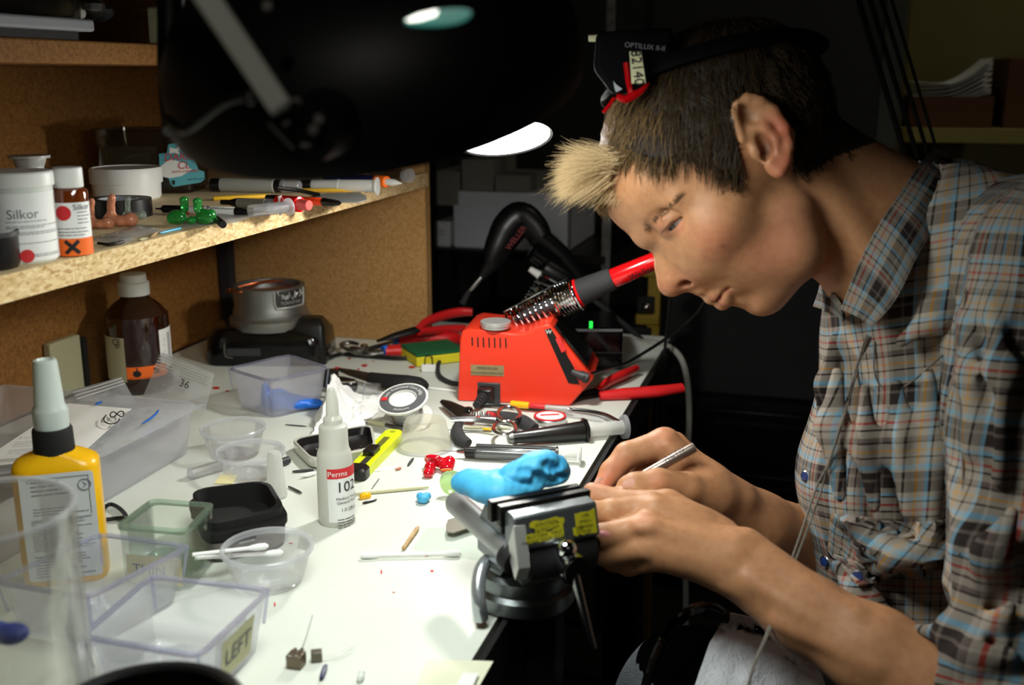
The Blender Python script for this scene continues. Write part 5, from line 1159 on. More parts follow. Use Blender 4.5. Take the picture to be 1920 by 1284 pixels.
# yellow snap-off cutter
A, B = pl(742, 822, 0), pl(664, 902, 0); d = (B-A); L = d.length; rz = math.atan2(d.y, d.x)
t = thing('snap_off_cutter', 'neon yellow snap off cutter with black slider beside the glue bottle', 'cutter', (A.x, A.y, T0))
kb = MB().at((A.x, A.y, T0), rz)
wd = .0095
kb.rrect([(L/2, wd, .008, .0), (L/2, wd, .008, .009), (L/2-.001, wd-.001, .007, .010)], (L/2, 0, 0), 6); obj('handle', kb, 'neon', t)
obj('slot', MB().at((A.x, A.y, T0), rz).box((L*.40, 0, .0101), (L*.36, .006, .0008)), mat('olive slot', (110, 112, 50), .5, .3), t); obj('slider', MB().at((A.x, A.y, T0), rz).box((L*.60, 0, .0125), (.020, .011, .006)), 'black', t, bevel=.001)
obj('nose', MB().at((A.x, A.y, T0), rz).rrect([(.010, wd*1.1, .006, .001), (.010, wd*1.1, .006, .009), (.008, wd*.9, .005, .0112)], (L*.93, 0, 0), 5), 'black', t, label='black nose cap'); obj('blade', MB().at((A.x, A.y, T0), rz).box((L*.80, .002, .0103), (L*.2, .006, .0007)), 'dullsteel', t)
obj('hang_hole', MB().lathe([(.0028, 0), (.0028, .0005), (0, .0005)], Vector((A.x, A.y, T0+.0099))+d.normalized()*.009, 14, True, False), mat('dull olive', (150, 158, 30), .5), t)

# debris on the bench
def bit(name, label, a, b, rpx, m, prof=((0, .6), (.2, 1), (.8, 1), (1, .6)), cat=None, z=T0, flat=None):
    r = rpx*ppm(pl(*a, 0)); A, B = pl(*a, z+r*(flat or 1)), pl(*b, z+r*(flat or 1))
    return obj(name, MB().tube([A.lerp(B, f) for f, k in prof], [r*k for f, k in prof], 8, flat=flat or 1), m, label=label, cat=cat or name.replace('_', ' '))
bit('rubber_strip', 'thin black rubber strip left of the glue bottle', (548, 884), (588, 881), 2.6, 'black'); bit('paper_twist', 'small white paper twist left of the glue bottle', (564, 893), (592, 886), 5, 'paper', ((0, .2), (.5, 1), (1, .6)))
bit('metal_strip', 'short grey metal strip lying left of the glue bottle', (541, 912), (565, 924), 2.6, 'dullsteel'); bit('wooden_stick', 'long pale stick lying right of the glue bottle', (665, 926), (804, 913), 3.0, 'tape')
bit('wire_end', 'thin pale wire end between cutter and swab stick', (697, 916), (711, 897), 1.2, 'grey'); bit('black_chip', 'short black chip lying below the long pale stick', (680, 943), (706, 936), 2.6, 'black'); bit('rubber_strip', 'short black rubber bit in front of the inverted cup', (765, 872), (775, 859), 2.6, 'darkgrey')
bit('leaf_sliver', 'white sliver with pinkish end beside the yellow cutter', (702, 882), (748, 876), 4.5, 'paper', ((0, .3), (.5, 1), (1, .4)), flat=.4); bit('pink_tip', 'tiny pink brown tip beside the white sliver', (742, 880), (752, 877), 2.6, mat('pink brown', (186, 122, 90), .6))
bit('wooden_stub', 'charred wooden stub standing across the lone cotton swab', (756, 1028), (784, 988), 4.5, 'wood', ((0, .8), (.3, .9), (.9, 1), (1, .6))); bit('thin_wire', 'thin dark wire behind the clear cups', (535, 796), (575, 799), 1.2, 'darkgrey')
blob('yellow_crumb', 'yellow', [(pl(680, 931, .002), .0032), (pl(690, 929, .002), .003), (pl(685, 928, .003), .0025)], k=.002, label='small yellow crumb below the yellow cutter', cat='crumb')
blob('clay_pellet', 'clay', [(pl(793, 935, .004), (.0052, .005, .0042)), (pl(801, 930, .0045), .0036), (pl(788, 930, .004), .0035)], k=.0015, label='small blue clay pellet in the middle of the bench', cat='clay')
# red and pale green ear moulds
c = pl(822, 872, 0); p = ppm(c)
blob('ear_mould', 'redgel', [(pl(806, 878, 10*p), (11*p, 10*p, 13*p)), (pl(810, 862, 17*p), (15*p, 10*p, 10*p)), (pl(826, 867, 15*p), (14*p, 10*p, 10*p)), (pl(843, 865, 19*p), (11*p, 9*p, 11*p)), (pl(838, 876, 10*p), (13*p, 11*p, 11*p)), (pl(803, 887, 8*p), (10*p, 10*p, 9*p)), (pl(812, 857, 26*p), (15*p, 7*p, 5*p))], k=.003, h=.0007, label='glossy red clear ear mould behind the blue clay', cat='ear mould')
s = SDF(pl(840, 905, 0)-Vector((.03, .03, .005)), pl(840, 905, 0)+Vector((.03, .03, .05)), .0007); c = pl(842, 915, .012); c = c+Vector((0, .004, 0))
s.ell(c, (.0145, .0125, .0145), k=.003); s.ell(c+Vector((0, -.003, .010)), (.0105, .009, .012), k=.003, op='-'); s.cone(c+Vector((-.012, 0, .008)), c+Vector((.0, -.008, .0)), .0022, .0022, k=.003); s.cone(c+Vector((.002, -.009, 0)), c+Vector((.013, 0, .008)), .0022, .0022, k=.003)
o, _ = sdf_obj('ear_mould', s, 'palegel', label='pale green clear hollow ear mould left of the blue clay', cat='ear mould'); o.location.z = max(o.location.z, T0)
bit('orange_insert', 'thin orange strip on the pale green ear mould', (826, 881), (846, 880), 2.2, 'orange', z=.022)

# scissors, black pliers, pen knife, tin, syringes, tube
t = thing('scissors', 'small steel scissors lying open on the black pliers', 'scissors', pl(900, 785, T0))
z = .014
obj('blade', MB().tube([pl(842, 783, z), pl(880, 784, z), pl(930, 786, z)], [.0012, .0034, .003], 10, smooth=3, flat=.4), 'steel', t); obj('blade', MB().tube([pl(846, 789, z), pl(890, 787, z), pl(928, 792, z)], [.0012, .003, .0028], 10, smooth=3, flat=.4), 'steel', t)
obj('pivot', MB().lathe([(.002, 0), (.002, .003), (0, .003)], pl(897, 786, z), 12, True, False), 'chrome', t)
def ringat(x, y, rx, ry, z): return [pl(x+rx*math.cos(a_), y+ry*math.sin(a_), z) for a_ in [i*PI/14 for i in range(28)]]
obj('finger_ring', MB().tube(ringat(954, 776, 21, 13, z), .0021, 8, True), 'steel', t); obj('finger_ring', MB().tube(ringat(946, 803, 21, 12, z), .0021, 8, True), 'steel', t)
t = thing('cutting_pliers', 'small pliers with curved black grips under the scissors', 'pliers', pl(900, 790, T0))
obj('grip', grip([pl(912, 779, .007), pl(950, 783, .007), pl(980, 790, .007), pl(1002, 804, .006)], [.0055, .0072, .0075, .006]), 'rubber', t); obj('grip', grip([pl(860, 795, .006), pl(856, 808, .007), pl(862, 822, .007), pl(878, 832, .006)], [.006, .0072, .0074, .005]), 'rubber', t)
obj('jaw', MB().tube([pl(828, 752, .008), pl(842, 760, .009), pl(868, 775, .010), pl(890, 780, .009)], [.0025, .006, .0085, .007], 10, smooth=4, flat=.6), mat('brown black steel', (52, 40, 36), .4, .6), t); obj('pivot', MB().lathe([(.005, 0), (.005, .003), (.003, .004), (0, .004)], pl(878, 770, .014), 16), 'darkmetal', t)
pts = []
for i in range(60): u = i/59; a_ = u*9*2*PI; pts.append(pl(880+42*u, 777+2*u, .012)+Vector((0, 0, .004*math.cos(a_)))+FH*.004*math.sin(a_))
obj('spring', MB().tube(pts, .0006, 5), 'steel', t); obj('red_mark', MB().tube([pl(914, 774, .014), pl(928, 778, .014)], .0022, 8), 'redink', t)
lying('pen_knife', 'yellow and red barrelled craft knife in front of the red station', 'knife', (958, 757), (1074, 768), 5.5, [('cap', 0, .30, 1.2, 1.2, mat('amber plastic', (244, 182, 20), .3), 'yellow cap'), ('barrel', .30, .56, .9, .9, 'redink', 'red barrel'), ('body', .56, .92, .85, .85, 'milk'), ('tip', .92, 1, .7, .2, 'steel', None, 'tip')], .004)
c, r = ub(1031, 801, 31, T0); h = hz(1031, 781, c); t = thing('round_tin', 'small steel tin with red rimmed paper lid in front of the red station', 'tin', c)
obj('base', MB().lathe([(r*.94, 0), (r, .001), (r, h*.9), (r*.96, h), (0, h)], c, 36, True, False), 'steel', t); obj('lid_ring', MB().lathe([(r*.82, h), (r*.84, h+.0012), (r*.97, h+.0012), (r*.98, h)], c, 36, False, False), 'redink', t, label='red lid ring')
li = obj('lid_paper', MB().lathe([(r*.83, h*1.0), (r*.83, h+.0008), (0, h+.0008)], c, 36, True, False), 'paper', t); obj('red_streak', MB().tube([c+Vector((0, 0, h+.0012))-Rv*.010, c+Vector((0, 0, h+.0012))+Rv*.010+FH*.003], .0012, 6, flat=.4), 'redink', li)
t, A, B, r, md = lying('syringe', 'large syringe with tapering black barrel and white plunger', 'syringe', (952, 822), (1172, 800), 17, [('barrel', .02, .64, .6, 1.12, 'black', 'black barrel'), ('tip_ring', 0, .04, .55, .66, 'dullsteel'), ('shaft', .66, .98, .72, .8, 'milk', 'white translucent plunger')])
ax_ = (B-A).normalized(); obj('grip_flange', MB().rod(A.lerp(B, .635), A.lerp(B, .665), [(0, r*1.3), (.3, r*1.45), (.7, r*1.45), (1, r*1.3)], 8), 'black', t); obj('thumb_flange', MB().rod(B-ax_*.003, B+ax_*.001, [(0, r*1.3), (1, r*1.35)], 28), 'frost', t)
t, A, B, r, md = lying('syringe', 'clear syringe with needle and black cap in front of the scissors', 'syringe', (872, 847), (1086, 856), 13.5, [('cap', 0, .10, .75, .8, 'black', 'black needle hub'), ('barrel', .09, .80, 1, 1, clear('grey syringe plastic', (235, 237, 237), .15, .15, (190, 192, 192))), ('piston', .1, .76, .72, .72, mat('piston grey', (120, 122, 122), .3, .4)), ('plunger', .78, .98, .62, .62, 'milk')])
ax_ = (B-A).normalized(); obj('side_strip', MB().rod(A.lerp(B, .10)+Vector((0, 0, r*.98)), A.lerp(B, .8)+Vector((0, 0, r*.98)), [(0, r*.28), (1, r*.28)], 8), 'black', t); obj('thumb_flange', MB().rod(B, B+ax_*.002, [(0, r*1.35), (1, r*1.35)], 20), 'milk', t); obj('finger_flange', MB().rod(A.lerp(B, .80), A.lerp(B, .815), [(0, r*1.3), (1, r*1.3)], 16), 'black', t)
obj('needle', MB().rod(A-ax_*.024, A+ax_*.002, [(0, .0004), (.6, .0004), (.62, .0018), (1, .003)], 10), 'steel', t)
lying('glass_tube', 'thin clear tube lying between the small tin and the syringe plunger', 'tube', (1062, 776), (1150, 790), 6, [('tube', 0, 1, 1, .8, 'cup', None, 'tube')])
bit('yellow_strip', 'small yellow strip left of the scissors ring', (905, 804), (922, 805), 2.5, 'yellow', z=.002); bit('wooden_stick', 'thin pale stick lying behind the needle syringe', (870, 801), (958, 803), 2.2, 'tape'); bit('wooden_stick', 'pale stick lying left of the station plug', (800, 727), (856, 733), 2.2, 'paper')
# clear film and spatula in front of the vise
t = thing('palette_knife', 'grey rounded spatula tip sticking out from under the vise', 'spatula', pl(870, 985, T0)); q = [pl(x, y, .006) for x, y in ((836, 985), (840, 974), (905, 955), (960, 948), (960, 968), (905, 980), (850, 998), (838, 996))]
obj('blade', MB().add(q+[v-Vector((0, 0, .0012)) for v in q], [tuple(range(7, -1, -1)), tuple(range(8, 16))]+[(i, (i+1) % 8, 8+(i+1) % 8, 8+i) for i in range(8)]), mat('spatula grey', (128, 124, 112), .45, .4), t); obj('spine', MB().tube([pl(880, 975, .0065), pl(960, 957, .0065)], .0016, 8), 'dullsteel', t)
flatbag('plastic_film', 'sheet of clear greenish film lying under the spatula', [(772, 1030), (900, 1052), (930, 985), (800, 990)], T0, clear('greenish film', (253, 255, 254), .06, .06, (246, 252, 248), .1, .10), .0004, cat='film', seed=3)
flatbag('masking_tape', 'crumpled cream tape piece at the bottom edge of the bench', [(775, 1300), (885, 1310), (925, 1240), (800, 1236)], T0, M['tape'] if False else mat('pale cream tape', (226, 226, 200), .8), .002, cat='tape', seed=6)
flatbag('white_card', 'small white card at the bench edge over the cream tape', [(852, 1292), (884, 1292), (898, 1262), (868, 1262)], .0035, 'paper', .0003, cat='card', seed=8)
# tiny components at the front
c = pl(556, 1248, T0); t = thing('component', 'small metal cube component with a thin upright wire, bench front', 'component', c)
obj('body', MB().box(c+Vector((0, 0, .0045)), (.010, .009, .0085), YAW-.25), mat('bronze component', (120, 108, 92), .35, .7), t, bevel=.0006); obj('terminal', MB().box(c+Vector((.002, .001, .0092)), (.002, .009, .001), YAW-.25), 'steel', t); obj('terminal', MB().box(c+Vector((-.002, 0, .0092)), (.002, .009, .001), YAW-.25), 'steel', t)
obj('lead_wire', MB().tube([c+Vector((.002, .003, .009)), pl(574, 1195, .016), pl(586, 1153, .02)], .0003, 5, smooth=3), 'grey', t)
c = pl(594, 1238, T0); t = thing('component', 'smaller metal component with fine wires lying to the right', 'component', c); obj('body', MB().box(c+Vector((0, 0, .0035)), (.007, .006, .0065), YAW+.2), mat('grey component', (112, 106, 94), .4, .6), t, bevel=.0005); obj('lead_wire', MB().tube([c+Vector((.003, 0, .004)), pl(630, 1225, .004), pl(665, 1208, .002)], .0003, 5), 'paper', t); obj('lead_wire', MB().tube([c+Vector((.003, 0, .003)), pl(630, 1231, .003), pl(662, 1222, .001)], .0003, 5), 'paper', t)
bit('component', 'dark blue cylindrical component at the bench front', (602, 1272), (611, 1247), 5, 'darkblue'); blob('component', 'offwhite', [(pl(676, 1270, .002), .0024), (pl(678, 1262, .003), .0022), (pl(674, 1275, .0015), .0018)], k=.001, h=.0005, label='tiny cream component beside the dark blue one', cat='component')
# black cord behind the glass jar
obj('cable_coil', MB().tube([pl(170, 985, .003), pl(200, 948, .004), pl(220, 950, .004), pl(236, 968, .004), pl(215, 972, .003), pl(190, 975, .003)], .0018, 8, smooth=6), 'black', label='loop of black cord between yellow bottle and glass jar', cat='cord')

# ------------------------------------------------------------------ foreground
# yellow bottle with grey spray nozzle
c = pl(128, 1078, T0); rz = YAW+.30; u_ = Vector((math.cos(rz), math.sin(rz), 0)); n_ = Vector((u_.y, -u_.x, 0))
hw, hd = 80*ppm(c)*.93, .017; zs_ = hz(115, 862, c); zn = hz(112, 845, c); zc0 = zn-.001; zc1 = hz(105, 800, c); zt = hz(95, 674, c)
t = thing('yellow_bottle', 'yellow plastic bottle with grey nozzle and black collar at the left', 'bottle', c)
hw2 = hw*1.0
obj('body', MB().rrect([(hw*.95, hd*.9, .010, 0), (hw, hd, .012, .003), (hw2, hd, .012, zs_*.955), (hw2*.985, hd*.97, .013, zs_*.985), (hw2*.93, hd*.92, .013, zs_+.001), (hw2*.80, hd*.85, .013, zs_+.0035), (hw2*.5, hd*.8, .012, zn), (hw2*.38, hd*.75, .011, zn+.002)], c, 8, rz=rz), 'yellow', t)
rc = 35*ppm(c); n = 60
loops = []
for kr, z in ((.9, zc0), (1, zc0+.001), (.97, zc1-.002), (.9, zc1)): loops.append([c+Vector((rc*kr*(1+(.02 if i % 2 else 0))*math.cos(2*PI*i/n), rc*kr*(1+(.02 if i % 2 else 0))*math.sin(2*PI*i/n), z)) for i in range(n)])
obj('collar', MB().loft(loops), 'blackmatte', t, label='black ribbed collar')
obj('nozzle', MB().lathe([(rc*.86, zc1-.001), (rc*.88, zc1+(zt-zc1)*.24), (rc*.84, zc1+(zt-zc1)*.29), (rc*.74, zc1+(zt-zc1)*.33), (rc*.60, zt-.003), (rc*.55, zt-.0005), (rc*.40, zt), (rc*.34, zt-.002), (0, zt-.002)], c, 40, True, False), mat('grey green plastic', (188, 198, 192), .35), t, label='pale grey nozzle')
fy = lambda x, y, e=.0004: c+u_*x+n_*(hd+e)+Vector((0, 0, y))
mb = MB(); ly0, ly1 = zs_*.06, zs_*.95
mb.loft([rquad([fy(-hw*.80, ly0), fy(hw*.88, ly0), fy(hw*.88, ly1), fy(-hw*.80, ly1)], .003)], False, True); mb.f = [tuple(range(len(mb.v)))]
lo = obj('label', mb, mat('grey white label', (206, 208, 208), .5), t)
fe = lambda x, y, e=.0009: fy(x, y, e)
mb = MB(); lines(mb, fe, -hw*.55, hw*.5, [ly1-.006-.0032*k for k in range(4)], .0018, seed=31); lines(mb, fe, -hw*.55, hw*.76, [ly1-.026-.0022*k for k in range(3)], .0012, seed=32)
lines(mb, fe, -hw*.62, hw*.78, [ly1-.036-.00165*k for k in range(14)], .0010, seed=33); lines(mb, fe, -hw*.62, hw*.78, [ly1-.0625-.0022*k for k in range(8)], .0016, seed=35, wordy=False)
obj('small_print', mb, 'greyink', lo)
mb = MB(); mb.tube([fe(hw*.66+.0042*math.cos(a_), ly1-.010+.0042*math.sin(a_)) for a_ in [i*PI/10 for i in range(20)]], .0003, 5, True); mb.tube([fe(hw*.66-.001, ly1-.008), fe(hw*.66+.0012, ly1-.010), fe(hw*.66-.001, ly1-.012)], .0003, 5)
for x0, y0, x1, y1 in ((-hw*.6, ly1-.003, hw*.76, ly1-.003), (hw*.76, ly1-.003, hw*.76, ly1-.032), (-hw*.6, ly1-.003, -hw*.6, ly1-.006), (-hw*.6, ly1-.034, hw*.76, ly1-.034)): mb.tube([fe(x0, y0), fe(x1, y1)], .0002, 4)
obj('printed_frame', mb, 'greyink', lo)

# square glass jar
zr = .047
cs = [pl(215, 986, zr), pl(353, 997, zr), pl(403, 943, zr), pl(285, 934, zr)]
c = sum(cs, Vector())/4; t = thing('glass_jar', 'square greenish glass jar with taped label, behind the clear trays', 'jar', (c.x, c.y, T0)); lv = lambda d, z, r_=.007: rquad(shrink(cs, d), r_, z, 6)
mb = MB(); mb.loft([lv(.004, T0), lv(.001, .003), lv(.0005, zr*.9), lv(.0, zr-.001)], True, False); obj('outer_wall', mb, 'glassg', t)
mb = MB(); mb.loft([lv(.004, zr-.002), lv(.004, .009), lv(.007, .006)], False, True); obj('inner_wall', mb, 'glassg', t)
mb = MB(); o, i_ = lv(-.0004, zr), lv(.0042, zr); mb.loft([[v-Vector((0, 0, .003)) for v in lv(-.0002, zr)], o, i_, [v-Vector((0, 0, .003)) for v in lv(.0042, zr)]], False, False, True, True); obj('rim', mb, 'glassrim', t, label='greenish rim')
mb = MB(); mb.loft([lv(.0045, .0095), lv(.0045, .010)], True, True); obj('base_glass', mb, 'glassrim', t)
mb = MB(); rnd = random.Random(2); a_, b_ = shrink(cs, .0045)[2], shrink(cs, .0045)[3]
mb.sheet([[a_.lerp(b_, .02+.30*u)+Vector((0, 0, -.002-.016*v*(1-u*.4)))-FH*.0003 for u in (0, .25, .5, .75, 1)] for v in (0, .5, 1)]); mb.sheet([[a_.lerp(shrink(cs, .0045)[1], .02+.8*u)+Vector((0, 0, -.001-.012*v*(1-u*.8)))-Rv*.0003 for u in (0, .25, .5, .75, 1)] for v in (0, .5, 1)]); obj('residue', mb, mat('grey residue', (96, 94, 86), .8, bump=.5), t, kind=None, label='grey dried residue')
a_, b_ = cs[0], cs[1]; dxx = (b_-a_).normalized(); nf = Vector((dxx.y, -dxx.x, 0)); zl = zr*.30
mb = MB(); fj = lambda x, y, e=.0006: a_+dxx*x+nf*(e)+Vector((0, 0, y-zr)); Lj = (b_-a_).length
mb.add([fj(Lj*.12, zl-.010), fj(Lj*.88, zl-.010), fj(Lj*.88, zl+.012), fj(Lj*.12, zl+.012)], [(0, 1, 2, 3)]); lo = obj('tape_label', mb, mat('yellowed tape', (216, 208, 160), .7), t); mb = MB(); put_text(mb, 'THIN', .011, lambda x, y: fj(x, y, .001), 'LEFT', off=(Lj*.2, zl+.001)); obj('lettering', mb, mat('blue pen ink', (70, 84, 130), .6), lo)

# two clear trays
zr = .042
cs = [pl(152, 1190, zr), pl(372, 1228, zr), pl(505, 1103, zr), pl(283, 1078, zr)]
t, csL, bsL = tray('clear_tray', 'clear bluish tray with LEFT written on cream tape, nearest the front', 'tray', cs, T0, zr, .006, .0016, .008)
a_, b_ = csL[1], csL[2]; dxx = (b_-a_).normalized(); ba, bb = bsL[1], bsL[2]
fT = lambda u, v, e=.0008: (a_.lerp(b_, u)*(v)+Vector(((ba.lerp(bb, u)).x, (ba.lerp(bb, u)).y, T0))*(1-v))+Vector((dxx.y, -dxx.x, 0))*e
mb = MB(); mb.sheet([[fT(u, v) for u in (.30, .5, .78)] for v in (.18, .82)]); lo = obj('tape_label', mb, 'tape', t, label='cream tape label'); mb = MB(); W_ = (b_-a_).length
put_text(mb, 'LEFT', .016, lambda x, y: fT(.54+x/W_, .5+y/zr, .0014)); obj('lettering', mb, 'greyink', lo)
cs = [pl(-10, 1088, zr), pl(165, 1118, zr), pl(354, 1022, zr), pl(187, 999, zr)]
tray('clear_tray', 'clear bluish tray behind the LEFT tray, beside the yellow bottle', 'tray', cs, T0, zr, .006, .0016, .008)

# big clear cylinder jar at the left edge
top = cz(-34, 955, .55); r = 164*ppm(top); zt = top.z; c = Vector((top.x, top.y, T0))
t = thing('clear_jar', 'tall clear cylinder jar cut off by the left edge', 'jar', c)
jm = clear('clear acrylic', (250, 250, 248), .06, .1, (236, 236, 230), .08, .5)
obj('wall', MB().lathe([(0, 0), (r*.97, 0), (r, .003), (r, zt-.002), (r*.985, zt), (r*.955, zt), (r*.95, zt-.003), (r*.95, .005), (0, .005)], c, 64, False, False), jm, t)
obj('rim', MB().lathe([(r*1.005, zt-.003), (r*1.01, zt-.001), (r*.99, zt+.0006), (r*.95, zt), (r*.95, zt-.002)], c, 64, False, False), 'frost', t)
p = cz(5, 1188, .56); p2 = c+(p-c)*.6; p2.z = .012
blob('blue_plug', 'blue' if False else mat('deep blue plastic', (36, 60, 160), .5), [(cz(-10, 1186, dep(c)-.02), (.010, .008, .0055)), (cz(22, 1188, dep(c)-.03), (.009, .008, .005))], k=.006, label='blue plastic plug inside the tall clear jar', cat='plug')
# dark bowl in the bottom left corner
rim = cz(268, 1346, .50); r = 186*ppm(rim); c = Vector((rim.x, rim.y, T0)); h = rim.z
t = thing('dark_bowl', 'dark bowl with thick black rim at the bottom left corner', 'bowl', c); obj('body', MB().lathe([(0, 0), (r*.7, 0), (r*.78, .004), (r*.96, h-.004), (r*.90, h-.004), (r*.72, .006), (0, .006)], c, 56, False, False), mat('brown bakelite', (44, 28, 18), .35), t)
obj('rim', MB().tube([c+Vector((r*.97*math.cos(a_), r*.97*math.sin(a_), h-.002)) for a_ in [i*PI/28 for i in range(56)]], .0042, 10, True), 'black', t, label='thick black rim')

# ================================================================== vise
t = thing('bench_vise', 'small grey bench vise clamped to the bench edge', 'vise', pl(980, 1120, T0))
cb_ = pl(982, 1118, T0); vz = YAW+math.radians(26); vx = Vector((math.cos(vz), math.sin(vz), 0)); vy = Vector((-vx.y, vx.x, 0)); uz = Vector((0, 0, 1))
R0 = 96*ppm(cb_)
cbm = M['cast']
obj('base', MB().lathe([(R0*.96, 0), (R0, .002), (R0*.99, .011), (R0*.92, .0135), (R0*.9, .014), (R0*.92, .0155), (R0*.91, .024), (R0*.82, .028), (R0*.6, .031), (0, .031)], cb_, 56, True, False), cbm, t)
def V(x, y, z): return cb_+vx*x+vy*y+uz*z
Jc = pl(1030, 945, .088); off = Jc-cb_; jx, jy = off.dot(vx), off.dot(vy)       # middle of the front jaw top
W = .0305
def vb(x, y, z, dx, dy, dz): return MB().box(V(x, y, z), (dx, dy, dz), vz)
mb = MB(); mb.loft([[V(jx*.4+sx*.016, jy*.35+sy*.018, .026) for sx, sy in ((-1, -1), (1, -1), (1, 1), (-1, 1))], [V(jx+sx*.020, jy+.020+sy*.020, .050) for sx, sy in ((-1, -1), (1, -1), (1, 1), (-1, 1))]]); obj('pedestal', mb, cbm, t, bevel=.002)
# front jaw: profile in (y, z), extruded along x
def ext(poly, x0, x1): n = len(poly); return MB().loft([[V(x, jy+y, z) for y, z in poly] for x in (x0, x1)])
fj_ = obj('front_jaw', ext([(.004, .085), (.004, .066), (-.012, .0645), (-.0145, .067), (-.009, .087), (.002, .088)], jx-W, jx+W), cbm, t, bevel=.0012)
obj('jaw_plate', vb(jx, jy+.0070, .083, 2*W+.006, .0062, .014), 'darkmetal', fj_, bevel=.0006)
rj = obj('rear_jaw', ext([(.018, .084), (.040, .078), (.052, .060), (.052, .040), (.014, .040), (.014, .080)], jx-W*.95, jx+W*.95), cbm, t, bevel=.0015)
obj('jaw_plate', vb(jx-.003, jy+.0148, .084, 2*W+.006, .0064, .014), 'darkmetal', rj, bevel=.0006)
# sloped front face: yellow print patches
fA, fB = V(jx-W, jy-.0145, .067), V(jx-W, jy-.009, .087); fu = (fB-fA).normalized(); fn = vx.cross(fu)
fv = lambda x, y, e=.0005: V(jx, jy-.0145, .067)+vx*x+fu*(y*.80-.001)+fn*e
mb = MB()
rnd = random.Random(9)
def ragged(x0, x1, y0, y1, n=9, seed=0):
    rr = random.Random(seed); P = [fv(x0+(x1-x0)*i/n, y1+rr.uniform(-.0012, .0012)) for i in range(n+1)]; Q = [fv(x0+(x1-x0)*i/n, y0+rr.uniform(-.0012, .0012)) for i in range(n+1)]; return [Q, P]
mb.sheet(ragged(-W*.66, W*.16, .0165, .0215, seed=1)); mb.sheet(ragged(-W*.55, W*.12, .012, .017, seed=2)); mb.sheet(ragged(-W*.78, W*.12, .0045, .0125, seed=3)); mb.sheet(ragged(W*.42, W*.92, .0035, .0222, 6, seed=4)); mb.sheet(ragged(W*.34, W*.6, .004, .010, 4, seed=5))
yo = obj('yellow_print', mb, mat('worn yellow print', (168, 160, 20), .6), fj_, label='worn yellow printed patches')
mb = MB()
for tx, x, y, sz in (('CAUTION', -.008, .0188, .0036), ('DO NOT JAM', -.009, .0142, .0032), ('BUT CAN   HELP', -.0105, .0098, .0034), ('MAKING YOUR TOOLS', -.0105, .0060, .0032), ('USE', .0205, .0185, .0034), ('SMALL', .020, .0140, .0032), ('WORK', .0205, .0095, .0034), ('VISE', .0205, .0055, .0034)): put_text(mb, tx, sz, lambda a_, b_: fv(a_, b_, .0008), off=(x, y))
obj('lettering', mb, 'ink', fj_)
# bare bright casting edge on the left side and top strip
mb = MB(); sd = [V(jx-W-.001, jy+y, z) for y, z in ((-.0105, .083), (-.0155, .066), (-.0180, .056), (-.013, .046), (-.006, .056), (-.003, .068))]; mb.loft([sd, [v+vx*.009-uz*.001 for v in sd]]); obj('bare_patch', mb, 'alu', fj_, bevel=.0006, label='bright worn metal side')
obj('chin_block', ext([(.006, .0665), (-.0115, .066), (-.0165, .055), (-.0145, .043), (-.004, .037), (.020, .037), (.020, .0665)], jx-W*.72, jx+W*.99), 'blackmatte', fj_, bevel=.003)
for s_, z in ((-1, .052), (1, .052)):
    x = jx+s_*W*.86; obj('guide_rod', MB().rod(V(x, jy+.0, z+.006), V(x, jy+.098, z+.006), [(0, .0085), (.96, .0085), (1, .007)], 24), 'cast' if s_ > 0 else mat('satin rod', (150, 152, 152), .4, .6), t)
    obj('rod_collar', MB().rod(V(x, jy-.006, z+.002), V(x, jy+.004, z+.004), [(0, .0095), (1, .0105)], 20), 'blackmatte', t)
# chrome spindle and handle
sc = V(jx+.004, jy-.014, .0565); se = sc-vy*.016-uz*.004
obj('spindle', MB().rod(sc+vy*.01, se, [(0, .0085), (.5, .009), (.62, .0105), (1, .0105)], 30), 'chrome', t)
obj('end_cap', MB().rod(se, se-vy*.0015, [(0, .0096), (1, .0090)], 30), 'black', t)
hb = se+vy*.006; obj('handle_knob', MB().ball(hb+uz*.0135-vx*.004, .0066, 18, 12), 'chrome', t)
obj('handle_bar', MB().rod(hb+uz*.010-vx*.002, Vector(cz(1112, 1215, dep(hb)-.004)), [(0, .0036), (.96, .0026), (1, .0022)], 14), mat('dark chrome', (150, 152, 154), .22, 1), t)
# bent clamp lever at the left
lv_ = [cb_+(pl(938, 1062, .034)-cb_), pl(925, 1046, .038), pl(905, 1062, .036), pl(897, 1095, .028), pl(898, 1130, .018), pl(902, 1160, .006)]
obj('clamp_lever', MB().tube(lv_, .0050, 14, smooth=6), mat('bright lever', (190, 196, 200), .22, .75), t); obj('lever_tip', MB().rod(pl(902, 1158, .006), pl(902, 1168, .002), [(0, .004), (1, .0034)], 12), mat('rusty rubber', (96, 70, 60), .7), t); obj('lever_boss', MB().rod(pl(944, 1060, .034), pl(922, 1050, .038), [(0, .008), (1, .0065)], 18), cbm, t)
# clamp under the bench edge
cl = Vector((XE+.022, cb_.y, -.06)); obj('clamp_frame', MB().box((XE+.020, cb_.y, -.055), (.024, .03, .11)), 'blackmatte', t, bevel=.003); obj('clamp_foot', MB().box((XE-.012, cb_.y, -.100), (.06, .03, .016)), 'blackmatte', t, bevel=.003)
obj('clamp_screw', MB().rod((XE-.028, cb_.y, -.15), (XE-.028, cb_.y, -.026), [(0, .006), (.9, .006), (.92, .011), (1, .011)], 18), 'darkmetal', t)
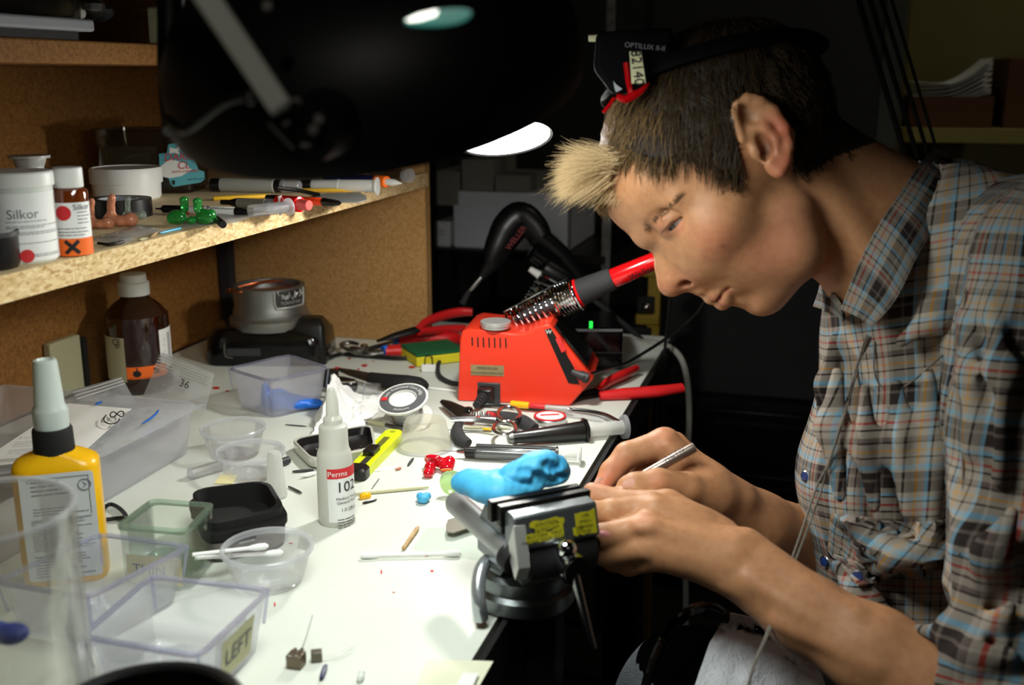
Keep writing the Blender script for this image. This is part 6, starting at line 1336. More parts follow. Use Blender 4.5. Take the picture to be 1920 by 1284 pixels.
# blue modelling clay on the rear jaw
s = SDF(np.array(V(jx, jy+.04, .095))-np.array((.085, .085, .035)), np.array(V(jx, jy+.04, .095))+np.array((.085, .085, .035)), .0011)
ax3 = [vx, vy, uz]
def cl_(x, y, z, a_, b_, c_, k=.006): s.ell(V(jx+x*.9, jy+.004+y*.92, z+.004), (a_*.88, b_*.9, c_*.9), ax3, k=k)
cl_(-.008, .036, .083, .026, .015, .009); cl_(-.022, .032, .084, .015, .014, .011); cl_(-.028, .050, .083, .015, .022, .011); cl_(-.034, .066, .081, .012, .013, .009); cl_(-.012, .046, .088, .012, .012, .006)
s2 = SDF(np.array(V(jx, jy+.04, .095))-np.array((.085, .085, .035)), np.array(V(jx, jy+.04, .095))+np.array((.085, .085, .035)), .0011); s1 = s; s = s2
cl_(.008, .036, .094, .022, .013, .0105); cl_(.022, .037, .093, .014, .012, .0105); cl_(.029, .037, .089, .010, .011, .010); cl_(-.010, .035, .093, .010, .010, .007); cl_(.010, .040, .086, .026, .012, .008); cl_(.014, .036, .100, .012, .009, .0065)
for q in ((.016, .026, .099, .0028), (.021, .0265, .095, .0026), (.006, .0245, .092, .003), (-.004, .0265, .098, .0026), (.028, .028, .089, .003), (.012, .0245, .087, .0026)): s.ell(V(jx+q[0]*.9, jy+.004+q[1]*.92, q[2]+.004), (q[3]*1.5, q[3], q[3]*.8), ax3, k=.004, op='-')
s.cone(V(jx-.002, jy+.0275, .102), V(jx+.010, jy+.028, .094), .0013, .0013, k=.003, op='-'); s.cone(V(jx+.012, jy+.0275, .094), V(jx+.022, jy+.029, .090), .0012, .0012, k=.003, op='-')
s1.F = smin(s1.F, s2.F, .0012); s = s1
X_, Y_, Z_ = np.meshgrid(*s.ax, indexing='ij'); s.F = s.F + (.0005*np.sin(X_*230+Y_*130+2)*np.sin(Y_*210-Z_*310+1.3*np.sin(X_*120))+.00022*np.sin(X_*620-Z_*540+2*np.sin(Y_*150))*np.sin(Y_*580+X_*300+1)).astype(np.float32)
sdf_obj('clay_lump', s, 'clay', label='big lump of blue modelling clay resting on the vise', cat='clay', smooth=1)
# ================================================================== the man at the bench
DH = .80
def hp(x, y, off=0.0): return np.array(cz(x, y, DH-off))
def P3(x, y, d): return np.array(cz(x, y, d))
PX_ = DH/FPX
def idir(ix, iy): v = Rv*ix-Uv*iy; return np.array(v.normalized())
aF = np.array(Fv); aA = idir(-.62, .79); aB = idir(-.79, -.62)
corners = [cz(x, y, d) for x in (1055, 1990) for y in (40, 1480) for d in (.62, 1.0)]
lo = [min(c[i] for c in corners) for i in range(3)]; hi = [max(c[i] for c in corners) for i in range(3)]
bounds = [P3(1090, 900, .73), P3(1100, 330, .80), P3(1960, 1430, .60), P3(1960, 500, .66), P3(1250, 40, .80), P3(1700, 600, 1.04), P3(1090, 1100, .79)]
lo = np.min(bounds, 0)-.03; hi = np.max(bounds, 0)+.03
B = SDF(lo, hi, .0018)
def E(x, y, off, r, axes=None, k=.008, op='+'):       # radii in pixels (two in the picture plane) and metres (depth)
    B.ell(hp(x, y, off), (r[0]*PX_, r[1]*PX_, r[2]), axes if axes is not None else [np.array(Rv), np.array(Uv), aF], k=k, op=op)
def K(p, q, rp, rq, k=.006, op='+', flat=None): B.cone(hp(*p), hp(*q), rp, rq, k, op, flat)
AX = [aA, aB, aF]
# skull and face
E(1345, 262, 0, (222, 186, .0740), AX); E(1216, 350, 0, (86, 86, .056), k=.02); E(1330, 420, 0, (100, 92, .060), k=.02)
for s_ in (1, -1):
    E(1345, 425, .038*s_, (62, 50, .024), AX, k=.018)                      # cheek bone
    E(1420, 450, .028*s_, (84, 66, .022), k=.018)                           # jaw muscle
    K((1482, 400, .036*s_), (1490, 472, .033*s_), .019, .0175, .018); K((1490, 472, .033*s_), (1434, 556, .010*s_), .0175, .0115, .016)
    K((1210, 444, .008*s_), (1238, 405, .036*s_), .0075, .0065, .010); K((1238, 405, .036*s_), (1270, 375, .050*s_), .0065, .007, .010)   # brow ridge
E(1318, 480, 0, (72, 64, .042), k=.014); E(1404, 484, 0, (80, 72, .047), k=.014); E(1368, 522, 0, (38, 36, .027), k=.010)
E(1422, 563, 0, (25, 25, .017), k=.008); E(1442, 534, 0, (36, 40, .03), k=.012)
# nose
K((1243, 452, 0), (1250, 498, 0), .0060, .0078, .007); K((1250, 498, 0), (1258, 531, 0), .0078, .0092, .004); E(1259, 531, 0, (23.5, 23.5, .0105), k=.004); E(1276, 505, 0, (34, 30, .012), k=.010)
for s_ in (1, -1): E(1299, 510, .0150*s_, (24, 23, .0082), k=.0035); K((1262, 520, .006*s_), (1290, 520, .011*s_), .007, .006, .006)
E(1290, 535, 0, (12, 9, .006), k=.006)
for s_ in (1, -1): E(1288, 529, .0135*s_, (20, 7, .0060), [idir(.80, -.60), idir(.60, .80), aF], k=.0025, op='-')
for s_ in (1, -1): K((1314, 486, .0200*s_), (1326, 522, .0200*s_), .0020, .0016, .004, '-')
# mouth
for s_ in (1, -1):
    B.chain([hp(1333, 558, 0), hp(1341, 552, .009*s_), hp(1363, 540, .021*s_)], [.0050, .0048, .0022], .0025); B.chain([hp(1354, 567, 0), hp(1361, 560, .009*s_), hp(1367, 544, .020*s_)], [.0056, .0052, .0024], .0025)
    B.chain([hp(1338, 566, 0), hp(1347, 559, .0095*s_), hp(1356, 549, .0175*s_), hp(1368, 538, .0245*s_)], [.0013, .0014, .0013, .0013], .0016, '-')
E(1312, 545, 0, (8, 8, .012), k=.007); E(1388, 561, 0, (17, 13, .015), k=.006)
# eyes: socket, lids, opening
EY = (1264, 412); EO = .0335
for s_ in (1, -1):
    E(1246, 420, .040*s_, (26, 20, .014), [idir(.7, -.7), idir(.7, .7), aF], k=.012, op='-')
    E(EY[0], EY[1], EO*s_, (33.5, 33.5, .0134), k=.005)
    E(EY[0]-6, EY[1]-4, EO*s_+.0006*s_, (33.5, 32, .0134), k=.004)
    E(1265, 422, (EO+.0125)*s_, (24, 3.4, .0062), [idir(.70, -.71), idir(.71, .70), aF], k=.0018, op='-')
    B.chain([hp(1232, 414, (EO+.006)*s_), hp(1244, 398, (EO+.0125)*s_), hp(1268, 384, (EO+.013)*s_)], [.0009, .0010, .0008], .003, '-')
# ear
def ear(s_):
    T = lambda x, y, o=0: hp(x, y, (.0735+o)*s_)
    ew = [idir(.40, .92), idir(.92, -.40), aF]; u_ = .0815/FPX*0
    q = (DH-.0735)/FPX
    B.ell(T(1434, 250, .002), (72*q, 42*q, .0050), ew, k=.004)
    B.ell(T(1452, 312, .001), (24*q, 17*q, .0045), ew, k=.004)
    rim = [(1392, 262), (1377, 222), (1384, 197), (1402, 186), (1424, 190), (1450, 208), (1470, 238), (1478, 272), (1474, 300), (1464, 322)]
    B.chain([T(x, y, .0062-.0006*abs(i-4)) for i, (x, y) in enumerate(rim)], [.0030, .0040, .0044, .0044, .0043, .0042, .0040, .0038, .0036, .004], .003)
    B.ell(T(1404, 217, .0075), (26*q, 11*q, .0050), [idir(.62, .78), idir(.78, -.62), aF], k=.004, op='-')
    B.ell(T(1438, 270, .0085), (30*q, 15*q, .0085), [idir(.5, .87), idir(.87, -.5), aF], k=.004, op='-')
    B.chain([T(1412, 240, .004), T(1436, 240, .0055), T(1455, 262, .0055), T(1459, 292, .0045)], [.0026, .0032, .0030, .0026], .003)
    B.ell(T(1416, 286, .003), (10*q, 8*q, .0045), k=.003); B.ell(T(1446, 300, .003), (8*q, 9*q, .0035), k=.003)
    B.ell(T(1434, 284, .003), (10*q, 7*q, .010), k=.002, op='-')
ear(1); ear(-1)
# neck, trunk, arms
B.cone(hp(1510, 345, -.002), hp(1730, 470, -.012), .052, .056, .012, '+', (aF, .84)); K((1600, 490, .0), (1655, 575, -.004), .028, .032, .012); K((1530, 330, .036), (1670, 520, .026), .011, .011, .012)
B.ell(P3(1800, 720, .88), (.075, .12, .09), [np.array(Rv), np.array(Uv), aF], k=.02); B.ell(P3(1810, 1000, .89), (.07, .13, .08), [np.array(Rv), np.array(Uv), aF], k=.02)
LS, LE, LW = P3(1930, 540, .748), P3(1930, 1390, .642), P3(1380, 1056, .735); RS, RE, RW = P3(1740, 560, 1.0), P3(1640, 1050, .955), P3(1322, 922, .832)
B.cone(hp(1745, 530, -.02), LS, .04, .034, .02); B.cone(LS, LE, .034, .032, .012); B.cone(hp(1735, 520, 0), RS, .05, .043, .02); B.cone(RS, RE, .043, .036, .012)
LN = np.cross(LE-LW, np.array(Fv)); LN /= np.linalg.norm(LN)
m1 = P3(1510, 1150, .712); m2 = P3(1640, 1225, .69)
B.chain([LW, m1, m2, LE], [.0225, .0250, .0290, .031], .01, '+', (aF, .86)); K2 = lambda p, q, rp, rq, k=.005, op='+', flat=None: B.cone(P3(*p), P3(*q), rp, rq, k, op, flat)
K2((1402, 1018, .734), (1470, 1080, .722), .0075, .008, .014); K2((1372, 1092, .722), (1395, 1100, .718), .0075, .006, .008)                 # wrist bone
K2((1405, 1082, .7125), (1590, 1205, .6800), .0042, .0042, .010); K2((1460, 1165, .7000), (1640, 1250, .6680), .0032, .0032, .008); K2((1440, 1050, .722), (1600, 1150, .686), .0040, .0045, .010)               # tendon, vein
B.chain([RW, P3(1420, 985, .862), P3(1510, 1018, .905), RE], [.0235, .0265, .030, .033], .01); K2((1345, 915, .825), (1395, 932, .83), .009, .008, .01)
# left hand (near): thumb side up, back of the hand to the camera
Lm = {'i': (1224, 952, .760), 'm': (1214, 990, .743), 'r': (1224, 1022, .737), 'p': (1246, 1044, .738)}
for k_, r_ in (('i', .0115), ('m', .0118), ('r', .0112), ('p', .010)): B.cone(LW+(P3(*Lm[k_])-LW)*.10, P3(*Lm[k_]), .0170, r_, .009)
B.ell(P3(1300, 1000, .755), (.030, .020, .013), [idir(.9, .42), idir(.42, -.9), aF], k=.010)
def finger(pts, rad, k=.0032): B.chain([P3(*p) for p in pts], rad, k)
finger([Lm['i'], (1146, 960, .758), (1110, 962, .772), (1093, 948, .786)], [.0105, .0094, .0086, .0074]); B.ell(P3(*Lm['i'][:2], .7525), (.0095, .008, .006), k=.006)
finger([Lm['m'], (1128, 1008, .740), (1098, 1012, .758), (1092, 1000, .780)], [.0108, .0096, .0086, .0074]); B.ell(P3(1206, 984, .7345), (.009, .0085, .005), k=.006)
finger([Lm['r'], (1142, 1038, .742), (1112, 1036, .762), (1108, 1020, .782)], [.0100, .0090, .0082, .0070]); finger([Lm['p'], (1178, 1058, .750), (1150, 1052, .768), (1140, 1036, .784)], [.009, .0080, .0074, .0064])
B.cone(P3(1350, 1010, .757), P3(1252, 948, .776), .0150, .0120, .008); finger([(1252, 948, .776), (1176, 942, .789), (1124, 930, .797), (1110, 921, .799)], [.0115, .0096, .0085, .0070])
for x0, y0, x1, y1, d0, d1 in ((1230, 946, 1340, 1000, .748, .741), (1226, 985, 1345, 1030, .731, .727)): K2((x0, y0, d0), (x1, y1, d1), .0028, .0028, .008)
# right hand (far): index on the pen, thumb in front, other fingers folded
Rm = {'i': (1246, 832, .838), 'm': (1262, 838, .858), 'r': (1280, 852, .876), 'p': (1296, 872, .890)}
for k_, r_ in (('i', .0130), ('m', .0128), ('r', .0120), ('p', .011)): B.cone(RW+(P3(*Rm[k_])-RW)*.08, P3(*Rm[k_]), .0175, r_, .009)
finger([Rm['i'], (1176, 853, .834), (1147, 885, .828), (1131, 910, .822)], [.0122, .0102, .0092, .0076]); finger([Rm['m'], (1196, 882, .852), (1165, 912, .842), (1146, 925, .832)], [.0112, .0096, .0086, .0074])
finger([Rm['r'], (1215, 900, .872), (1186, 925, .862), (1200, 945, .848)], [.0105, .0092, .0082, .0072]); finger([Rm['p'], (1240, 915, .884), (1214, 938, .872), (1228, 955, .858)], [.0095, .0084, .0075, .0066])
B.cone(P3(1338, 932, .822), P3(1290, 916, .808), .0165, .0125, .008); finger([(1290, 916, .808), (1234, 905, .800), (1190, 910, .799), (1176, 913, .7995)], [.0122, .0108, .0096, .0084])
K2((1252, 836, .826), (1310, 895, .820), .003, .003, .008)

def surf(S_, x, y, d0=.6, d1=1.1, off=0.0):
    d = d0; r = np.array(ray(x, y)); c = np.array(CAM)
    while d < d1:
        p = c+r*d; i = np.round((p-S_.lo)/S_.h).astype(int)
        if np.all(i >= 0) and np.all(i < S_.n) and S_.F[tuple(i)] < 0: return Vector(c+r*(d-off))
        d += .001
    return None
def blend(P, blobs, base):
    c = np.tile(np.array(lin(base)[:3]), (len(P), 1))
    for (p, r, col, s_) in blobs:
        w_ = np.clip(1-np.linalg.norm(P-np.array(p), axis=1)/r, 0, 1); w_ = (w_*w_*(3-2*w_)*s_)[:, None]; c = c*(1-w_)+np.array(lin(col)[:3])*w_
    return c
def vcol(o, c):
    a = o.data.color_attributes.new('Col', 'FLOAT_COLOR', 'POINT'); a.data.foreach_set('color', np.concatenate([c, np.ones((len(c), 1))], 1).astype(np.float32).ravel())
def vcmat(name, rough, sss=0, bump=.1, bs=900):
    m = mat(name, (200, 150, 120), rough, sss=sss, bump=bump, bscale=bs); nt = m.node_tree; a = nt.nodes.new('ShaderNodeAttribute'); a.attribute_name = 'Col'
    n = nt.nodes.new('ShaderNodeTexNoise'); n.inputs['Scale'].default_value = 160; n.inputs['Detail'].default_value = 5; tc = nt.nodes.new('ShaderNodeTexCoord')
    r = nt.nodes.new('ShaderNodeValToRGB'); r.color_ramp.elements[0].position = .3; r.color_ramp.elements[0].color = (.80, .74, .70, 1); r.color_ramp.elements[1].position = .6; r.color_ramp.elements[1].color = (1, 1, 1, 1)
    x = nt.nodes.new('ShaderNodeMix'); x.data_type = 'RGBA'; x.blend_type = 'MULTIPLY'; x.inputs[0].default_value = .7; L = nt.links.new
    L(tc.outputs['Object'], n.inputs['Vector']); L(n.outputs['Fac'], r.inputs['Fac']); L(a.outputs['Color'], x.inputs[6]); L(r.outputs['Color'], x.inputs[7]); L(x.outputs[2], nt.nodes['Principled BSDF'].inputs['Base Color']); return m
man = thing('person', 'young man in plaid shirt bending over the vise with a pen tool', 'person', (P3(1800, 1300, .88)[0], P3(1800, 1300, .88)[1], -.75))
body, BP = sdf_obj('body', B, vcmat('skin', .52, .10), man, smooth=1)
RD = (196, 104, 84); LIP = (178, 88, 80); DK = (120, 84, 64)  # dark spots put shade of ear, nostril and eye hollows into the colour
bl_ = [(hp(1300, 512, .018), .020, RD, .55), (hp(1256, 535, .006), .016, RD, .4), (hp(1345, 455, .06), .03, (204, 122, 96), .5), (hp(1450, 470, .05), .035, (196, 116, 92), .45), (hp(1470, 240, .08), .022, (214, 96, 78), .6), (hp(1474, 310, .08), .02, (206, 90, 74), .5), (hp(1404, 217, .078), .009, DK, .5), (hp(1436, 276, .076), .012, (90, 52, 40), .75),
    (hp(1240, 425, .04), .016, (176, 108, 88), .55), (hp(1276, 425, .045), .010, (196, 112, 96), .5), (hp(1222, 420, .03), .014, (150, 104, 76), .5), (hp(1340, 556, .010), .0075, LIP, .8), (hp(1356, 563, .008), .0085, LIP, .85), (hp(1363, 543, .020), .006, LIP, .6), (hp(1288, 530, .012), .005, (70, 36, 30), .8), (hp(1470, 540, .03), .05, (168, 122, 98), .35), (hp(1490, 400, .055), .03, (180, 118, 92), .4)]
bl_ += [(P3(1206, 978, .733), .014, (204, 122, 96), .35), (P3(1120, 920, .80), .016, (228, 150, 128), .6), (P3(1131, 905, .815), .020, (226, 128, 98), .7), (P3(1160, 868, .82), .016, (222, 136, 104), .5), (P3(1240, 815, .825), .018, (222, 142, 110), .5), (P3(1238, 900, .79), .012, (222, 146, 116), .4)]
rnd = random.Random(4)
for x, y in ((1326, 407), (1402, 408), (1433, 358), (1389, 440), (1355, 460), (1428, 330), (1440, 365), (1600, 418), (1454, 491), (1362, 408), (1300, 330)): bl_.append((hp(x, y, .066 if x > 1380 else .058), .0035, (140, 78, 58), .8))
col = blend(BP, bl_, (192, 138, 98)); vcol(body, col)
# finger nails
def nail(p, ax_u, ax_v, ax_n, a_, b_): 
    mb = MB(); g = []
    for i in range(7):
        g.append([])
        for j in range(7):
            u, v = (j/6*2-1), (i/6*2-1); q = u*math.sqrt(1-v*v/2), v*math.sqrt(1-u*u/2); g[-1].append(Vector(p)+Vector(ax_u)*q[0]*a_+Vector(ax_v)*q[1]*b_-Vector(ax_n)*(.0011*(q[1]**2)*2.2+.0004*q[0]**2))
    return mb.sheet(g, .0005)
nm = mat('fingernail', (222, 172, 152), .25, coat=.3)
obj('fingernail', nail(P3(1182, 911, .7893), idir(1, -.06), idir(.06, 1), -np.array(Fv), .0062, .0052), nm, man, label='pale fingernail of right thumb')
obj('fingernail', nail(P3(1121, 906, .8165), idir(.45, -.9), idir(.8, .4), -np.array(Fv)*.8-np.array(Rv)*.6, .0052, .0036), nm, man, label='pale fingernail of right index')
# eyes
def blade(p, q, w_): return MB().tube([Vector(p), (Vector(p)+Vector(q))/2, Vector(q)], [w_, w_*.8, w_*.2], 4)
for s_ in (1, -1):
    ec = hp(EY[0], EY[1], EO*s_); ey = obj('eye', MB().ball(ec, .0124, 28, 18), mat('eye white', (160, 150, 142), .2, coat=.5), man)
    gz = Vector(hp(1256, 433, (EO+.0085)*s_)-ec).normalized(); dk = lambda r_, e: MB().lathe([(r_, math.sqrt(.0125**2-r_*r_)+e), (r_*.6, math.sqrt(.0125**2-(r_*.6)**2)+e), (0, .0125+e)], ec, 24, False, False, gz)
    obj('iris', dk(.0056, .0001), mat('grey blue iris', (98, 96, 90), .2), ey); obj('pupil', dk(.0024, .0003), 'black', ey)
mb = MB()
for s_ in (1, -1):
    for k in range(34):
        t_ = k/33; p = hp(1240+35*t_, 434-38*t_, (EO+.0085+.005*math.sin(PI*t_))*s_); q = p+(idir(-.15+.2*t_, .9)*.0042+(-aF)*s_*.0028)*(.7+.3*math.sin(PI*t_)); mb.add(blade(p, q, .00016).v, blade(p, q, .00016).f)
obj('eyelashes', mb, mat('dark lash', (58, 42, 32), .6), man)
# hair
def inpoly(x, y, P):
    c = False; n = len(P)
    for i in range(n):
        (x0, y0), (x1, y1) = P[i], P[i-1]
        if (y0 > y) != (y1 > y) and x < (x1-x0)*(y-y0)/(y1-y0)+x0: c = not c
    return c
HP = [(1092, 335), (1134, 372), (1146, 330), (1168, 299), (1223, 318), (1298, 310), (1335, 327), (1388, 360), (1394, 327), (1378, 252), (1372, 205), (1400, 180), (1450, 195), (1490, 255), (1486, 330), (1515, 335), (1560, 305), (1640, 275), (1720, 240), (1660, 60), (1500, -40), (1200, 0), (1060, 180)]
def proj(p): v = Vector(p)-CAM; d = v.dot(Fv); return CX+FPX*v.dot(Rv)/d, CY-FPX*v.dot(Uv)/d
hc = hp(1345, 262, 0)
for i, p in enumerate(BP):                                            # short dark stubble colour of the scalp itself
    if np.linalg.norm(p-hc) < .125:
        x, y = proj(p)
        if inpoly(x, y, HP) and inpoly(x, y+8, HP): col[i] = np.array(lin((48, 37, 26))[:3])
body.data.color_attributes['Col'].data.foreach_set('color', np.concatenate([col, np.ones((len(col), 1))], 1).astype(np.float32).ravel())
def scalp(th, ph, sc=1.0):
    v = np.array((math.cos(th)*math.cos(ph)*222*PX_, math.sin(th)*math.cos(ph)*186*PX_, math.sin(ph)*.074)); p = hc+(aA*v[0]+aB*v[1]+aF*v[2])*sc
    n = aA*v[0]/(222*PX_)**2+aB*v[1]/(186*PX_)**2+aF*v[2]/.074**2; n = n/np.linalg.norm(n)
    for _ in range(4):
        i = np.round((p-B.lo)/B.h).astype(int)
        if np.all(i >= 0) and np.all(i < B.n): p = p-n*np.clip(B.F[tuple(i)], -.008, .008)
    return p, n
hm = mat('brown hair', (70, 54, 34), .5, spec=.3); mb = MB(); N1, N2 = 150, 70; idx = {}
mid = lambda p: proj(p)
pts, keep = [], []
for i in range(N1):
    for j in range(N2+1):
        p, n_ = scalp(2*PI*i/N1, -PI/2+PI*j/N2); x, y = proj(p); pts.append(p+n_*.0035); keep.append(inpoly(x, y, HP) and inpoly(x-2, y+16, HP) and inpoly(x-14, y+4, HP))
fs = []
for i in range(N1):
    for j in range(N2):
        q = (i*(N2+1)+j, ((i+1) % N1)*(N2+1)+j, ((i+1) % N1)*(N2+1)+j+1, i*(N2+1)+j+1)
        if all(keep[k] for k in q): fs.append(q)
hair = obj('hair', MB().add([Vector(p) for p in pts], fs), mat('dark hair root', (40, 31, 22), .8), man)
bm = bmesh.new(); bm.from_mesh(hair.data); bmesh.ops.delete(bm, geom=[v for v in bm.verts if not v.link_faces], context='VERTS'); bm.to_mesh(hair.data); bm.free()
def strands(name, gen, m, n, parent, label=None):
    vs, fs = [], []
    for _ in range(n):
        g = gen()
        if g is None: continue
        P, r = g; K_ = len(P); b0 = len(vs)
        t = P[-1]-P[0]; u = np.cross(t, aF+.3*aA); u = u/max(np.linalg.norm(u), 1e-9); w_ = np.cross(t, u); w_ = w_/max(np.linalg.norm(w_), 1e-9)
        for i, p in enumerate(P):
            ri = r*(1-.85*i/(K_-1))
            for a_ in (0, 2.094, 4.189): vs.append(p+u*ri*math.cos(a_)+w_*ri*math.sin(a_))
        for i in range(K_-1):
            for a_ in range(3): fs.append((b0+i*3+a_, b0+i*3+(a_+1) % 3, b0+(i+1)*3+(a_+1) % 3, b0+(i+1)*3+a_))
    org = np.array(absloc(parent)); me = bpy.data.meshes.new(name); me.from_pydata([tuple(v-org) for v in vs], [], fs); me.polygons.foreach_set('use_smooth', [True]*len(me.polygons)); me.materials.append(m)
    o = bpy.data.objects.new(name, me); C.objects.link(o); o.parent = parent
    if label: o['label'] = label
    return o
hr = random.Random(11)
pool = []
for _ in range(9000):
    p, n_ = scalp(hr.uniform(0, 2*PI), math.asin(hr.uniform(-1, 1))); x, y = proj(p)
    if inpoly(x, y, HP): pool.append((p, n_, x, y))
def root():
    p, n_, x, y = hr.choice(pool); e = np.array((hr.gauss(0, .0016), hr.gauss(0, .0016), hr.gauss(0, .0016))); return p+e-n_*(e@n_), n_, x, y
def g_side():
    p, n_, x, y = root()
    t = min(1, max(0, (x-1130)/160)); d = idir(-.62*(1-t)+.02*t+hr.uniform(-.16, .16), .62*(1-t)+1.0*t)
    if x > 1420: d = idir(.45+hr.uniform(-.1, .1), .9)
    d = d-n_*(d@n_); d /= max(np.linalg.norm(d), 1e-6); L_ = hr.uniform(.014, .030)*(1 if x < 1440 else .5)*(1 if inpoly(x, y+34, HP) else .50); lift = hr.uniform(.002, .006)
    P = [p+n_*(.001+lift*math.sin(PI*.75*min(1, s_*1.2)))+d*L_*s_-n_*(L_*s_)**2*6 for s_ in (0, .25, .5, .75, 1)]
    return P, .00034
strands('hair_strands', g_side, hm, 11000, hair)
def g_front():
    p, n_, x, y = root()
    if x > 1262+hr.gauss(0, 14) or hr.random() > (1300-x)/150 or (y < 185 and hr.random() < .75): return None
    d = idir(-.55+hr.uniform(-.2, .2)+.5*max(0, (x-1150)/100), .8); d = d-n_*(d@n_); d /= max(np.linalg.norm(d), 1e-6); L_ = hr.uniform(.014, .034)*(1 if inpoly(x, y+34, HP) else .55); lift = hr.uniform(.003, .008)
    return [p+n_*(.001+lift*math.sin(PI*.75*min(1, s_*1.2)))+d*L_*s_-n_*(L_*s_)**2*6 for s_ in (0, .25, .5, .75, 1)], .00030
strands('hair_strands', g_front, mat('light brown hair', (138, 108, 66), .45, spec=.4), 15000, hair, 'lighter front strands')
CL = []
for _ in range(95):
    t = hr.random(); off = hr.uniform(-1, 1); w_ = math.sqrt(1-off*off*.7)
    p = hp(1146-24*math.sin(PI*t)*w_+26*(1-w_), 288+84*t, off*.042); a_ = -.12+1.12*t+hr.gauss(0, .20)
    d = idir(-math.cos(a_), math.sin(a_))+aF*(-off*.25+hr.gauss(0, .12)); d /= np.linalg.norm(d); CL.append((p, d, hr.uniform(.028, .046)*(1-.15*t) if hr.random() < .75 else hr.uniform(.042, .058), hr.uniform(-.1, .45), t))
def g_tuft():
    p, d, L_, cv, t = hr.choice(CL); p = p+idir(hr.gauss(0, 6), hr.gauss(0, 9)+.01)*.0024+aF*hr.gauss(0, .005)+idir(-1, 0)*hr.uniform(-.006, .002); e = d+idir(hr.gauss(0, 1), hr.gauss(0, 1)+.01)*.17+aF*hr.gauss(0, .15); e /= np.linalg.norm(e)
    if hr.random() < .10: e = e+idir(-.2, -.5)*hr.random(); e /= np.linalg.norm(e)
    L_ = L_*hr.uniform(.75, 1.08); dn = idir(0, 1)
    mx_, my_, mt_ = 1050-abs(hr.gauss(0, 26)), 366+abs(hr.gauss(0, 14)), 272-abs(hr.gauss(0, 14))
    for _ in range(24):
        tx, ty = proj(p+e*L_+dn*L_*cv)
        if ty > my_ or tx < mx_ or ty < mt_: L_ *= .93; cv *= .9
    return [p+e*L_*s_+dn*L_*cv*s_*s_ for s_ in (0, .25, .5, .75, 1)], .00025
strands('hair_tuft', g_tuft, mat('fair hair', (224, 196, 150), .45, spec=.4), 3400, hair, 'fair spiky fringe')
def g_brow():
    s_ = 1 if hr.random() < .6 else -1; t = hr.random(); p = hp(1206+58*t+hr.gauss(0, 3), 432-52*t+hr.gauss(0, 4), 0); 
    q = surf(B, 1207+62*t+hr.gauss(0, 2.5), 432-56*t+hr.gauss(0, 4.5), off=.0006); s_ = 1
    if q is None: return None
    p = np.array(q); d = idir(.5+.4*t, -.75)+(-aF)*.2*s_; d /= np.linalg.norm(d)
    return [p-aF*s_*.0006+d*.0075*q for q in (0, .5, 1)], .00012
strands('eyebrow', g_brow, mat('brown brow', (118, 86, 56), .6), 420, man)

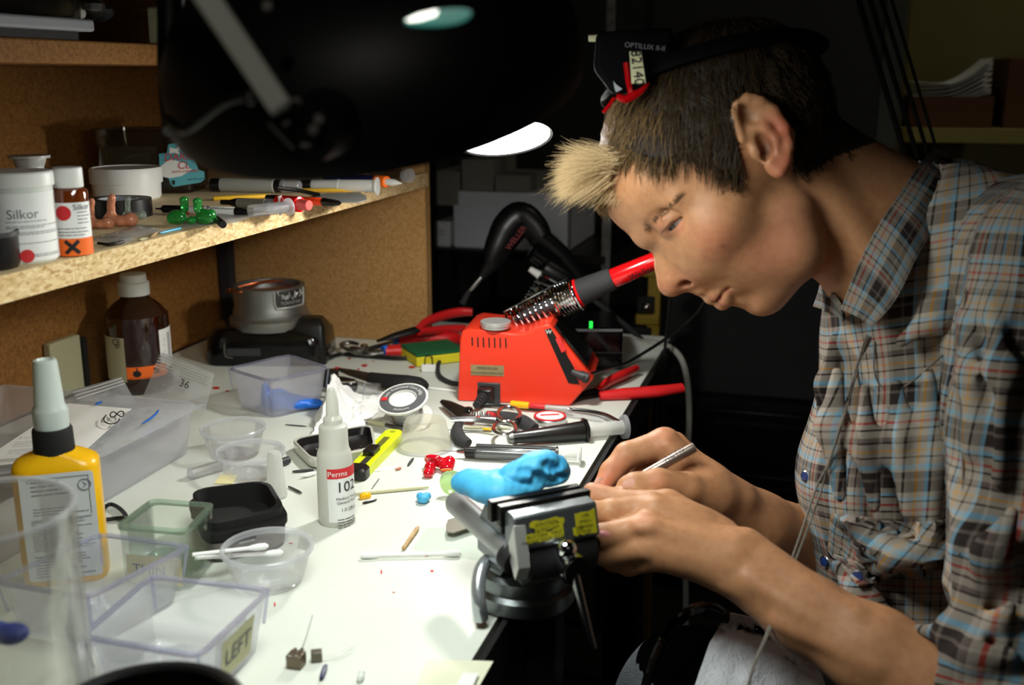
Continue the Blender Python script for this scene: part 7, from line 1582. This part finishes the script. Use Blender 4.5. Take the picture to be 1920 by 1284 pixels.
# ------------------------------------------------------------------ clothes
def plaid(name, rot=0.0, seed=0, dk=1.0):
    m = bpy.data.materials.new(name); m.use_nodes = True; nt = m.node_tree; b = nt.nodes['Principled BSDF']; b.inputs['Roughness'].default_value = .9; b.inputs['Specular IOR Level'].default_value = .15; L = nt.links.new
    uv = nt.nodes.new('ShaderNodeUVMap'); mp = nt.nodes.new('ShaderNodeMapping'); mp.inputs['Rotation'].default_value = (0, 0, rot); mp.inputs['Location'].default_value = (seed*.013, seed*.021, 0); L(uv.outputs['UV'], mp.inputs['Vector'])
    sp = nt.nodes.new('ShaderNodeSeparateXYZ'); L(mp.outputs['Vector'], sp.inputs[0]); ra = []
    W_, D_, Bl, Rd, Yl, G_ = [tuple(v*dk for v in c_) for c_ in ((160, 150, 138), (42, 35, 33), (122, 166, 190), (166, 58, 44), (196, 142, 52), (108, 96, 90))]
    seqs = [[(W_, 5), (D_, 1.2), (W_, 4), (Bl, 2.2), (W_, 1.4), (D_, 1.4), (W_, 3), (Rd, 1.6), (W_, 3), (G_, 3), (D_, 8), (G_, 1.4), (D_, 5), (Bl, 2), (W_, 3.5), (D_, 1.2), (W_, 4), (Yl, 1.2), (W_, 3), (Bl, 1.8), (D_, 1.2)], [(W_, 4), (D_, 1.3), (W_, 3), (Rd, 1.5), (W_, 4), (D_, 1.2), (Bl, 2), (W_, 3), (D_, 7), (G_, 2), (D_, 4), (W_, 1.5), (Bl, 3), (W_, 4), (D_, 1.2), (W_, 3), (Yl, 1.1), (W_, 4), (D_, 1.2), (G_, 3)]]
    for ax, sq in zip('XY', seqs):
        k = nt.nodes.new('ShaderNodeMath'); k.operation = 'MULTIPLY'; k.inputs[1].default_value = 1/.060; f_ = nt.nodes.new('ShaderNodeMath'); f_.operation = 'FRACT'; L(sp.outputs[ax], k.inputs[0]); L(k.outputs[0], f_.inputs[0])
        r = nt.nodes.new('ShaderNodeValToRGB'); cr = r.color_ramp; cr.interpolation = 'CONSTANT'; tot = sum(w_ for _, w_ in sq); x = 0; cr.elements.remove(cr.elements[1])
        for i, (c_, w_) in enumerate(sq):
            e = cr.elements[0] if i == 0 else cr.elements.new(x/tot); e.position = x/tot; e.color = lin(c_); x += w_
        L(f_.outputs[0], r.inputs['Fac']); ra.append(r)
    mx = nt.nodes.new('ShaderNodeMix'); mx.data_type = 'RGBA'; mx.inputs[0].default_value = .5; L(ra[0].outputs['Color'], mx.inputs[6]); L(ra[1].outputs['Color'], mx.inputs[7]); L(mx.outputs[2], b.inputs['Base Color'])
    n = nt.nodes.new('ShaderNodeTexNoise'); n.inputs['Scale'].default_value = 38; n.inputs['Detail'].default_value = 3; n.inputs['Distortion'].default_value = .8; tc = nt.nodes.new('ShaderNodeTexCoord'); bp = nt.nodes.new('ShaderNodeBump'); bp.inputs['Strength'].default_value = .35; bp.inputs['Distance'].default_value = .006
    L(tc.outputs['Object'], n.inputs['Vector']); L(n.outputs['Fac'], bp.inputs['Height']); L(bp.outputs['Normal'], b.inputs['Normal']); return m
def setuv(o, fn):
    me = o.data; uv = me.uv_layers.new(name='UVMap'); org = np.array(absloc(o)); co = np.zeros(len(me.vertices)*3); me.vertices.foreach_get('co', co); co = co.reshape(-1, 3)+org
    q = fn(co); li = np.zeros(len(me.loops), dtype=np.int32); me.loops.foreach_get('vertex_index', li); uv.data.foreach_set('uv', q[li].astype(np.float32).ravel())
def rib(S_, pts, r, k=.014, op='+'): S_.chain([P3(*p) for p in pts], [r*.5]+[r]*(len(pts)-2)+[r*.5], k, op)
nR, nU = np.array(Rv), np.array(Uv)
bs_ = [P3(1480, 560, .80), P3(2120, 1330, .70), P3(2100, 380, .80), P3(1480, 1330, 1.02), P3(1900, 380, 1.08), P3(1480, 900, .74)]
T = SDF(np.min(bs_, 0)-.03, np.max(bs_, 0)+.03, .0028); ax_i = [nR, nU, aF]
def TE(x, y, d, rx, ry, rz_, k=.03): T.ell(P3(x, y, d), (rx*d/FPX, ry*d/FPX, rz_), ax_i, k=k)
TE(1812, 700, .85, 262, 250, .125); TE(1790, 900, .86, 288, 240, .135); TE(1800, 1080, .87, 262, 260, .14); TE(1820, 1240, .89, 250, 190, .145); TE(1740, 590, .83, 170, 130, .105)
T.cone(P3(1745, 480, .80), P3(1940, 500, .74), .072, .060, .03); T.cone(P3(1745, 480, .84), P3(1760, 560, 1.02), .072, .062, .03)
T.cone(hp(1640, 440, 0), hp(1560, 330, 0), .061, .070, .006, '-')                                   # neck hole
T.cone(hp(1690, 500, 0), hp(1600, 400, 0), .054, .064, .004, '-')
# hanging folds
for pts, r in (([(1570, 700, .775), (1560, 800, .768), (1575, 930, .762)], .010), ([(1620, 730, .752), (1622, 840, .742), (1640, 950, .738)], .009), ([(1680, 720, .735), (1690, 830, .728), (1700, 960, .726)], .009), ([(1740, 700, .725), (1752, 850, .722), (1745, 1000, .722)], .010), ([(1600, 980, .748), (1660, 1040, .735), (1720, 1060, .728), (1780, 1030, .725)], .010), ([(1570, 1060, .77), (1620, 1130, .752), (1690, 1180, .74)], .010), ([(1690, 640, .735), (1760, 590, .722), (1830, 560, .715)], .009), ([(1560, 640, .81), (1548, 720, .815), (1535, 800, .825)], .006)):
    rib(T, pts, r)
for pts, r in (([(1596, 720, .752), (1592, 840, .742), (1606, 950, .738)], .005), ([(1650, 720, .733), (1656, 850, .724), (1668, 950, .722)], .005), ([(1712, 710, .718), (1720, 850, .712), (1722, 980, .712)], .005), ([(1570, 1010, .758), (1640, 1075, .735), (1730, 1090, .722), (1800, 1050, .72)], .006), ([(1600, 1150, .755), (1680, 1220, .735)], .006)):
    rib(T, pts, r, .008, '-')
shirt, SP = sdf_obj('shirt', T, plaid('plaid cotton', .06), man, smooth=2)
tc0 = P3(1800, 900, .86)
def uv_torso(co):
    q = co-tc0; x = q@nR; z = -(q@aF); y = q@nU; th = np.arctan2(x, z); return np.stack([th*.115+.12*y*.0, y+.10*x*0-.03*np.sin(th)], 1)
setuv(shirt, uv_torso)
# near sleeve with rolled cuff
bs_ = [P3(1640, 1130, .70), P3(2100, 1480, .60), P3(2100, 420, .66), P3(1780, 420, .80), P3(1640, 1400, .72)]
SL_ = SDF(np.min(bs_, 0)-.03, np.max(bs_, 0)+.03, .0026)
SL_.cone(P3(1935, 500, .735), P3(1945, 800, .705), .064, .056, .02); SL_.cone(P3(1945, 800, .705), P3(1948, 1180, .668), .056, .054, .02); SL_.cone(P3(1948, 1180, .668), P3(1925, 1390, .635), .054, .052, .02); SL_.cone(P3(1925, 1390, .638), P3(1752, 1285, .672), .050, .043, .02); SL_.cone(P3(1752, 1285, .672), P3(1712, 1262, .680), .044, .0445, .004)
cd_ = P3(1712, 1262, .680)-P3(1925, 1390, .638); cd_ /= np.linalg.norm(cd_); ce = P3(1712, 1262, .680)
SL_.cone(ce+cd_*.022, ce+cd_*.09, .06, .06, .002, '-'); SL_.cone(ce-cd_*.01, ce+cd_*.06, .0370, .0385, .003, '-')
for pts, r in (([(1818, 600, .70), (1830, 700, .682), (1822, 840, .672)], .009), ([(1860, 560, .69), (1885, 700, .660), (1872, 900, .648)], .009), ([(1800, 900, .69), (1815, 1020, .662), (1806, 1140, .65)], .009), ([(1842, 1120, .64), (1860, 1040, .632), (1900, 960, .630)], .009), ([(1720, 1180, .676), (1790, 1195, .648), (1860, 1160, .628)], .008), ([(1850, 1200, .625), (1900, 1130, .616)], .008), ([(1770, 1260, .645), (1830, 1230, .622), (1900, 1230, .604)], .007)): rib(SL_, pts, r)
for pts, r in (([(1840, 620, .686), (1856, 740, .664), (1848, 860, .655)], .005), ([(1900, 620, .670), (1918, 800, .645), (1905, 960, .636)], .006), ([(1790, 1165, .668), (1840, 1170, .64), (1900, 1120, .62)], .006), ([(1750, 1215, .665), (1800, 1222, .64), (1860, 1205, .618)], .005)): rib(SL_, pts, r*.6, .010, '-')
slv, _ = sdf_obj('sleeve', SL_, plaid('plaid sleeve cotton', -.08, 2), man, smooth=2)
s0_ = P3(1945, 800, .705)
def uv_sl(co):
    q = co-s0_; y = q@nU; x = q@nR; z = -(q@aF); lowr = np.clip((-y-.17)/.05, 0, 1); th = np.arctan2(z, x+1e-6)*.055
    e = co-ce; al = -(e@cd_); pr = np.cross(cd_, aF); pr /= np.linalg.norm(pr); ph = np.arctan2(e@pr, -(e@aF))*.044
    return np.stack([th*(1-lowr)+ph*lowr, y*(1-lowr)+(al-.13)*lowr], 1)
setuv(slv, uv_sl)
SR = SDF(np.minimum(RS, RE)-.1, np.maximum(RS, RE)+.1, .004); SR.cone(RS, RE, .06, .05, .02); SR.cone(RE, P3(1560, 1030, .93), .048, .042, .02); SR.cone(P3(1545, 1026, .925), P3(1420, 985, .862), .04, .04, .004, '-')
s2_, _ = sdf_obj('sleeve', SR, plaid('plaid far sleeve cotton', .3, 1), man, smooth=1); setuv(s2_, uv_torso)
# collar leaves, placket, yoke seam, pocket flap, snaps
def cloth_strip(name, inner, outer, m, th=.0022, nv=7, k=6, bulge=.004, parent=None, label=None, rot=None):
    A_ = crom([Vector(P3(*p)) for p in inner], k); B_ = crom([Vector(P3(*p)) for p in outer], k); g = []; uvs = []
    for i in range(nv+1):
        v = i/nv; g.append([a.lerp(b, v)-Fv*bulge*math.sin(PI*v) for a, b in zip(A_, B_)])
    mb = MB().sheet(g, th); o = obj(name, mb, m, parent or man, label=label, ang=70); L_ = sum((A_[i+1]-A_[i]).length for i in range(len(A_)-1))
    me = o.data; uv = me.uv_layers.new(name='UVMap'); n = (nv+1)*len(A_)
    for l in me.loops:
        q = l.vertex_index % n; uv.data[l.index].uv = (q % len(A_)/(len(A_)-1)*L_, q//len(A_)/nv*.045)
    return o
cm = plaid('plaid collar cotton', 0, 3, .82)
cloth_strip('collar', [(1746, 282, .835), (1722, 310, .785), (1690, 358, .757), (1654, 410, .745), (1612, 488, .744), (1576, 580, .757)], [(1806, 338, .838), (1790, 352, .775), (1755, 420, .738), (1719, 482, .722), (1680, 560, .718), (1636, 612, .730)], cm, bulge=.006, label='near collar leaf')
cloth_strip('collar', [(1576, 580, .757), (1556, 545, .80), (1538, 528, .845)], [(1580, 602, .768), (1556, 585, .80), (1524, 574, .85)], cm, bulge=.002, label='far collar leaf')
cloth_strip('collar', [(1746, 282, .838), (1770, 300, .90), (1720, 420, .92), (1600, 560, .88), (1552, 548, .845)], [(1806, 338, .842), (1830, 380, .92), (1770, 500, .95), (1640, 600, .91), (1570, 590, .87)], cm, bulge=.002)
def on(S_, pts, off=.003): 
    out = []
    for x, y in pts:
        p = surf(S_, x, y, off=off)
        if p is not None: out.append(p)
    return out
sm_ = mat('dark seam', (112, 102, 94), .9)
for S_, pts in ((T, [(1640, 640), (1640, 700), (1660, 730), (1700, 722), (1740, 690), (1780, 655)]), (SL_, [(1812, 545), (1800, 640), (1802, 760), (1806, 900), (1798, 1040)])):
    q = on(S_, pts, .001)
    if len(q) > 2: obj('seam', MB().tube(q, .0007, 6, smooth=5), sm_, shirt)
# pocket flap
fl_ = [(1560, 962), (1640, 975), (1735, 980), (1800, 968)]; fb = [(1556, 1032), (1612, 1104), (1715, 1060), (1800, 1040)]
def lerp2(P_, t): q = t*(len(P_)-1); i = min(int(q), len(P_)-2); f_ = q-i; return (P_[i][0]*(1-f_)+P_[i+1][0]*f_, P_[i][1]*(1-f_)+P_[i+1][1]*f_)
g = []
for i in range(9):
    row = []
    for j in range(17):
        a_, b_ = lerp2(fl_, j/16), lerp2(fb, j/16); v = i/8; x, y = a_[0]*(1-v)+b_[0]*v, a_[1]*(1-v)+b_[1]*v; p = surf(T, x, y, off=.0025+.004*v+.002*math.sin(5*v+j*.5)); row.append(p if p is not None else Vector(P3(x, y, .76)))
    g.append(row)
po_ = obj('pocket_flap', MB().sheet(g, .0018), plaid('plaid flap cotton', .5, 4), shirt, ang=70); setuv(po_, uv_torso)
bm_ = mat('blue snap pearl', (40, 62, 120), .15, coat=.8)
for x, y, rr, S_ in ((1609, 1081, .0050, T), (1512, 893, .0048, T), (1548, 1052, .0048, T)):
    p = surf(T, x, y, off=.010 if x == 1609 else .002) or Vector(P3(x, y, .80)); n_ = (-Fv*.8-Rv*(.5 if x > 1600 else 1.2)).normalized(); o = obj('snap_button', MB().lathe([(rr, -.001), (rr, .0012), (rr*.8, .002), (rr*.78, .0014)], p, 24, True, True, n_), 'steel', shirt); obj('pearl', MB().lathe([(rr*.8, .0012), (rr*.7, .0024), (0, .0028)], p, 24, True, True, n_), bm_, o, label='blue pearl')

# trousers, towel, cable, stool
bs_ = [P3(1150, 1300, .72), P3(1950, 1300, .80), P3(1200, 1150, .95)]
KN, KN2 = P3(1330, 1352, .81), P3(1420, 1330, 1.0); HPp = P3(1900, 1480, .92); HP2 = P3(1850, 1450, 1.06)
ank = np.array((KN[0]-.02, KN[1]+.0, -.68)); ank2 = np.array((KN2[0]+.02, KN2[1], -.68))
Z = SDF(np.minimum(np.minimum(KN, ank), HPp)-.14, np.maximum(np.maximum(KN2, HP2), HPp)+.15, .0045)
Z.cone(HPp, KN, .092, .072, .03); Z.cone(HP2, KN2, .092, .072, .03); Z.cone(KN, ank, .068, .05, .02); Z.cone(KN2, ank2, .068, .05, .02); Z.ell((HPp+HP2)/2, (.14, .16, .11), k=.04)
tr, _ = sdf_obj('trousers', Z, mat('dark denim', (84, 92, 98), .9, bump=.5, bscale=700, var=(104, 112, 118), vscale=400), man, smooth=2)
for a_ in (ank, ank2): obj('shoe', MB().rrect([(.115, .045, .04, -.749), (.118, .048, .045, -.735), (.105, .045, .04, -.70), (.05, .04, .035, -.655)], (a_[0]-.045, a_[1], 0), 6), 'blackmatte', man, bevel=.004)
Zf = SDF(P3(1180, 1400, .70)-.12, P3(1600, 1200, .95)+.12, .0025); Zf.cone(HPp, KN, .092, .072, .03); Zf.cone(HP2, KN2, .092, .072, .03)
g = []; q = [(1294, 1310), (1330, 1205), (1362, 1152), (1372, 1150)]; q2 = [(1560, 1330), (1540, 1260), (1470, 1190), (1420, 1160)]
for i in range(25):
    row = []
    for j in range(25):
        u, v = j/24, i/24; a_, b_ = lerp2(q, v), lerp2(q2, v); x, y = a_[0]*(1-u)+b_[0]*u, a_[1]*(1-u)+b_[1]*u; nz = mnoise.noise(Vector((u*4, v*5, 2.2)))
        p = surf(Zf, x, y, .55, 1.05, off=.013+.004*nz+.003*mnoise.noise(Vector((u*11, v*11, .4)))) or Vector(P3(x, y, .80)); row.append(p)
    g.append(row)
obj('towel', MB().sheet(g, .003), mat('white terry towel', (206, 208, 214), .95, bump=.8, bscale=420), label='white towel lying on the lap of the man', cat='towel', ang=60)
q = [surf(Zf, x, y, .55, 1.05, off=.006) or Vector(P3(x, y, .79)) for x, y in ((1362, 1158), (1340, 1140), (1310, 1140), (1278, 1158), (1244, 1200), (1222, 1250), (1205, 1320))]
obj('lap_cable', MB().tube(q, .0042, 10, smooth=6), 'blackgloss', label='glossy black cable curving over the dark denim knee', cat='cable')
obj('lap_cable', MB().tube([surf(Zf, x, y, .55, 1.05, off=.009) or Vector(P3(x, y, .79)) for x, y in ((1322, 1142), (1345, 1152), (1366, 1156))], .005, 8, smooth=4), 'rubber', label='short black cable end at the towel edge', cat='cable')
sc_ = (HPp+HP2)/2; t = thing('stool', 'dark work stool under the seated man', 'stool', (sc_[0], sc_[1], -.75))
zt = sc_[2]-.172; obj('seat', MB().lathe([(.15, zt-.05), (.165, zt-.04), (.165, zt-.01), (.15, zt), (0, zt)], (sc_[0], sc_[1], 0), 40, True, False), 'black', t, bevel=0)
for k in range(4): a_ = PI/4+k*PI/2; obj('leg', MB().tube([(sc_[0]+.11*math.cos(a_), sc_[1]+.11*math.sin(a_), zt-.045), (sc_[0]+.19*math.cos(a_), sc_[1]+.19*math.sin(a_), -.75)], .012, 12), 'darkmetal', t)
# braided neck cord: two strands
cmx = mat('grey braided cord', (120, 114, 104), .7, bump=.6, bscale=500)
for k, dx in enumerate((0, 12)):
    q = on(T, [(1627-dx*.2, 629), (1606-dx*.3, 700), (1580-dx*.2, 790), (1552+dx*.2, 870)], .004)+[Vector(P3(1530+dx*.9, 915, .762+.01*k)), Vector(P3(1505+dx*.8, 990, .75)), Vector(P3(1480+dx*.6, 1062, .742)), Vector(P3(1440+dx*.3, 1180, .70)), Vector(P3(1412+dx*.15, 1250, .68)), Vector(P3(1392+dx*.15, 1330, .67))]
    obj('neck_cord', MB().tube(q, .0009, 6, smooth=6), cmx, label=['grey braided neck cord hanging over the forearm, left strand', 'grey braided neck cord hanging over the forearm, right strand'][k], cat='cord')
# pen tool in the right hand, pink ear mould in the left
pa, pb = Vector(P3(1126, 935, .808)), Vector(P3(1303, 838, .806)); t = thing('pen_tool', 'slim grey metal pen tool held in the right hand', 'pen', pa); ax_ = (pb-pa).normalized()
bo_ = obj('barrel', MB().rod(pa.lerp(pb, .16), pb, [(0, .0027), (.1, .0034), (.96, .0040), (1, .0036)], 20), mat('satin steel pen', (150, 136, 128), .3, .8), t); obj('tip', MB().rod(pa, pa.lerp(pb, .17), [(0, .0006), (.5, .0018), (1, .0027)], 14), 'dullsteel', t)
obj('ring', MB().rod(pa.lerp(pb, .14), pa.lerp(pb, .155), [(0, .003), (1, .003)], 14), 'black', t); nn_ = (-Fv*.6+Uv*.8); nn_ = (nn_-ax_*nn_.dot(ax_)).normalized(); mb = MB(); p0 = pa.lerp(pb, .80)+nn_*.0041; put_text(mb, 'ACTIV', .0062, plane_fn(p0, ax_, nn_.cross(ax_))); obj('lettering', mb, 'ink', bo_)
blob('ear_mould', mat('pale pink silicone', (232, 150, 150), .2, coat=.4), [(Vector(P3(1116, 994, .738)), .0045), (Vector(P3(1130, 1001, .734)), (.006, .004, .0036)), (Vector(P3(1142, 1004, .736)), .0032)], k=.003, h=.0007, label='small pale pink ear mould held in the left hand', cat='ear mould')

# head band magnifier pushed up on the head
t = thing('head_magnifier', 'black head band magnifier with red clear frame on the hair', 'magnifier', hp(1200, 130, 0))
vm = mat('dull black visor', (6, 6, 7), .85, spec=.1); o_ = []
ring = []
for i in range(48):
    a_ = 2*PI*i/48; c_ = hp(1335, 130, 0)+aA*0; ring.append(Vector(c_+idir(-.97, .22)*.078*math.cos(a_)+aF*.070*math.sin(a_)))
obj('head_band', MB().tube(ring, .010, 10, True, flat=.35), vm, t)
bx = [hp(x, y, o) for o in (.058, -.058) for x, y in ((1118, 60), (1262, 52), (1262, 100), (1215, 165), (1150, 180), (1112, 130))]
obj('visor_box', MB().loft([[Vector(p) for p in bx[:6]], [Vector(p) for p in bx[6:]]]), vm, t, bevel=.004)
rg = mat('red clear plastic', (190, 10, 18), .1, trans=.4, coat=.8); fzz = lambda x, y, o=.062: Vector(hp(x, y, o))
obj('red_frame', MB().tube([fzz(1174, 118), fzz(1178, 150), fzz(1183, 175)], .0022, 8), rg, t, label='red clear frame'); obj('red_frame', MB().tube([fzz(1216, 155), fzz(1205, 168), fzz(1190, 178), fzz(1172, 186), fzz(1156, 180)], [.0014, .002, .0032, .003, .002], 10, smooth=4), rg, t, label='red clear frame')
obj('red_frame', MB().tube([fzz(1152, 184), fzz(1142, 198), fzz(1131, 211)], .0014, 8), rg, t, label='red clear frame')
obj('lens_glint', MB().add([fzz(1150, 152), fzz(1155, 158), fzz(1167, 167), fzz(1155, 173), fzz(1152, 165)]+[fzz(1150, 152, .06), fzz(1155, 158, .06), fzz(1167, 167, .06), fzz(1155, 173, .06), fzz(1152, 165, .06)], [(0, 1, 2, 3, 4), (9, 8, 7, 6, 5)]+[(i, 5+i, 5+(i+1) % 5, (i+1) % 5) for i in range(5)]), 'cardw', t, label='pale painted glint at lens corner')  # pale plate standing in for a highlight on the lens
lb = MB(); lb.sheet([[fzz(1180, 97, .069), fzz(1202, 96, .069)], [fzz(1184, 157, .069), fzz(1211, 156, .069)]], .0006); lo = obj('tape_label', lb, 'tape', t, label='cream tape label'); mb = MB(); p0 = fzz(1194, 127, .0703); put_text(mb, '82140', .0098, plane_fn(p0, -Uv+Rv*.12, Rv+Uv*.1)); obj('lettering', mb, 'ink', lo)
mb = MB(); put_text(mb, 'OPTILUX II-II', .0050, plane_fn(fzz(1209, 88, .0605), Rv-Uv*.1, Uv)); obj('lettering', mb, 'grey', t)
obj('pivot_plug', MB().rod(fzz(1104, 72, .05), fzz(1130, 71, .05), [(0, .0022), (.6, .0024), (.62, .0018), (.7, .0018), (.72, .0024), (1, .0022)], 14), 'tape', t, label='cream pivot plug')
scene.view_settings.view_transform = 'Standard'; scene.view_settings.look = 'None'
scene.view_settings.exposure = 0; scene.view_settings.gamma = 1
try: scene.cycles.transparent_max_bounces = 24
except Exception: pass
